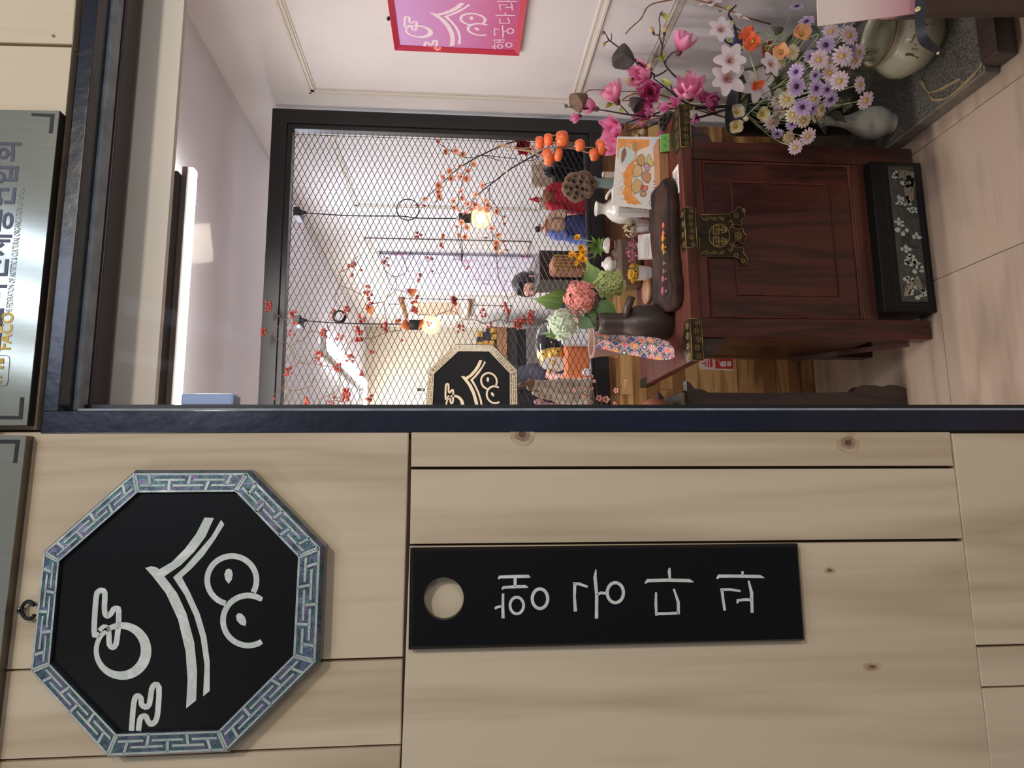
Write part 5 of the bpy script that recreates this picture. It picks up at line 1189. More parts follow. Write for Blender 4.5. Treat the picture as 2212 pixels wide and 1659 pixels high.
for pts in ([(-520, 700), (-300, 620), (0, 700), (250, 690), (420, 640)], [(-480, 640), (-200, 700), (30, 735), (300, 800), (500, 870)], [(0, 700), (300, 760), (650, 690), (900, 690), (1180, 680), (1640, 690)], [(900, 690), (1000, 700), (1200, 720), (1560, 815)], [(570, 480), (700, 430), (850, 440), (930, 560), (960, 680)], [(640, 670), (730, 620), (830, 580)], [(1180, 690), (1220, 640), (1290, 620)], [(-250, 680), (0, 740), (200, 770), (330, 810)]):
    mb.tube(smooth_path([PY(*zf(x, y), YR-.005*(i % 2)) for i, (x, y) in enumerate(pts)], 3), .0021, 5)
mb.build('cord', 'rope', t)
mb = MB(); mb.tube(smooth_path([PY(x, y, YR) for x, y in ((1080, 312), (1084, 313), (1092, 316), (1100, 320), (1104, 328))]), .0026, 6); mb.tube(smooth_path([PY(x, y, YR) for x, y in ((1078, 357), (1083, 363), (1092, 369), (1098, 376))]), .0026, 6); mb.tube([PY(1098, 321, YR), PY(1104, 325, YR), PY(1096, 330, YR)], .0026, 6)
mb.build('tie', 'white_rope', t)

# ================================================================== garlands on the mesh
def z9(x, y): return (900+x/5.027, 220+y/5.027)
YM = 1.50
def jpath(pts, Y, j=.006, k=4): return smooth_path([PY(x, y, Y+random.uniform(-j, j)) for x, y in pts], k)
def blossom(parent, x, y, rpx, Y, c0, c1, n=6, ruf=.08, open_=.5, name='blossom'):
    c = PY(x, y, Y); d_ = TOCAM(c, .8, .55); M = Matrix.Translation(c) @ frame_to(d_, random.uniform(0, 6)); s = rpx*pxs(Y)*1.2; mb = MB()
    for ring, (kk, sc_) in enumerate(((n, 1), (n-1, .72))):
        for j in range(kk): mb.petal(M @ Matrix.Rotation((j+.5*ring)*2*PI/kk, 4, 'Z'), s*1.15*sc_, s*.95*sc_, 1.1-open_*.5+ring*.25, .35-open_*.5+ring*.2, .45, c0, c1, ruf=ruf, seed=j+ring, nx=4, ny=3)
    o = mb.build(name, 'petal', parent)
    mb = MB()
    for j in range(5): a = j*1.26; mb.tube([M @ Vector((0, 0, s*.1)), M @ Vector((s*.15*math.cos(a), s*.15*math.sin(a), s*.5))], [.0006, .0009], 4)
    mb.build('stamens', 'ink_gold', o); return o
FL = [(225, 440, 6), (310, 535, 8), (430, 525, 8), (490, 565, 8), (625, 675, 7.5), (465, 690, 6), (370, 745, 8), (300, 810, 8), (368, 828, 8), (560, 760, 7), (490, 815, 9), (540, 830, 9), (240, 905, 9), (235, 975, 7), (240, 1030, 8), (95, 1040, 7), (490, 985, 7.5), (490, 1040, 7), (410, 1080, 7), (410, 1145, 6), (455, 1195, 6)]
FL2 = [(725, 905, 7.5), (655, 1005, 7.5), (755, 1060, 7), (770, 1120, 7), (630, 1130, 8), (565, 1110, 7), (530, 1220, 8), (600, 1175, 6), (690, 1165, 8), (755, 1190, 9), (855, 1190, 8), (495, 1310, 7.5), (550, 1360, 7), (445, 1465, 7), (520, 1460, 7), (820, 1380, 7), (885, 1430, 8), (865, 1530, 8), (850, 1590, 8), (925, 1650, 6)]
PEA0, PEA1 = S(246, 156, 126), S(254, 210, 182)
A1 = thing('blossom_branch', 'upper peach blossom branch on the mesh, arching up from the persimmons', 'branch', PY(1100, 310, YM))
A2 = thing('blossom_branch', 'lower peach blossom branch on the mesh, passing in front of the lit bulb', 'branch', PY(1150, 345, YM))
for root, F_ in ((A1, FL), (A2, FL2)):
    for (x, y, r_) in F_: blossom(root, *z9(x, y), r_, YM-.012, PEA0, tuple(v*random.uniform(.88, 1) for v in PEA1[:3])+(1,))
for root, pts, r_ in ((A1, [(1400, 400), (1290, 395), (1100, 420), (900, 490), (660, 600), (440, 735), (280, 880), (130, 1020), (0, 1150)], [.0034, .0034, .0032, .003, .0028, .0024, .002, .0016, .001]), (A1, [(660, 600), (500, 600), (350, 520), (220, 440)], None), (A1, [(600, 640), (515, 800), (490, 900), (460, 1000), (450, 1100), (410, 1150)], None), (A1, [(640, 590), (700, 580), (780, 600), (900, 640)], None), (A1, [(700, 575), (820, 590), (1100, 620)], None), (A1, [(240, 905), (240, 1030), (190, 1100)], None),
                      (A2, [(1400, 500), (1370, 530), (1170, 640), (1000, 740), (850, 860), (720, 960), (620, 1060), (570, 1180), (490, 1350)], [.0034, .0034, .0032, .003, .0028, .0024, .002, .0016, .001]), (A2, [(800, 930), (735, 1050), (750, 1200), (800, 1350), (830, 1500), (870, 1700), (880, 1830), (905, 1950), (960, 2060), (990, 2150)], None), (A2, [(790, 950), (790, 1040), (830, 1090), (920, 1210), (950, 1330)], None), (A2, [(830, 1450), (880, 1480), (940, 1530), (985, 1620)], None), (A2, [(490, 1320), (480, 1450), (500, 1600), (490, 1740), (530, 1790)], None), (A2, [(445, 1465), (480, 1560), (490, 1740), (505, 1640)], None), (A2, [(850, 860), (790, 880), (725, 905)], None), (A2, [(1370, 530), (1290, 620), (1200, 640), (1130, 630)], None)):
    P_ = jpath([z9(*p) for p in pts], YM, .004)
    rr = [(.0016 if r_ is None else r_[min(len(r_)-1, i//4)]) for i in range(len(P_))]
    mb = MB(); mb.tube(P_, rr, 5); mb.build('twig', 'twig_dark', root)
for root, L_ in ((A1, [(0, 1120, 3), (85, 1130, 3), (260, 1065, 2.5)]), (A2, [(435, 1355, 2.7), (950, 1250, 3), (950, 1325, 3.2), (750, 1475, 3), (945, 1515, 3.2), (980, 1610, 3.4), (545, 1810, 2.6), (560, 1790, 2.6)])):
    for (x, y, r_) in L_: mb = MB(); c = PY(*z9(x, y), YM-.01); mb.ball(c, r_*pxs(YM), 8, 6, (1, 1, 1.15)); mb.build('bud', 'berry', root)
def z4(x, y): return (560+x/5.027, 550+y/5.027)
def z5(x, y): return (780+x/6.506, 500+y/6.506)
def z6(x, y): return (900+x/5.027, 550+y/5.027)
B1 = thing('berry_vine', 'dried vine with red berries rising along the left top rail of the mesh', 'vine', PY(700, 800, YM))
B2 = thing('berry_vine', 'dried vine with red berries and rusty leaves strung between the two bulbs', 'vine', PY(850, 640, YM))
B3 = thing('berry_vine', 'dried vine with red berries trailing down toward the blue white hydrangea', 'vine', PY(1050, 690, YM))
def berries(root, x, y, n, sp=1.0):
    mb = MB(); c = PY(x, y, YM-.012); k = pxs(YM)
    for i in range(n):
        p = c+Vector((random.uniform(-1, 1)*9*k*sp, random.uniform(-.6, .6)*9*k, random.uniform(-1, 1)*7*k*sp)) if n > 1 else c; mb.ball(p, 3.4*k*random.uniform(.85, 1.1), 8, 6)
        if n > 1: mb.tube([p, c+Vector((0, .01, 0))], .0007, 3)
    mb.build('berry_cluster' if n > 1 else 'berry', 'berry', root)
for x, y, n in ((95, 560, 13), (50, 830, 9), (370, 640, 6), (400, 710, 9), (362, 860, 3), (705, 850, 8), (655, 1070, 6), (635, 1120, 5), (668, 1185, 1), (315, 1260, 10), (165, 1565, 1), (535, 1590, 6), (855, 1230, 11), (985, 1140, 7), (790, 1590, 5), (945, 1490, 9), (940, 1550, 12), (1195, 1555, 7), (1110, 1260, 4), (1240, 1030, 3)): berries(B1, *z4(x, y), n)
for x, y, n in ((1080, 940, 8), (1080, 830, 11), (1110, 690, 9), (945, 610, 7), (870, 880, 5), (790, 640, 3), (1340, 790, 7), (1385, 760, 2), (1200, 460, 5), (1195, 540, 8), (1170, 370, 6), (1000, 120, 6), (985, 210, 2), (1370, 80, 5), (1735, 250, 4), (1690, 490, 8), (1685, 600, 9), (1550, 930, 1), (1110, 170, 1)): berries(B2, *z4(x, y), n)
for x, y, n in ((800, 35, 5), (960, 365, 3), (1000, 560, 1), (1140, 180, 3)): berries(B2, *z5(x, y), n)
for x, y, n in ((1310, 980, 11), (1400, 1365, 8), (1710, 1140, 6), (2020, 1060, 7), (2070, 1130, 7), (1775, 1345, 1), (1840, 1315, 2), (965, 1300, 3)): berries(B3, *z5(x, y), n)
for x, y, n in ((1100, 740, 13), (1160, 700, 8), (1240, 650, 9), (1245, 710, 9), (1085, 790, 3)): berries(B3, *z6(x, y), n)
for root, f, L_ in ((B1, z4, [[(150, 600), (240, 720), (150, 880), (330, 990), (430, 1170), (600, 1190), (780, 1220)], [(50, 830), (150, 880)], [(390, 660), (240, 720)], [(130, 1560), (260, 1440), (350, 1480), (550, 1430), (585, 1340)], [(430, 1180), (330, 1250), (250, 1480)], [(720, 830), (740, 1100), (850, 1250), (880, 1370), (820, 1500), (670, 1560), (640, 1640)], [(350, 1480), (260, 1620)], [(570, 820), (460, 930), (400, 940), (340, 1000)], [(570, 820), (700, 870)], [(940, 1540), (800, 1570), (900, 1600)], [(150, 1520), (170, 1570)]]),
                    (B2, z4, [[(870, 190), (890, 300), (820, 470), (870, 590), (740, 740), (760, 830)], [(890, 340), (1000, 380), (1110, 440)], [(1550, 820), (1370, 850), (1210, 910), (1060, 900), (960, 980), (920, 1150)], [(1480, 240), (1480, 380), (1360, 510), (1380, 700), (1390, 850)], [(1480, 380), (1600, 410)], [(1360, 510), (1210, 540)], [(1350, 150), (1400, 200), (1480, 240), (1600, 180), (1560, 20)], [(1690, 560), (1710, 650)], [(870, 190), (980, 140), (1030, 60), (1080, 10)], [(1210, 910), (1240, 960)]]),
                    (B3, z5, [[(790, 1180), (900, 1165), (1030, 1185), (1265, 1110), (1440, 1230), (1620, 1245), (1740, 1285), (1940, 1240), (2100, 1270), (2260, 1240), (2380, 1240)], [(1265, 1110), (1290, 1000)], [(1440, 1230), (1330, 1350)], [(1620, 1245), (1600, 1140)], [(1940, 1240), (2030, 1140)], [(1620, 1250), (1760, 1310)]])):
    for pts in L_:
        P_ = jpath([f(*p) for p in pts], YM, .005); mb = MB(); mb.tube(P_, .0015, 5)
        for i in range(2, len(P_)-1, 5):
            d_ = Vector((random.uniform(-1, 1), random.uniform(-.3, .3), random.uniform(-1, 1))).normalized()*.012; mb.tube([P_[i], P_[i]+d_*.6, P_[i]+d_], [.001, .0008, .0004], 4)
        mb.build('twig', 'twig_brown', root)
for (x, y, dx, dy, Lp, Wp) in ((798, 662, 4, 18, 26, 17), (890, 624, 0, 22, 26, 19), (884, 700, -20, 6, 26, 22), (914, 690, -12, 28, 30, 9), (858, 694, -4, 4, 12, 9), (866, 690, -12, 8, 20, 7), (958, 505, -3, 16, 22, 7), (953, 524, 3, 10, 12, 6)):
    mb = MB(); p = PY(x, y, YM-.015); d_ = PY(x+dx, y+dy, YM-.025)-p; leafm(mb, p, d_, Lp*pxs(YM), Wp*pxs(YM)*1.2, S(184, 96, 52), S(206, 132, 84), fold=.35, curl=(.5, -.6), seed=x, tip=.4); mb.build('dry_leaf', 'leaf', B2)
# pale dried sprig at the foot of the mesh, far left
t = thing('blossom_sprig', 'thin sprig of faded pink blossoms at the foot of the mesh by the window post', 'sprig', PY(1310, 870, 1.3))
for pts in ([(1330, 905), (1240+90, 868), (1226+5, 800), (1222, 755)], [(1238, 880), (1226, 800), (1222, 766)], [(1300, 862), (1250, 842), (1241, 845)], [(1353, 873), (1356, 855), (1340+5, 842), (1353, 823)]):
    pass
for pts in ([(1284, 884), (1283, 860), (1279, 835), (1277, 812)], [(1300, 866), (1282, 858), (1262, 852), (1243, 843)], [(1327, 880), (1330, 858), (1340, 838), (1352, 824)], [(1284, 860), (1264, 846), (1258, 838)]):
    mb = MB(); mb.tube(jpath(pts, 1.32, .003), .0015, 5); mb.build('twig', 'twig_brown', t)
for (x, y, r_) in ((1277, 813, 4.5), (1283, 823, 4), (1277, 838, 4.5), (1242, 844, 4), (1268, 855, 4.5), (1259, 840, 3.8), (1293, 861, 7), (1308, 864, 8), (1352, 825, 4.5), (1349, 832, 4), (1332, 843, 6), (1274, 868, 6), (1262, 858, 4), (1330, 872, 5)): blossom(t, x, y, r_, 1.30, S(214, 150, 132), S(234, 184, 168), n=5)
vb = Vector((.10, 1.32, zt2)); tv = thing('slim_vase', 'slim vase on the side table behind the window post, holding the faded pink sprig', 'vase', vb); mb = MB(); mb.lathe([(.02, 0), (.03, .01), (.034, .05), (.016, .10), (.014, .13), (.018, .135), (.012, .12)], vb, 20, None, True, False); mb.build('body', 'clay_brown', tv)
for (x, y) in ((1284, 884), (1300, 866), (1327, 880)): mb = MB(); q = PY(x, y, 1.32); mb.tube(smooth_path([q, q.lerp(vb+Vector((0, 0, .2)), .6), vb+Vector((0, 0, .04))]), .0015, 5); mb.build('twig', 'twig_brown', t)
# ================================================================== right side: stone slab, jars, mortar
sl = thing('stone_slab', 'low dark speckled granite slab with pale edge lying on the floor by the right wall', 'slab', (1.34, .9, 0))
zsl = .046; P = [(1.112, .525), (1.112, 1.40), (XR-.02, 1.40), (XR-.02, .525)]
mb = MB(); mb.bbox((1.112, .525, .0), (XR-.02, 1.40, zsl), .004); mb.build('slab', 'stone_edge', sl)
mb = MB(); mb.bbox((1.120, .532, zsl-.001), (XR-.03, 1.39, zsl+.002), .001); s_ = mb.build('granite_face', 'stone', sl)
for pts in ([(2075, 290-120), (2010, 200), (1990, 172)], [(1990, 172), (2002, 195), (2015, 215)], [(2015, 215), (2045, 212), (2085, 180), (2120, 140), (2128, 100)]):
    mb = MB(); L_ = [PZ(x, y, zsl+.0022) for x, y in pts]; mb.tube(smooth_path(L_, 4), [.0045+.002*math.sin(i) for i in range(len(smooth_path(L_, 4)))], 5); mb.build('vein', 'stone_vein', sl)
mb = MB(); mb.bbox((1.125, .462, 0), (1.46, .520, .062), .006); tag(mb.build('timber_block', 'dark_wood'), 'dark timber block lying across the front end of the granite slab', 'block')
def vase(name, label, mat_, px, py, Y, zb_, prof_px, cat='vase', n=40, sq=(1, 1)):
    """profile rows: (picture x of the height, half width px)"""
    k = pxs(Y); c = Vector((PY(px, py, Y).x, Y, zb_)); pr = []
    for (x, hw) in prof_px: pr.append((max(.0005, hw*k), max(0, PY(x, py, Y).z-zb_)))
    t = thing(name, label, cat, c); mb = MB(); mb.lathe(pr, c, n, None, True, False, sq); mb.build('body', mat_, t); return t, c, k
# white bottle
Yv = .90
t, c, k = vase('bottle_vase', 'pale grey porcelain bottle with slim neck standing on the granite slab', 'porcelain_grey', 1900, 266, Yv, zsl, [(1935, 17), (1928, 25), (1922, 26), (1917, 24), (1905, 35), (1890, 40), (1872, 38), (1852, 28), (1832, 17), (1812, 12), (1795, 11), (1782, 13), (1776, 16), (1778, 13), (1795, 8)])
# buncheong jar
Yj = .66
c = Vector((1.345, .700, zsl)); t = thing('moon_jar', 'round greenish white jar with brown brush marks and wide mouth on the granite slab', 'jar', c)
mb = MB(); R_ = .118
prj = [(.066, 0), (.070, .004), (.098, .035), (R_, .085), (.116, .115), (.100, .150), (.086, .165), (.082, .172), (.086, .182), (.088, .196), (.084, .198), (.078, .186), (.076, .172), (.095, .14), (.10, .08), (.05, .02), (.001, .018)]
prj = [(a, h*.88) for a, h in prj]; mb.lathe(prj, c, 44, None, True, False); mb.build('body', 'buncheong', t)
mb = MB(); mb.lathe([(a, h*.88) for a, h in ((.0885, .193), (.0885, .199), (.084, .2), (.0835, .195))], c, 44, None, True, False); mb.build('rim_line', 'brush_brown', t)
def onjar(a, h, off=.001):
    for i in range(len(prj)-1):
        if prj[i][1] <= h <= prj[i+1][1] and i < 9:
            u = (h-prj[i][1])/max(1e-6, prj[i+1][1]-prj[i][1]); r = prj[i][0]+(prj[i+1][0]-prj[i][0])*u; break
    else: r = R_
    return c+Vector(((r+off)*math.cos(a), (r+off)*math.sin(a), h))
def brush(pts, rr): mb = MB(); P_ = [onjar(math.radians(a), h*.88, -.0006) for a, h in pts]; Q = smooth_path(P_, 4); mb.tube(Q, [rr[0]+(rr[1]-rr[0])*i/len(Q) for i in range(len(Q))], 5); mb.build('brush_mark', 'brush_brown', t)
brush([(200, .158), (230, .160), (262, .158)], (.0012, .0008)); brush([(196, .148), (225, .147), (250, .152)], (.0008, .0012))
brush([(206, .142), (208, .125), (205, .10)], (.0045, .002)); 
for q in range(4): brush([(216+q*6, .132-q*.002), (217+q*6, .115-q*.002)], (.0014, .0007))
brush([(244, .13), (247, .117), (250, .110)], (.004, .0015)); brush([(256, .112), (248, .098), (257, .086), (270, .083), (281, .095)], (.0010, .0006)); brush([(224, .142), (236, .138)], (.002, .003))
# big hollowed wooden mortar
c = Vector((1.300, .29, 0)); t = thing('wooden_mortar', 'large dark hollow log tub with thick pale cut rim standing at the front right', 'tub', c)
Hm = .415; mb = MB(); mb.lathe([(.150, 0), (.158, .01), (.166, .12), (.176, .30), (.184, Hm-.006), (.182, Hm)], c, 48, None, True, True, (1, 1), .012); mb.build('body', 'mortar_wood', t)
mb = MB(); mb.lathe([(.182, Hm), (.183, Hm+.004), (.178, Hm+.007), (.150, Hm+.007), (.145, Hm+.002), (.142, Hm-.05), (.001, Hm-.06)], c, 48, None, True, False); mb.build('rim', 'rim_wood', t)
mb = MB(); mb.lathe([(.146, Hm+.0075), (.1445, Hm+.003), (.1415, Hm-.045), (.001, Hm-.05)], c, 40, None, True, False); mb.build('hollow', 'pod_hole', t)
p_ = PY(2128, 25, .12); mb = MB(); a = math.atan2(-.99, -.13); q = c+Vector((.177*math.cos(a), .177*math.sin(a), .30)); mb.tube([q, q*1+Vector((-.004, -.006, .004))], .006, 8); mb.build('metal_tack', 'brass_snap', t)
# black strap with snaps hanging out of the tub
t = thing('black_strap', 'black webbing strap with brass snaps hanging over the rim of the wooden tub', 'strap', c+Vector((-.1, 0, Hm)))
Ysx = .135
Q = smooth_path([PY(1988, -40, Ysx), PY(1988, 20, Ysx), PY(1989, 60, Ysx-.004), PY(1996, 86, Ysx), PY(2014, 102, Ysx+.01), PY(2040, 120, Ysx+.02)], 5)
W0 = [PY(1, 1, Ysx)]*0; mb = MB(); vs = []; n_ = len(Q)
for i, q in enumerate(Q):
    tt = (Q[min(i+1, n_-1)]-Q[max(i-1, 0)]).normalized(); nn = (CAM-q).normalized(); s = tt.cross(nn).normalized()*(.0095 if i < n_*.62 else .0095-.0055*(i/n_-.62)/.38)
    vs += [q+s, q-s, q-s-nn*.003, q+s-nn*.003]
fs = [(i*4+j, i*4+(j+1) % 4, i*4+4+(j+1) % 4, i*4+4+j) for i in range(n_-1) for j in range(4)]+[(3, 2, 1, 0), ((n_-1)*4, (n_-1)*4+1, (n_-1)*4+2, (n_-1)*4+3)]
mb.add(vs, fs); mb.build('webbing', 'strap_black', t)
for (x, y, r_) in ((1983, 20, .0042), (2026, 115, .0022)):
    q = PY(x, y, Ysx+(.012 if x > 2000 else 0)); nn = (CAM-q).normalized(); R_ = frame_to(nn).to_3x3(); mb = MB(); mb.lathe([(r_*1.25, 0), (r_*1.3, .001), (r_*.8, .002), (r_*.3, .0012), (.0002, .001)], q+nn*.001, 14, R_, True, False); mb.build('snap', 'brass_snap', t)
# pink gradient leaflet standing out at top right
q = [PY(1763, -60, .20), PY(1995, -60, .16), PY(1990, 27, .16), PY(1767, 56, .20)]
m, nt, b = nodes('leaflet_print'); tc = nt.nodes.new('ShaderNodeTexCoord'); sx = nt.nodes.new('ShaderNodeSeparateXYZ'); nt.links.new(tc.outputs['Object'], sx.inputs[0])
mr = nt.nodes.new('ShaderNodeMapRange'); mr.inputs[1].default_value = 0; mr.inputs[2].default_value = .16; nt.links.new(sx.outputs[2], mr.inputs[0])
rp = nt.nodes.new('ShaderNodeValToRGB'); rp.color_ramp.elements[0].color = S(196, 116, 136); rp.color_ramp.elements[1].color = S(232, 208, 196); nt.links.new(mr.outputs[0], rp.inputs[0]); nt.links.new(rp.outputs[0], b.inputs['Base Color'])
mb = MB(); mb.prism(q, (0, .002, 0)); tag(mb.build('leaflet', 'leaflet_print'), 'plain leaflet fading from cream to rose, standing in the wooden tub', 'leaflet')
mb = MB(); q = PY(1595, 82, .93); mb.bbox((q.x-.02, .94, q.z-.03), (q.x+.03, .97, q.z+.012), .003); tag(mb.build('blue_box', 'blue_box'), 'small blue box half hidden behind the orange poppies', 'box')
# planter that carries the arrangement
PB = Vector((1.345, 1.09, zsl)); t = thing('planter', 'tall dark planter hidden among the flower arrangement beside the chest', 'planter', PB)
mb = MB(); mb.lathe([(.06, 0), (.085, .01), (.10, .2), (.105, .44), (.098, .45), (.09, .40), (.0005, .38)], PB, 28, None, True, False); mb.build('body', 'black_frame', t)
PT = PB+Vector((0, 0, .44))

# ================================================================== flower arrangement
def za(x, y): return (1200+x/5.027, y/5.027)
def zb5(x, y): return (1560+x/5.027, y/5.027)
def stemto(root, pts, r0=.0035, r1=.0015, mat_='twig_dark', name='branch', n=6):
    Q = smooth_path(pts, 5); mb = MB(); mb.tube(Q, [r0+(r1-r0)*i/len(Q)+(.0004 if i % 3 == 0 else 0) for i in range(len(Q))], n); return mb.build(name, mat_, root)
def magnolia(root, x, y, rpx, Y, dirpx, c0, c1, npet=8, open_=.25, name='magnolia'):
    """cup shaped blossom; dirpx = opening direction in the picture"""
    c = PY(x, y, Y); d_ = (DN*dirpx[0]-RT*dirpx[1])-FW*dirpx[2]; d_.normalize(); s = rpx*pxs(Y)*1.18; M = Matrix.Translation(c-d_*s*.9) @ frame_to(d_, random.uniform(0, 6)); mb = MB()
    for j in range(npet):
        inner = j >= npet//2+1; kk = npet//2+1 if not inner else npet-(npet//2+1); a = (j if not inner else j-(npet//2+1))*2*PI/kk+(.5 if inner else 0)
        mb.petal(M @ Matrix.Rotation(a, 4, 'Z'), s*2.15*(1 if not inner else .9), s*1.25, (.35 if not inner else .8)+random.uniform(-.05, .1), 1.75-open_*(1.3 if not inner else .8), .55, c0, tuple(min(1, v*random.uniform(.92, 1.06)) for v in c1[:3])+(1,), nx=7, ny=5, tip=.25, seed=j, shape=.85)
    o = mb.build(name, 'petal', root)
    mb = MB(); mb.col = S(110, 62, 50); mb.ball(M @ Vector((0, 0, 0)), s*.33, 10, 6, (1, 1, 1.3), M.to_3x3()); mb.build('sepal_cap', 'leaf', o); return c-d_*s*1.1
P0, P1 = S(226, 96, 158), S(250, 176, 208)
M1 = thing('magnolia_branch', 'pink magnolia branch reaching highest beside the mesh, three closed blossoms', 'branch', PT)
M2 = thing('magnolia_branch', 'pink magnolia branch bending before the right wall, dark twigs with cream buds', 'branch', PT)
M3 = thing('magnolia_branch', 'short pink magnolia branch low beside the painted postcard', 'branch', PT)
E1 = [magnolia(M1, *za(620, 1010), 21, 1.12, (-.5, -.6, .45), P0, P1), magnolia(M1, *za(370, 1155), 16, 1.18, (-.95, -.3, .1), P0, P1, 6, .05), magnolia(M1, *za(215, 1280), 11, 1.2, (-.9, .35, .1), P0, P1, 5, 0),
      magnolia(M3, *za(975, 1210), 21, 1.14, (-.7, .2, .6), P0, P1), magnolia(M3, *za(620, 1400), 22, 1.16, (-.8, .35, .45), P0, P1, 8, .4), magnolia(M3, *za(635, 1585), 17, 1.18, (-.7, .3, .5), P0, P1, 6), magnolia(M3, *za(1185, 1165), 13, 1.05, (-.85, .5, .2), P0, P1, 5, 0), magnolia(M3, *za(1160, 1430), 10, 1.18, (-.5, .5, .4), P0, P1, 5, 0), magnolia(M3, *za(940, 1320), 11, 1.2, (-.8, .3, .2), P0, P1, 5, 0), magnolia(M3, *za(1520, 1290), 10, 1.12, (-.2, .9, .3), P0, P1, 5, 0)]
E2 = [magnolia(M2, *za(930, 815), 23, .98, (-.75, .2, .55), P0, P1, 9), magnolia(M2, *za(1385, 450), 22, .90, (.25, -.7, .5), P0, P1, 8), magnolia(M2, *za(1020, 1000), 21, 1.08, (-.2, .3, .8), P0, S(214, 120, 168), 8), magnolia(M2, *za(1460, 960), 25, .95, (-.25, -.4, .8), P0, P1, 10, .35), magnolia(M2, *za(1690, 1100), 16, 1.06, (.7, .3, .4), P0, S(180, 80, 130), 6), magnolia(M2, *za(1600, 1060), 12, 1.08, (-.1, -.3, .8), P0, S(180, 80, 130), 6), magnolia(M2, *za(1310, 1110), 12, 1.02, (-.5, -.2, .7), P0, P1, 6)]
def pxp(pts, Y, f=za): return [PY(*f(x, y), Y[i] if isinstance(Y, list) else Y) for i, (x, y) in enumerate(pts)]
base_ = PT+Vector((0, 0, .0))
stemto(M1, [base_]+pxp([(1500, 1180), (1250, 1180), (1000, 1260), (800, 1245), (500, 1195), (300, 1175), (130, 1160)], [1.1, 1.12, 1.14, 1.15, 1.16, 1.18, 1.18]), .0045, .0016)
stemto(M1, pxp([(800, 1245), (740, 1180), (670, 1110)], 1.14), .0022, .0015); stemto(M1, pxp([(330, 1180), (280, 1210), (240, 1250)], 1.18), .0016, .0012)
stemto(M2, [base_]+pxp([(1560, 1160), (1400, 1110), (1270, 1010), (1170, 930), (1060, 850)], [1.08, 1.06, 1.03, 1.0, .98]), .005, .002)
stemto(M2, pxp([(1270, 1010), (1350, 900), (1260, 790), (1190, 690), (1250, 590), (1300, 560)], [1.03, .98, .95, .93, .91, .90]), .0035, .0018)
stemto(M2, pxp([(1190, 690), (1150, 600), (1160, 500), (1130, 400), (1135, 300), (1125, 200), (1140, 160)], [.93, .91, .9, .89, .88, .87, .87]), .003, .0012)
stemto(M2, pxp([(1130, 380), (1080, 380), (1060, 370)], .89), .002, .0015); stemto(M2, pxp([(1160, 500), (1175, 440), (1180, 400)], .9), .002, .0015)
stemto(M2, pxp([(1080, 820), (950, 720), (870, 650), (800, 610), (700, 630)], [.98, .97, .96, .96, .96]), .0035, .0015); stemto(M2, pxp([(900, 700), (800, 600), (600, 450), (560, 400), (530, 340)], [.97, .95, .93, .92, .91]), .0035, .0012)
stemto(M2, pxp([(600, 450), (610, 400), (605, 360)], .93), .0018, .001); stemto(M2, pxp([(590, 440), (540, 460), (530, 470)], .93), .0018, .001); stemto(M2, pxp([(1060, 840), (1150, 800), (1210, 760)], .96), .0028, .002)
stemto(M2, pxp([(1180, 940), (1140, 950), (1120, 955)], .98), .002, .0015); stemto(M2, pxp([(1270, 1010), (1240, 900), (1150, 880)], .98), .0022, .0012)
stemto(M3, [base_]+pxp([(1450, 1300), (1200, 1270), (1060, 1260), (900, 1290), (760, 1340)], [1.12, 1.14, 1.14, 1.16, 1.16]), .004, .0018); stemto(M3, pxp([(1200, 1290), (1000, 1380), (850, 1400), (780, 1450)], 1.17), .003, .0015)
CRM = S(226, 200, 158)
def sbud(root, x, y, rpx, Y, dirpx, c1=CRM, capc=S(96, 58, 44), f=za):
    c = PY(*f(x, y), Y); d_ = (DN*dirpx[0]-RT*dirpx[1]).normalized(); s = rpx*pxs(Y); M = Matrix.Translation(c-d_*s) @ frame_to(d_); mb = MB()
    for j in range(4): mb.petal(M @ Matrix.Rotation(j*PI/2, 4, 'Z'), s*2.1, s*1.2, .7, 1.7, .6, c1, tuple(v*.94 for v in c1[:3])+(1,), tip=.3, seed=j)
    o = mb.build('bud', 'petal', root); mb = MB(); mb.col = capc; mb.ball(M @ Vector((0, 0, s*.2)), s*.45, 8, 6, (1, 1, 1.4), M.to_3x3()); mb.build('sepal_cap', 'leaf', o)
for a in ((1045, 330, 9, .89, (-.5, -.8)), (1185, 330, 10, .9, (.1, -1)), (800, 870, 9, .99, (-.9, .3)), (820, 720, 9, 1.0, (-.4, -.6)), (1030, 720, 8, 1.02, (-.2, -.9)), (1600, 880, 8, .98, (.7, -.4)), (1440, 800, 8, .98, (-.6, -.6))): sbud(M2, *a)
for a in ((940, 1430, 11, 1.16, (-.5, .8)), (880, 1480, 7, 1.17, (-.9, .3)), (870, 1250, 6, 1.15, (-.9, -.2))): sbud(M3, *a)
YG0, YG1 = S(140, 150, 50), S(196, 196, 92)
def lf(root, x0_, y0_, x1_, y1_, wpx, Y, c0=YG0, c1=YG1, f=za, seed=0, name='leaf'):
    p = PY(*f(x0_, y0_), Y); d_ = PY(*f(x1_, y1_), Y-.01)-p; mb = MB(); leafm(mb, p, d_, d_.length, wpx*pxs(Y)*1.3, c0, c1, seed=seed); mb.build(name, 'leaf', root)
GR = (S(90, 86, 70), S(130, 124, 96))
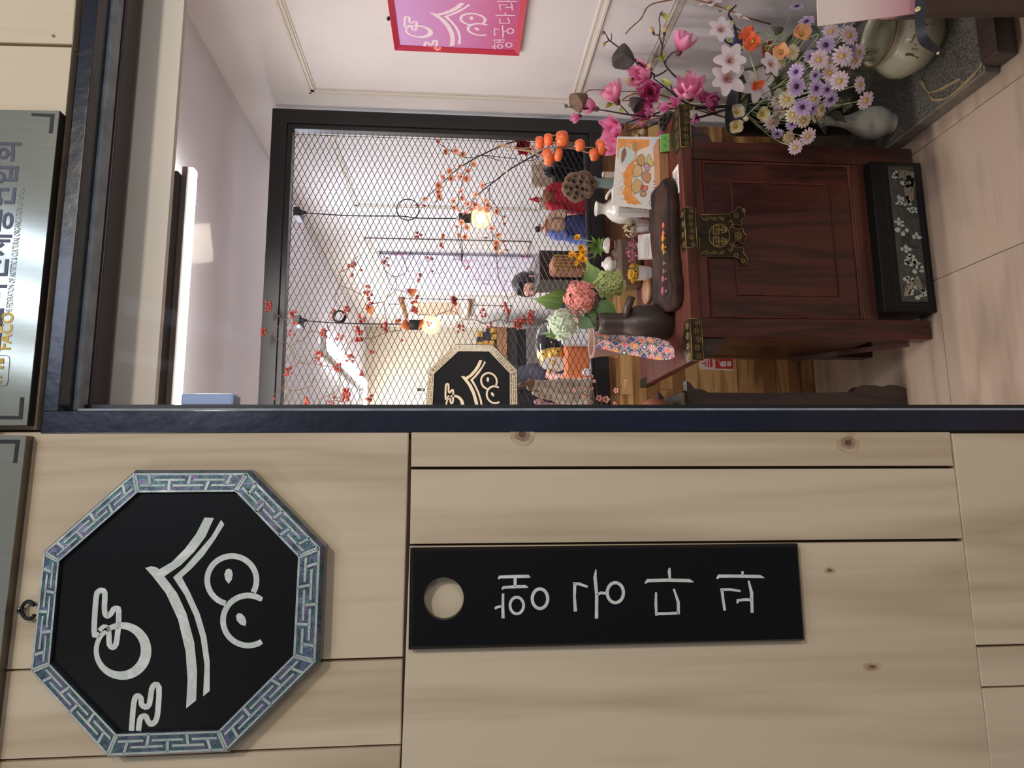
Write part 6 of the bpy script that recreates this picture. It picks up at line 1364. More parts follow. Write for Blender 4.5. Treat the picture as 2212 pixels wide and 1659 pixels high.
for a in ((1150, 170, 1160, 100, 9, .88, *GR), (1175, 150, 1240, 240, 10, .88), (700, 620, 610, 650, 11, .95), (540, 460, 510, 530, 7, .93), (530, 340, 500, 390, 7, .92, *GR), (1170, 640, 1150, 540, 10, .92), (1180, 640, 1100, 630, 11, .91), (1110, 620, 1050, 560, 9, .92, *GR), (1240, 930, 1150, 830, 12, .96), (1200, 900, 1150, 870, 7, .97, *GR), (1480, 810, 1410, 770, 7, .98, *GR)): lf(M2, *a)
for a in ((270, 1110, 130, 1060, 12, 1.17), (130, 1165, 85, 1115, 8, 1.18, *GR), (600, 1120, 530, 1190, 10, 1.14), (610, 1120, 630, 1170, 9, 1.14), (700, 1180, 750, 1230, 7, 1.14)): lf(M1, *a)
for a in ((1490, 1140, 1500, 1220, 8, 1.08), (800, 1420, 760, 1460, 9, 1.17, *GR), (860, 1440, 830, 1480, 9, 1.17)): lf(M3, *a)
# white magnolias
WM = thing('magnolia_branch', 'white magnolia branch with wide open blossoms and crimson hearts before the right wall', 'branch', PT)
W0, W1 = S(200, 70, 120), S(246, 236, 238)
def openmag(x, y, rpx, Y, nrm, f=za, rot=0, seed=0, n=6):
    c = PY(*f(x, y), Y); d_ = (DN*nrm[0]-RT*nrm[1]-FW*nrm[2]).normalized(); s = rpx*pxs(Y); M = Matrix.Translation(c) @ frame_to(d_, rot); mb = MB()
    for j in range(n):
        MM = M @ Matrix.Rotation(j*2*PI/n+random.uniform(-.15, .15), 4, 'Z'); L_ = s*random.uniform(.9, 1.12); base_i = len(mb.v)
        mb.petal(MM, L_, L_*.60, .40, random.uniform(-.2, .1), .12, W1, W1, nx=8, ny=6, blunt=True, seed=seed+j)
        # crimson pigment fades from the claw
        for ii in range(9):
            for jj in range(7):
                u = abs(jj/6-.5)*2; g = max(0, 1-(ii/8)*(1.9+1.1*u))**1.3; mb.c[base_i+ii*7+jj] = tuple(W1[q]*(1-g)+W0[q]*g for q in range(3))+(1,)
    o = mb.build('open_magnolia', 'petal', WM)
    mb = MB(); mb.col = S(226, 190, 150)
    for j in range(14):
        a = j*2.4; r_ = s*.17*math.sqrt((j+1)/14); mb.tube([M @ Vector((r_*.3*math.cos(a), r_*.3*math.sin(a), 0)), M @ Vector((r_*math.cos(a), r_*math.sin(a), s*.22)), M @ Vector((r_*1.3*math.cos(a), r_*1.3*math.sin(a), s*.27))], [s*.012, s*.014, s*.02], 4)
    mb.build('stamens', 'leaf', o)
for k, a in enumerate(((1790, 330, 37, .86, (0, -.15, 1)), (1885, 665, 44, .80, (.05, .0, 1)), (1850, 860, 47, .84, (.1, .1, 1)), (2330, 700, 30, .80, (.2, .1, .8)), (2180, 930, 46, .92, (.1, .2, 1)), (2010, 200, 26, .80, (.2, -.6, .6)), (1680, 40, 32, .86, (-.2, -.6, .7)))): openmag(*a, rot=k*.5, seed=k*7, n=6 if k < 5 else 5)
stemto(WM, [base_, PY(*za(2000, 1000), .98), PY(*za(1960, 760), .93), PY(*za(1990, 520), .90), PY(*za(1930, 250), .86), PY(*za(1880, 150), .84), PY(*za(1960, 60), .83)], .0055, .0025); stemto(WM, [PY(*za(1990, 520), .90), PY(*za(1860, 460), .89), PY(*za(1830, 400), .88)], .004, .002); stemto(WM, [PY(*za(1960, 760), .93), PY(*za(2100, 750), .90), PY(*za(2280, 700), .84)], .003, .002); stemto(WM, [PY(*za(1950, 300), .87), PY(*za(2050, 380), .86), PY(*za(2000, 460), .86), PY(*za(1900, 440), .87)], .003, .002)
for a in ((1890, 420, 1930, 460, 10, .87), (1790, 110, 1780, 150, 9, .84, S(80, 110, 50), S(120, 150, 70)), (1910, 230, 1930, 260, 8, .84), (1850, 90, 1910, 60, 10, .83), (2020, 510, 2060, 530, 8, .86), (2330, 490, 2350, 520, 10, .82, S(80, 110, 50), S(120, 150, 70))): lf(WM, *a)
# lotus pods hanging on long stems
for (pts, cpx, r_, nn, lab, Ys_, mt, hol) in (
    ([(2330, 260), (2050, 180), (1800, 80), (1450, -20), (1250, 0), (1020, 60), (930, 200), (820, 300), (760, 370)], (735, 600), 27, (-.1, .99, -.15), 'dark dried lotus pod drooping on a long bare stem before the wall', .84, 'pod_dark', False),
    ([(1900, 1290), (1500, 1180), (1100, 1020), (700, 990), (400, 975), (320, 1010)], (265, 1085), 22, (-.6, .5, .3), 'small ribbed lotus pod at the tip of a tan stem, beside the top magnolia bud', 1.16, 'pod_brown', False),
    ([(1900, 1300), (1400, 1110), (1050, 1010), (850, 1020), (720, 1090), (800, 1090)], (870, 1120), 18, (.5, .6, .3), 'small cone shaped lotus pod between the pink magnolias', 1.10, 'pod_dark', False),
    ([(830, 1390), (920, 1330), (1140, 1275)], (1215, 1310), 24, (-.1, .55, .85), 'dark lotus pod with open cells lying against the right brass mount', 1.0, 'pod_dark', True)):
    c_ = PY(*za(*cpx), Ys_); t = thing('lotus_pod', lab, 'seed pod', c_); n_ = (DN*nn[0]-RT*nn[1]-FW*nn[2]).normalized()
    if cpx[0] == 735: n_ = (DN*(-.1)-RT*.95-FW*.2).normalized()
    pod(t, c_+n_*r_*pxs(Ys_)*.6, n_, r_*pxs(Ys_), 48*pxs(Ys_)*(r_/27), 1.2, mat_=mt, holes=hol)
    stemto(t, [PY(*za(x, y), Ys_+(.02 if i > 0 else .1)) for i, (x, y) in enumerate(pts)], .0028, .0018, 'stem_tan', 'stem')
# poppies
def poppy(x, y, rpx, Y, nrm, c0, c1, label, stem, f=zb5, n=4):
    c = PY(*f(x, y), Y); d_ = (DN*nrm[0]-RT*nrm[1]-FW*nrm[2]).normalized(); s = rpx*pxs(Y); t = thing('poppy', label, 'flower', c); M = Matrix.Translation(c-d_*s*.3) @ frame_to(d_, x*.1); mb = MB()
    for j in range(n): mb.petal(M @ Matrix.Rotation(j*2*PI/n+.3*(j % 2), 4, 'Z'), s*1.12, s*1.6, .75, .25, .32, c0, tuple(min(1, v*random.uniform(.9, 1.06)) for v in c1[:3])+(1,), ruf=.05, nx=7, ny=8, blunt=True, seed=j)
    mb.build('petals', 'petal', t); mb = MB(); mb.col = S(196, 160, 60); mb.ball(M @ Vector((0, 0, s*.2)), s*.16, 8, 6)
    for j in range(16): a = j*2.4; r_ = s*.36*math.sqrt((j+2)/18); mb.tube([M @ Vector((r_*.3*math.cos(a), r_*.3*math.sin(a), s*.05)), M @ Vector((r_*math.cos(a), r_*math.sin(a), s*.3))], [s*.015, s*.03], 4)
    mb.build('stamens', 'leaf', t)
    stemto(t, [c-d_*s*.25]+[PY(*f(a, b_), Y+.03) for a, b_ in stem]+[PT+Vector((random.uniform(-.05, .05), random.uniform(-.05, .05), -.05))], .0022, .0026, 'stem_green', 'stem', 5)
OR0, OR1 = S(226, 76, 40), S(238, 116, 70); AP0, AP1 = S(240, 170, 110), S(242, 184, 140); CR0, CR1 = S(222, 196, 110), S(240, 228, 184)
poppy(270, 370, 22, .80, (-.5, -.4, .5), OR0, OR1, 'orange poppy farthest up and right, folded petals before the blue box', [(420, 350), (560, 400), (700, 440)])
poppy(330, 450, 24, .77, (-.6, .3, .6), OR0, OR1, 'brightest orange poppy in the middle, beside the white magnolias', [(480, 500), (620, 530)])
poppy(480, 540, 22, .86, (.2, .2, .7), S(160, 60, 50), S(196, 96, 80), 'deep red poppy in shade behind the apricot ones', [(560, 600)])
poppy(385, 905, 18, .76, (.1, .9, .25), OR0, OR1, 'orange poppy hanging downward over a white magnolia heart', [(360, 780), (310, 600), (400, 490), (620, 480)])
poppy(865, 365, 24, .72, (-.1, -.1, 1), AP0, AP1, 'larger apricot poppy under the long lotus stem', [(940, 400), (1000, 460)])
poppy(640, 565, 21, .72, (-.4, .1, .9), AP0, AP1, 'smaller ruffled apricot poppy left of the cream daisies', [(740, 520), (900, 440)])
poppy(165, 1215, 19, .92, (.1, .0, 1), CR0, S(226, 224, 208), 'pale translucent cream poppy, top of the three at the chest side', [(260, 1250), (420, 1110), (660, 950)])
poppy(150, 1375, 18, .90, (-.1, .3, .9), CR0, CR1, 'cream yellow poppy lowest in front of the chest corbel', [(230, 1330), (270, 1250), (500, 1050)])
poppy(440, 1240, 18, .86, (.1, .3, .9), CR0, CR1, 'cream yellow poppy nearest the purple daisies', [(500, 1140), (560, 1060), (680, 940)])
t = thing('poppy_bud', 'round closed cream poppy bud between the two lowest cream poppies', 'bud', PY(*zb5(258, 1290), .9)); mb = MB(); mb.ball(PY(*zb5(258, 1292), .90), 6.4*pxs(.9), 10, 8, (1, 1, 1.1)); mb.c = [S(236, 224, 180)]*len(mb.v); mb.build('bud', 'leaf', t); stemto(t, [PY(*zb5(258, 1280), .9), PY(*zb5(300, 1220), .91), PY(*zb5(450, 1090), .95), PT], .0015, .002, 'stem_green', 'stem')
# daisies
def daisy(root, x, y, rpx, Y, nrm, c0, c1, cc, f=zb5, n=14):
    c = PY(*f(x, y), Y); d_ = (DN*nrm[0]-RT*nrm[1]-FW*nrm[2]).normalized(); s = rpx*pxs(Y); M = Matrix.Translation(c) @ frame_to(d_, x*.13); mb = MB()
    for j in range(n):
        a = j*2*PI/n+random.uniform(-.05, .05); sh = random.uniform(.9, 1.05)
        mb.petal(M @ Matrix.Rotation(a, 4, 'Z') @ Matrix.Translation((s*.16, 0, 0)), s*.88*sh, s*.33, .22+.12*(j % 2), -.25, .35, c0, c1, nx=5, ny=2, blunt=True, seed=j)
    o = mb.build('daisy', 'petal', root); mb = MB(); mb.col = cc; mb.ball(M @ Vector((0, 0, s*.03)), s*.26, 10, 6, (1, 1, .6), M.to_3x3()); mb.build('disc', 'leaf', o)
    stemto(o, [c, c.lerp(PT+Vector((0, 0, .05)), .35)+Vector((0, .03, -.02)), PT+Vector((0, 0, .0))], .0014, .0014, 'stem_green', 'stem', 4)
PK0, PK1 = S(228, 196, 204), S(246, 228, 230); PU0, PU1 = S(174, 136, 196), S(224, 204, 238); CM0, CM1 = S(224, 206, 160), S(238, 226, 196); DKC, YLC = S(52, 18, 40), S(206, 170, 70)
D1 = thing('daisy_spray', 'spray of pale pink daisies with yellow centres at the heart of the arrangement', 'flowers', PT); D2 = thing('daisy_spray', 'spray of purple daisies with dark centres among the pale ones', 'flowers', PT); D3 = thing('daisy_spray', 'spray of cream daisies with yellow centres low toward the chest', 'flowers', PT)
for a in ((1185, 345, 23, .70), (1375, 385, 27, .66), (1305, 608, 26, .64), (1050, 650, 25, .62), (1170, 795, 23, .66), (1275, 880, 24, .64), (1490, 920, 22, .66, (.4, .1, .8)), (1555, 1090, 23, .66, (.2, .6, .7)), (930, 1480, 21, .74, (.1, .5, .8)), (795, 1600, 19, .74, (0, .5, .8)), (1150, 680, 17, .74), (1440, 660, 20, .74), (1480, 560, 20, .76), (1000, 1070, 19, .76, (0, .4, .9)), (1060, 1200, 17, .78), (600, 1110, 19, .84), (540, 1330, 20, .86, (0, .5, .8)), (620, 1230, 16, .86)): daisy(D1, a[0], a[1], a[2], a[3], a[4] if len(a) > 4 else (random.uniform(-.2, .2), random.uniform(-.1, .35), 1), PK0, PK1, YLC)
for a in ((1125, 490, 24, .68), (915, 235, 21, .76, (-.5, -.4, .8)), (800, 780, 20, .70, (-.6, .2, .8)), (805, 940, 25, .64), (1020, 960, 22, .66), (1140, 975, 20, .68), (870, 1165, 24, .68), (1180, 1080, 20, .70, (.1, .6, .7)), (1380, 530, 22, .72, (.2, -.2, .9)), (810, 70, 17, .84, (-.3, -.5, .8)), (960, 620, 19, .74), (760, 1340, 17, .80, (0, .6, .7)), (600, 1450, 15, .84, (-.2, .8, .5)), (1010, 820, 15, .76), (980, 1180, 16, .76), (1440, 600, 17, .78)): daisy(D2, a[0], a[1], a[2], a[3], a[4] if len(a) > 4 else (random.uniform(-.2, .2), random.uniform(-.1, .35), 1), PU0, PU1, DKC, n=13)
for a in ((760, 570, 20, .74), (705, 1080, 22, .74), (775, 1245, 21, .72, (-.2, .3, .9)), (890, 1305, 19, .72, (.1, .5, .8)), (1075, 1190, 17, .74, (.5, .3, .8)), (720, 1490, 17, .80, (.3, .4, .8)), (840, 730, 15, .80), (760, 930, 16, .80), (1030, 1270, 14, .80), (640, 680, 14, .86)): daisy(D3, a[0], a[1], a[2], a[3], a[4] if len(a) > 4 else (random.uniform(-.2, .2), random.uniform(-.1, .35), 1), CM0, CM1, YLC)
# greenery: ferns and dull leaves between the flowers
t = thing('fern_foliage', 'dark feathery greenery and dull leaves filling the arrangement', 'foliage', PT)
rr = random.Random(21)
for (x0_, y0_, x1_, y1_) in ((1330, 700, 1660, 650), (1350, 760, 1850, 800), (1300, 800, 1640, 880), (1150, 1000, 1390, 1210), (1100, 1150, 1260, 1340), (1300, 560, 1700, 560), (1000, 1250, 1120, 1440), (1250, 950, 1420, 1080)):
    mb = MB(); a_, b_ = PY(*zb5(x0_, y0_), .80), PY(*zb5(x1_, y1_), .76); ax = b_-a_; mb.tube([a_, a_.lerp(b_, .5)+Vector((0, 0, .006)), b_], [.0014, .001, .0005], 4)
    for i in range(9):
        u = .2+i*.085; p = a_.lerp(b_, u)
        for sgn in (-1, 1):
            d_ = (ax.normalized()+RT*sgn*.9+Vector((0, rr.uniform(-.3, .3), 0))).normalized()*ax.length*(.26-.015*i); q = p+d_; mb.tube([p, q], [.0008, .0004], 3); 
            for w_ in (.45, .75): mb.tube([p.lerp(q, w_), p.lerp(q, w_)+(ax.normalized()*1.2-RT*sgn*.5).normalized()*ax.length*.07], .0005, 3)
    mb.build('frond', 'fern_dark', t)
for k in range(46):
    x = rr.uniform(560, 1420); y = rr.uniform(250, 1350); Y = rr.uniform(.82, .95); p = PY(*zb5(x, y), Y); d_ = Vector((rr.uniform(-1, 1), rr.uniform(-.6, .1), rr.uniform(-1, 1))).normalized(); mb = MB(); L_ = rr.uniform(.04, .08)
    c0 = rr.choice((S(86, 92, 66), S(120, 122, 96), S(70, 78, 56), S(132, 116, 104), S(58, 66, 48))); leafm(mb, p, d_, L_, L_*.5, c0, tuple(v*1.15 for v in c0[:3])+(1,), seed=k, tip=.5); mb.build('leaf', 'leaf', t)
for k in range(10):   # grey green stems fanned from the planter
    a = rr.uniform(-.9, .9); mb = MB(); e = PY(*zb5(rr.uniform(420, 1000), rr.uniform(330, 560)), .8); mb.tube(smooth_path([PT, PT.lerp(e, .5)+Vector((0, -.03, 0)), e]), .0018, 5); mb.build('stem', 'stem_green', t)

# ================================================================== beyond the mesh
sh = thing('display_shelf', 'low white shelf board behind the mesh where the dolls stand', 'shelf', (.75, 1.85, .86))
mb = MB(); mb.bbox((-.2, 1.66, .845), (1.50, 2.02, .868), .003); mb.build('board', 'white_plastic', sh)
for x in (-.1, .7, 1.4): mb = MB(); mb.bbox((x, 1.70, 0), (x+.03, 1.98, .844), .002); mb.build('upright', 'white_plastic', sh)
ZS_ = .868
def doll(xc, cols, label, hx, htop, seed, headfn):
    Y = 1.80; k = pxs(Y); c = Vector((PY(1200, xc, Y).x, Y, ZS_)); t = thing('hanbok_doll', label, 'doll', c); zt2_ = PY(hx, xc, Y).z-ZS_
    n = 28
    def skirt(mb, prof, fold, ph=0):
        vs = []
        for (r, h) in prof:
            for j in range(n): a = 2*PI*j/n; q = r*(1+fold*math.cos(7*a+ph)*(1-h/zt2_)); vs.append(c+Vector((q*math.cos(a), q*.75*math.sin(a), h)))
        K = len(prof); mb.add(vs, [(i*n+j, i*n+(j+1) % n, (i+1)*n+(j+1) % n, (i+1)*n+j) for i in range(K-1) for j in range(n)]+[tuple(range(n-1, -1, -1)), tuple((K-1)*n+j for j in range(n))], True)
    headfn(t, c, zt2_, k, skirt); return t
def head_red(t, c, H, k, skirt):
    mb = MB(); skirt(mb, [(.062, 0), (.066, .02), (.060, H*.45), (.048, H*.8), (.040, H*.93), (.02, H)], .10); mb.build('skirt', 'fabric_red', t)
    mb = MB(); skirt(mb, [(.0405, H*.80), (.0500, H*.81), (.046, H*.99), (.0, H*1.01)], .04); mb.build('jacket', 'fabric_brown', t)
    mb = MB(); mb.tube(smooth_path([c+Vector((-.03, -.03, H*.93)), c+Vector((-.055, -.035, H*.8)), c+Vector((-.062, -.03, H*.62))]), [.014, .020, .026], 10); mb.build('sleeve', 'fabric_red', t)
    mb = MB(); mb.tube(smooth_path([c+Vector((.03, -.03, H*.93)), c+Vector((.05, -.035, H*.8)), c+Vector((.05, -.03, H*.62))]), [.014, .018, .022], 10); mb.build('sleeve', 'fabric_red', t)
    hc_ = c+Vector((0, 0, H+.016)); mb = MB(); mb.ball(hc_, .011, 10, 8); mb.build('head', 'skin', t); mb = MB(); mb.ball(hc_+Vector((0, .003, .003)), .0115, 10, 8); mb.build('hair', 'hair', t)
    mb = MB(); mb.lathe([(.012, .008), (.013, .014), (.007, .03), (.003, .045), (.0005, .05)], hc_, 10); mb.build('hat', 'fabric_red', t)
def head_blue(t, c, H, k, skirt):
    mb = MB(); skirt(mb, [(.066, 0), (.066, .03), (.060, H*.5), (.052, H*.6), (.03, H*.62)], .08); mb.build('skirt', 'fabric_blue', t)
    mb = MB(); skirt(mb, [(.0672, .015), (.0675, .024)], .08); mb.build('gold_hem', 'gold', t)
    mb = MB(); skirt(mb, [(.050, H*.58), (.050, H*.70), (.042, H*.93), (.015, H)], .04); mb.build('jacket', 'fabric_beige', t)
    mb = MB(); skirt(mb, [(.044, H*.84), (.042, H*.94), (.0, H*1.02)], .03); mb.build('collar', 'fabric_brown', t)
    for s in (-1, 1): mb = MB(); mb.tube(smooth_path([c+Vector((s*.03, -.02, H*.92)), c+Vector((s*.055, -.035, H*.76)), c+Vector((s*.045, -.045, H*.58))]), [.014, .02, .022], 10); mb.build('sleeve', 'fabric_lblue' if s < 0 else 'fabric_beige', t)
    mb = MB(); mb.tube(smooth_path([c+Vector((-.045, -.02, H*.7)), c+Vector((-.066, -.02, H*.4)), c+Vector((-.07, -.02, H*.1))]), [.014, .018, .02], 10); mb.build('trailing_cloth', 'fabric_lblue', t)
    hc_ = c+Vector((-.006, 0, H+.014)); mb = MB(); mb.ball(hc_, .011, 10, 8); mb.build('head', 'skin', t); mb = MB(); mb.ball(hc_+Vector((-.002, .002, .010)), .0155, 12, 8, (1, 1, .9)); mb.build('hair', 'hair', t)
    mb = MB(); mb.ball(hc_+Vector((.015, -.006, 0)), .005, 8, 6); mb.tube([hc_+Vector((-.022, -.006, -.002)), hc_+Vector((.016, -.006, 0))], .0012, 5); mb.build('hairpin', 'gold', t)
doll(432, None, 'doll in red hanbok with pointed red hat behind the mesh, beside the lotus pods', 1173, 1145, 1, head_red)
doll(492, None, 'doll in navy skirt and beige jacket with dark bun and gold pin behind the mesh', 1173, 1153, 2, head_blue)
# little beige paper box between dolls, round dark jar, red paper flower, wood board
c = Vector((PY(1240, 457, 1.9).x, 1.90, ZS_)); mb = MB(); mb.bbox((c.x-.022, 1.88, ZS_), (c.x+.022, 1.93, PY(1225, 457, 1.9).z), .003); tag(mb.build('gift_box', 'fabric_beige'), 'small beige box on the shelf between the two dolls', 'box')
Yd = 1.86; c = Vector((PY(1200, 372, Yd).x, Yd, ZS_)); mb = MB(); zz = PY(1183, 372, Yd).z
t = thing('black_pedestal', 'dark angular stand behind the mesh below the persimmons', 'stand', c); mb = MB(); mb.bbox((c.x-.055, Yd-.04, ZS_), (c.x+.10, Yd+.05, PY(1196, 372, Yd).z), .004); mb.build('block', 'black_lacquer', t)
zb0 = PY(1196, 372, Yd).z; c2 = Vector((c.x, Yd, zb0)); t = thing('round_jar', 'small black glossy round jar on the dark stand behind the mesh', 'jar', c2); mb = MB(); mb.lathe([(.014, 0), (.022, .006), (.027, .022), (.022, .038), (.014, .043), (.016, .047), (.010, .048)], c2, 20); mb.build('body', 'gloss_black', t)
a_, b_ = PY(1148, 402, 2.0), PY(1232, 372, 2.0); mb = MB(); mb.bbox((a_.x-.01, 1.985, ZS_), (b_.x+.05, 2.0, a_.z), .002); tag(mb.build('wood_panel', 'pale_wood'), 'pale wooden board standing upright behind the dark jar and the dolls', 'board')
c = PY(1128, 320, 1.70); t = thing('red_paper_flower', 'big dark red paper flower behind the mesh at the persimmon cord', 'flower', c)
for ring in range(3):
    mb = MB()
    for j in range(7): mb.petal(Matrix.Translation(c) @ frame_to((DN*(.3)-FW), ring) @ Matrix.Rotation((j+ring*.5)*2*PI/7, 4, 'Z'), .046-.012*ring, .036-.008*ring, .5+ring*.35, .1+ring*.3, .3, S(120, 8, 28), S(188, 16, 48), seed=j+ring)
    mb.build('petal_ring', 'petal', t)
mb = MB(); mb.tube(smooth_path([c+Vector((0, .01, -.01)), c+Vector((.0, .1, -.12)), Vector((c.x, 1.85, ZS_))]), .003, 5); mb.build('stem', 'twig_dark', t)
c = PY(1165, 345, 1.72); t = thing('white_blossom_sprig', 'sprig of small white paper blossoms behind the persimmons', 'sprig', c)
for (x, y) in ((1154, 322), (1160, 332), (1150, 338), (1166, 343), (1174, 330), (1157, 350), (1168, 322)):
    q = PY(x, y, 1.71); mb = MB(); M = Matrix.Translation(q) @ frame_to(TOCAM(q, 1, .5))
    for j in range(5): mb.petal(M @ Matrix.Rotation(j*1.257, 4, 'Z'), .016, .012, .4, 0, .3, S(240, 236, 236), seed=j)
    mb.build('blossom', 'petal', t)
mb = MB(); mb.tube(smooth_path([c, c+Vector((0, .05, -.1)), Vector((c.x, 1.84, ZS_))]), .003, 5); mb.build('stem', 'twig_dark', t)
# far wall furniture at left
def bxp(name, x0_, y0_, x1_, y1_, Y, dY, mat_, label, cat, zfloor=False, bev=.004):
    a_, b_ = PY(x0_, y1_, Y), PY(x1_, y0_, Y); mb = MB(); z0_ = 0 if zfloor else b_.z; mb.bbox((a_.x, Y, z0_), (b_.x, Y+dY, a_.z), bev); o = mb.build(name, mat_)
    if label: tag(o, label, cat)
    return o
YK = 4.9
zk0, zk1 = PY(1095, 750, YK).z, PY(1075, 750, YK).z
ct = bxp('wooden_counter', 1075, 706, 1095, 900, YK-.02, .45, 'mid_wood', 'thick light brown wooden counter top against the far wall under the stepped cabinets', 'counter')
t = thing('stacked_cabinet', 'dark grey cabinets with brass fittings stacked in steps on the far wooden counter', 'cabinet', PY(1075, 760, YK))
for (xa, ya, yb_) in ((1022, 762, 900), (1031, 720, 762), (1050, 709, 720)):
    a_, b_ = PY(xa, yb_, YK), PY(1400, ya, YK); mb = MB(); mb.bbox((a_.x, YK, zk1), (b_.x, YK+.35, a_.z), .006); mb.build('tier', 'appliance_dark' if xa != 1031 else 'fabric_dark', t)
for (x, y) in ((1037, 722), (1036, 745), (1036, 778), (1066, 714), (1062, 742), (1068, 728), (1026, 768), (1062, 762), (1048, 742), (1062, 784)):
    a_ = PY(x, y, YK); mb = MB(); mb.bbox((a_.x-.028, YK-.012, a_.z-.03), (a_.x+.028, YK+.002, a_.z+.03), .01); mb.build('brass_fitting', 'gold', t)
t = thing('base_cabinet', 'grey base cabinet with a black recessed band under the far wooden counter', 'cabinet', PY(1200, 735, YK)); a_, b_ = PY(1097, 900, YK), PY(1400, 710, YK)
zz0, zz1 = PY(1137, 730, YK).z, PY(1118, 730, YK).z
mb = MB(); mb.bbox((a_.x, YK, 0), (b_.x, YK+.4, zz0), .006); mb.build('body', 'appliance', t); mb = MB(); mb.bbox((a_.x+.01, YK+.03, zz0), (b_.x-.01, YK+.38, zz1), .003); mb.build('dark_band', 'black_flat', t); mb = MB(); mb.bbox((a_.x, YK+.005, zz1), (b_.x, YK+.4, zk0), .003); mb.build('hood', 'appliance_dark', t)
# wall scroll and hanging cloth on the right wall
YS0, YS1 = 3.31, 4.16; zc1, zc0 = 2.03, .97
t = thing('blossom_hanging', 'long white fluted wall hanging printed with pink plum blossom on the far right wall', 'hanging', (XR, 3.7, zc0))
mb = MB(); n_ = 44
for i in range(n_):
    z_a = zc0+(zc1-zc0)*i/n_; pass
NF = 30; prof = []
for j in range(NF*4+1): u = j/(NF*4); prof.append((XR-.016-.006*math.cos(u*NF*2*PI), YS0+(YS1-YS0)*u))
vs = [(x, y, z_) for z_ in (zc0, zc1) for x, y in prof]+[(XR-.004, y, z_) for z_ in (zc0, zc1) for x, y in prof]; K = len(prof)
fs = [(j, j+1, K+j+1, K+j) for j in range(K-1)]+[(2*K+j, 3*K+j, 3*K+j+1, 2*K+j+1) for j in range(K-1)]+[(j, 2*K+j, 2*K+j+1, j+1) for j in range(K-1)]+[(K+j, K+j+1, 3*K+j+1, 3*K+j) for j in range(K-1)]
mb.add(vs, fs); mb.build('cloth', 'blossom_cloth', t); mb = MB(); mb.bbox((XR-.03, YS0-.01, zc1), (XR-.003, YS1+.01, zc1+.02), .004); mb.build('rail', 'white_plastic', t)
t = thing('hanging_scroll', 'cream paper scroll on a wooden rod hanging near the far corner', 'scroll', (XR, 4.9, 1.6)); z1_ = PX(840, 640, XR).z
mb = MB(); mb.tube([(XR-.02, 4.40, 1.98), (XR-.02, 5.02, 1.98)], .022, 10); mb.build('rod', 'mid_wood', t); mb = MB(); mb.bbox((XR-.016, 4.44, 1.40), (XR-.006, 4.98, 1.965), .001); mb.build('paper', 'card_white', t); mb = MB(); mb.bbox((XR-.018, 4.5, 1.47), (XR-.0155, 4.92, 1.9), .001); mb.build('picture', 'fabric_beige', t); mb = MB(); mb.tube([(XR-.02, 4.42, 1.395), (XR-.02, 5.0, 1.395)], .014, 10); mb.build('rod', 'mid_wood', t)
# striped chest + dark cabinet beside the woman
YW = 2.35
bxp('dark_cabinet', 1166, 545, 1400, 604, YW+.1, .25, 'dark_wood', 'dark wooden cabinet just right of the seated woman', 'cabinet', True)
t = thing('striped_bundle', 'red cloth bundle with gold stripes resting before the dark cabinet', 'bundle', PY(1265, 578, YW)); a_, b_ = PY(1190, 590, YW), PY(1275, 558, YW)
mb = MB(); mb.bbox((a_.x, YW-.06, .8), (b_.x, YW+.08, a_.z), .02); mb.build('cloth', 'fabric_brown', t)
for i in range(5): x = a_.x+(b_.x-a_.x)*(i+.5)/5; mb = MB(); mb.bbox((x-.0035, YW-.063, .81), (x+.0035, YW-.058, a_.z-.01), .001); mb.build('stripe', 'gold', t)
mb = MB(); mb.bbox((a_.x-.01, YW-.07, .0), (b_.x+.04, YW+.08, .8), .004); tag(mb.build('bundle_stand', 'dark_wood'), 'dark stand under the gold striped bundle', 'stand')
# ---- people: skin-modifier bodies
def body(name, joints, edges, mat_, parent, sub=2, root_i=0):
    me = bpy.data.meshes.new(name); wl = WL[parent.name]; me.from_pydata([Vector(j[0])-wl for j in joints], edges, []); o = bpy.data.objects.new(name, me); COL.objects.link(o); o.parent = parent; WL[o.name] = wl.copy()
    me.materials.append(MAT[mat_]); md = o.modifiers.new('skin', 'SKIN'); sv = me.skin_vertices[0].data
    for i, j in enumerate(joints): r_ = j[1]; sv[i].radius = (r_, r_) if not isinstance(r_, tuple) else r_; sv[i].use_root = (i == root_i)
    md.use_smooth_shade = True; s = o.modifiers.new('sub', 'SUBSURF'); s.levels = sub; s.render_levels = sub
    dg = bpy.context.evaluated_depsgraph_get(); m2 = bpy.data.meshes.new_from_object(o.evaluated_get(dg)); o.modifiers.clear(); o.data = m2; bpy.data.meshes.remove(me)
    m2.materials.clear(); m2.materials.append(MAT[mat_]); return o
def hand(base_, dirv, side, s=1.0):
    """joints/edges of palm, four fingers and thumb"""
    d_ = Vector(dirv).normalized(); u = Vector((0, 0, 1)); l = d_.cross(u).normalized()*side; dn = d_.cross(l)*side; J = []; Ed = []
    J.append((base_, .022*s)); J.append((base_+d_*.045*s, (.020*s, .030*s))); Ed.append((0, 1))
    for i, (off, ln_) in enumerate(((-.030, .062), (-.010, .072), (.010, .068), (.028, .052))):
        a = base_+d_*.075*s+l*off*s; b_ = a+d_*ln_*.5*s-u*.010*s; e = b_+d_*ln_*.4*s-u*.022*s; k = len(J); J += [(a, .0095*s), (b_, .0085*s), (e, .007*s)]; Ed += [(1, k), (k, k+1), (k+1, k+2)]
    a = base_+d_*.03*s-l*.035*s; b_ = a+d_*.03*s-l*.012*s-u*.01*s; k = len(J); J += [(a, .011*s), (b_, .0095*s), (b_+d_*.02*s-u*.008*s, .008*s)]; Ed += [(0, k), (k, k+1), (k+1, k+2)]
    return J, Ed
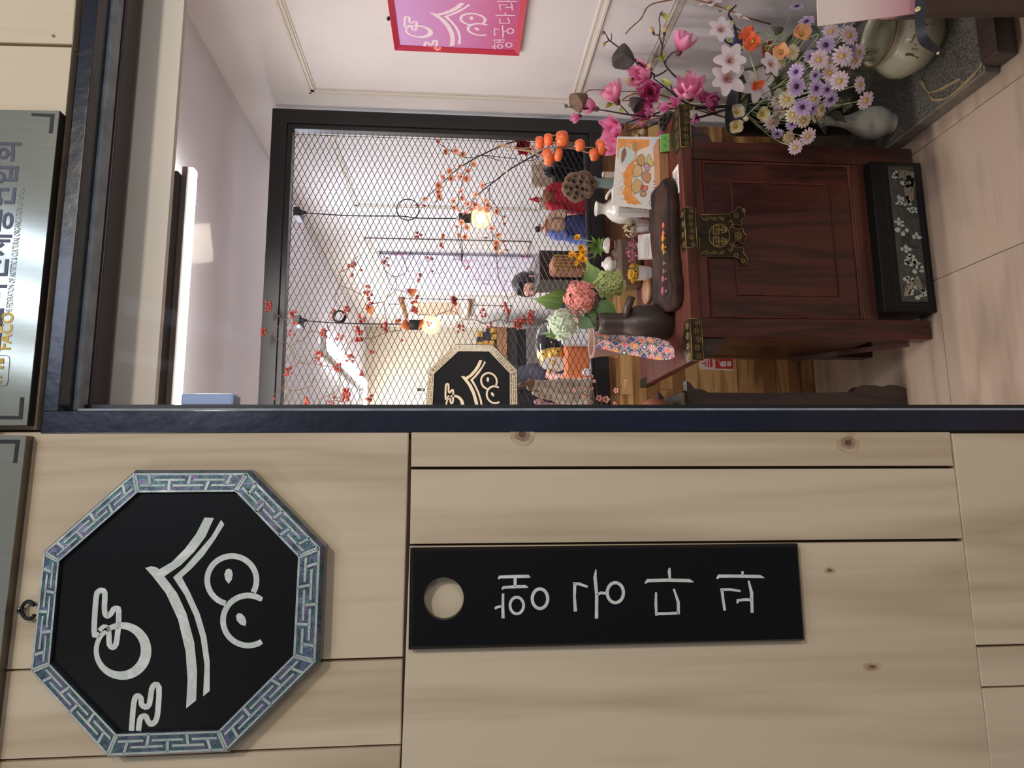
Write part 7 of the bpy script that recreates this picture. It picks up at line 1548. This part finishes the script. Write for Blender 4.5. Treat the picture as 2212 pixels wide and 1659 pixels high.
def person(label, H, face, lean, hands, label_cloth, hair_long, up_h, seat_z, arms, top_mat, sc_=1.0):
    """H = head centre; face = gaze direction"""
    H = Vector(H); f = Vector(face).normalized(); t = thing('person', label, 'person', (H.x, H.y+.02, 0)); s = sc_
    L = Vector((0, 0, 1)).cross(f).normalized()      # person's left
    fh = Vector((f.x, f.y, 0)).normalized(); bk = -fh; neck = H+Vector((0, 0, -.115*s))+bk*.02; ch_ = neck+Vector((0, 0, -.14*s))+bk*.02; pel = Vector((ch_.x, ch_.y, seat_z))+bk*.06
    J = [(pel, .115*s), (pel.lerp(ch_, .5), .105*s), (ch_, (.115*s, .10*s)), (neck+Vector((0, 0, -.03*s)), .055*s), (neck+Vector((0, 0, .03)), .042*s), (H+bk*.012+Vector((0, 0, .0)), (.072*s, .080*s)), (H+Vector((0, 0, .055*s))+bk*.01, (.070*s, .075*s)), (H+Vector((0, 0, -.055*s))+f*.025, (.045*s, .042*s)), (H+f*.078*s+Vector((0, 0, -.012)), (.012*s, .016*s))]
    Ed = [(0, 1), (1, 2), (2, 3), (3, 4), (4, 5), (5, 6), (5, 7), (5, 8)]
    for sd, (elb, wr_) in zip((1, -1), arms):
        sh_ = ch_+L*sd*.155*s+Vector((0, 0, .06*s)); k = len(J); J += [(sh_, .052*s), (Vector(elb), .038*s), (Vector(wr_), .026*s)]; Ed += [(2, k), (k, k+1), (k+1, k+2)]
        hj, he = hand(Vector(wr_)+(Vector(wr_)-Vector(elb)).normalized()*.03, Vector(wr_)-Vector(elb), sd, s); kk = len(J); J += hj; Ed += [(k+2, kk)]+[(a+kk, b_+kk) for a, b_ in he]
    for sd in (1, -1):
        if seat_z < .7:
            kn = pel+fh*.40*s+L*sd*.11+Vector((0, 0, .02)); an = Vector((kn.x, kn.y, .09))-fh*.02; to = Vector((an.x, an.y, .035))+fh*.14
        else: kn = Vector((pel.x, pel.y, seat_z*.52))+L*sd*.09+fh*.03; an = Vector((kn.x, kn.y, .09)); to = Vector((an.x, an.y, .035))+fh*.14
        hp_ = pel+L*sd*.085; k = len(J); J += [(hp_, .09*s), (kn, .062*s), (an, .042*s), (to, .034*s)]; Ed += [(0, k), (k, k+1), (k+1, k+2), (k+2, k+3)]
    body('body', J, Ed, 'skin', t)
    # garment: sleeves + torso slightly larger
    G = [(pel+Vector((0, 0, -.02)), .150*s), (pel.lerp(ch_, .5), .130*s), (ch_, (.145*s, .122*s)), (neck+Vector((0, 0, -.045*s)), .066*s)]; Eg = [(0, 1), (1, 2), (2, 3)]
    for sd, (elb, wr_) in zip((1, -1), arms):
        sh_ = ch_+L*sd*.16*s+Vector((0, 0, .06*s)); k = len(G); G += [(sh_, .068*s), (Vector(elb), .056*s), (Vector(elb).lerp(Vector(wr_), .88), .042*s)]; Eg += [(2, k), (k, k+1), (k+1, k+2)]
    body('upper_garment', G, Eg, top_mat, t)
    G = [(pel, .155*s)]; Eg = []
    for sd in (1, -1):
        src = [j for j in J[-8:]][(0 if sd == 1 else 4):(4 if sd == 1 else 8)]; k = len(G); G += [(src[0][0], .11*s), (src[1][0], .085*s), (src[2][0]+Vector((0, 0, .04)), .065*s)]; Eg += [(0, k), (k, k+1), (k+1, k+2)]
    body('trousers', G, Eg, 'fabric_dark', t)
    # hair shell, ears, eyes, lips
    mb = MB(); R_ = Matrix((L, fh, Vector((0, 0, 1)))).transposed()
    n, k = 24, 16; vs = []; hc_ = H+bk*.022+Vector((0, 0, .018*s))
    for i in range(k+1):
        th = PI*.70*i/k
        for j in range(n):
            a = 2*PI*j/n; p = Vector((math.sin(th)*math.cos(a)*.088*s, math.sin(th)*math.sin(a)*.098*s, math.cos(th)*.102*s))
            if p.y > .045*s and p.z < .055*s: p.y = .045*s+(p.y-.045*s)*.12; p.x *= 1.0
            p *= 1+.02*math.sin(a*9+th*6); vs.append(R_ @ p+hc_)
    mb.add(vs, [(i*n+j, i*n+(j+1) % n, (i+1)*n+(j+1) % n, (i+1)*n+j) for i in range(k) for j in range(n)], True)
    if hair_long: mb.ball(H+bk*.115*s+Vector((0, 0, -.01)), .045*s, 12, 8)
    mb.build('hair', 'hair', t)
    for sd in (1, -1):
        mb = MB(); q = H+L*sd*.078*s+Vector((0, 0, -.012))+bk*.01; mb.ball(q, .020*s, 8, 6, (.5, .8, 1.3)); mb.build('ear', 'skin', t)
        q = H+L*sd*.031*s+f*.071*s+Vector((0, 0, .008)); mb = MB(); mb.ball(q, .0085*s, 8, 6, (1.2, .8, .55)); mb.build('eye', 'eye_dark', t)
        mb = MB(); mb.tube([q+L*-.014*s+Vector((0, 0, .016))+f*.003, q+Vector((0, 0, .021))+f*.006, q+L*.014*s+Vector((0, 0, .016))+f*.002], .0026*s, 5); mb.build('eyebrow', 'hair', t)
    mb = MB(); q = H+f*.073*s+Vector((0, 0, -.052*s)); mb.ball(q, .013*s, 8, 6, (1.0, .9, .4)); mb.build('lips', 'lips', t)
    return t, L, fh, neck
hw = PY(1143, 619, 3.0)
t, L, fh, nk = person('woman with short dark hair seated beyond the mesh, looking down, white dotted collar', hw, (-.72, -.50, -.30), 0, None, None, True, 0, .47, [((hw.x-.02, hw.y-.25, .78), (hw.x-.22, hw.y-.30, .74)), ((hw.x+.02, hw.y+.16, .78), (hw.x-.20, hw.y-.02, .74))], 'fabric_dark', .92)
mb = MB(); mb.lathe([(.062, -.045), (.060, -.02), (.050, .012), (.046, .014), (.05, -.01)], nk+Vector((0, 0, -.01)), 24, None, True, False); mb.build('collar', 'fabric_white', t)
mb = MB(); q = hw+L*0+Vector((0, 0, .01)); q = hw+(-fh)*.06+L*.085; mb.bbox((-.006, -.02, -.012), (.006, .02, .012), .003, Matrix((L, fh, Vector((0, 0, 1)))).transposed(), q+Vector((0, 0, .01))); mb.build('hair_clip', 'white_plastic', t)
mb = MB(); mb.bbox((hw.x-.18, hw.y-.2, .0), (hw.x+.17, hw.y+.22, .40), .02); tag(mb.build('stool', 'dark_wood'), 'block stool under the seated woman', 'stool')
h2 = PY(1010, 812, 2.75)
person('person in a dark jacket behind the small octagonal sign, one arm reaching out', h2, (.75, -.45, -.35), 0, None, None, False, 0, .86, [((h2.x-.30, h2.y+.10, h2.z-.42), (h2.x-.22, h2.y-.10, h2.z-.5)), ((PY(1150, 800, 2.5)), (PY(1196, 812, 2.32)))], 'fabric_dark', .98)
# ---- glossy drum shaped jar lying, with gilt end
YD = 2.15; k = pxs(YD); c = PY(1199, 752, YD); ax = (RT*-.88-FW*.42).normalized(); R_ = frame_to(ax).to_3x3()
t = thing('lacquer_drum', 'glossy black barrel jar with gilt and white end lying beyond the mesh', 'jar', c)
mb = MB(); mb.lathe([(.0005, -55*k), (30*k, -53*k), (40*k, -40*k), (44*k, -15*k), (43*k, 8*k), (40*k, 22*k)], c, 32, R_, True, False); mb.build('body', 'gloss_black', t)
mb = MB(); mb.lathe([(40.5*k, 20*k), (39*k, 30*k), (34*k, 40*k)], c, 32, R_, True, False); mb.build('gilt_band', 'gold', t)
mb = MB(); mb.lathe([(34*k, 40*k), (26*k, 46*k), (.0005, 48*k)], c, 32, R_, True, False); mb.build('white_end', 'porcelain', t)
for a in (0, .9, 1.8, 2.7, 3.6, 4.5, 5.4): mb = MB(); q = c+R_ @ Vector((38.5*k*math.cos(a), 38.5*k*math.sin(a), 29*k)); mb.ball(q, .006, 8, 6); mb.build('boss', 'brass_dark', t)
for a in (.4, 2.6): mb = MB(); q = c+R_ @ Vector((22*k*math.cos(a), 22*k*math.sin(a), 47*k)); mb.ball(q, .016, 10, 6, (1, 1, .7)); mb.build('gold_knob', 'gold', t)
mb = MB(); mb.bbox((c.x-.12, YD-.05, 0), (c.x+.10, YD+.12, c.z-44*k+.006), .004); tag(mb.build('drum_stand', 'white_plastic'), 'white stand under the glossy black barrel jar', 'stand')
# orange cloth + white cloth on a low table, pale driftwood, far left behind mesh
bxp('orange_bag', 1225, 735, 1300, 812, 1.95, .10, 'fabric_orange', 'folded orange cloth behind the bottom rail of the mesh, below the black jar', 'cloth', False, .02)
bxp('white_cloth', 1215, 718, 1300, 745, 1.90, .05, 'fabric_white', 'small white cloth between the orange cloth and the ribbed jar', 'cloth', False, .02)
bxp('grey_cloth', 1262, 795, 1300, 808, 1.86, .05, 'fabric_white', 'crumpled white paper lying against the orange cloth', 'paper', False, .008)
bxp('cloth_table', 1262, 700, 1300, 900, 1.98, .2, 'white_plastic', None, None).name = 'low_table'
tag(bpy.data.objects['low_table'], 'white table top behind the bottom rail carrying cloths and driftwood', 'table')
YQ = 1.80; k = pxs(YQ); c = PY(1290, 855, YQ); t = thing('driftwood', 'pale gnarled driftwood piece with narrow neck and dark knob standing behind the mesh', 'driftwood', (c.x, YQ, .868))
pr = [(1300, 852, 38), (1275, 852, 36), (1250, 850, 33), (1225, 847, 32), (1200, 842, 26), (1180, 838, 17), (1162, 833, 12), (1148, 831, 12)]
Q = smooth_path([PY(x, y, YQ) for x, y, r_ in pr], 4); rads = []
for i in range(len(Q)): u = i/4; a = int(min(u, len(pr)-1)); b_ = min(a+1, len(pr)-1); rads.append((pr[a][2]+(pr[b_][2]-pr[a][2])*(u-a))*k*(1+.05*math.sin(i*1.3)))
mb = MB(); mb.tube(Q, rads, 16); mb.build('trunk', 'pale_wood', t)
mb = MB(); mb.tube(smooth_path([PY(1148, 831, YQ), PY(1138, 829, YQ-.01), PY(1128, 830, YQ-.01), PY(1122, 833, YQ)]), [.022, .030, .028, .016, .010]+[.01]*8, 12); mb.build('burl', 'stem_tan', t)
mb = MB(); mb.tube([PY(1150, 845, YQ), PY(1165, 852, YQ), PY(1190, 860, YQ)], [.012, .014, .012], 10); mb.build('side_root', 'pale_wood', t)
mb = MB(); q = PY(1165, 865, 1.83); mb.tube(smooth_path([PY(1160, 862, 1.83), PY(1168, 872, 1.83), PY(1185, 880, 1.83), PY(1290, 884, 1.83)]), .02, 8); tag(mb.build('pink_cloth_flower', 'card_pink'), 'rolled pink cloth beside the driftwood at the window post', 'cloth')
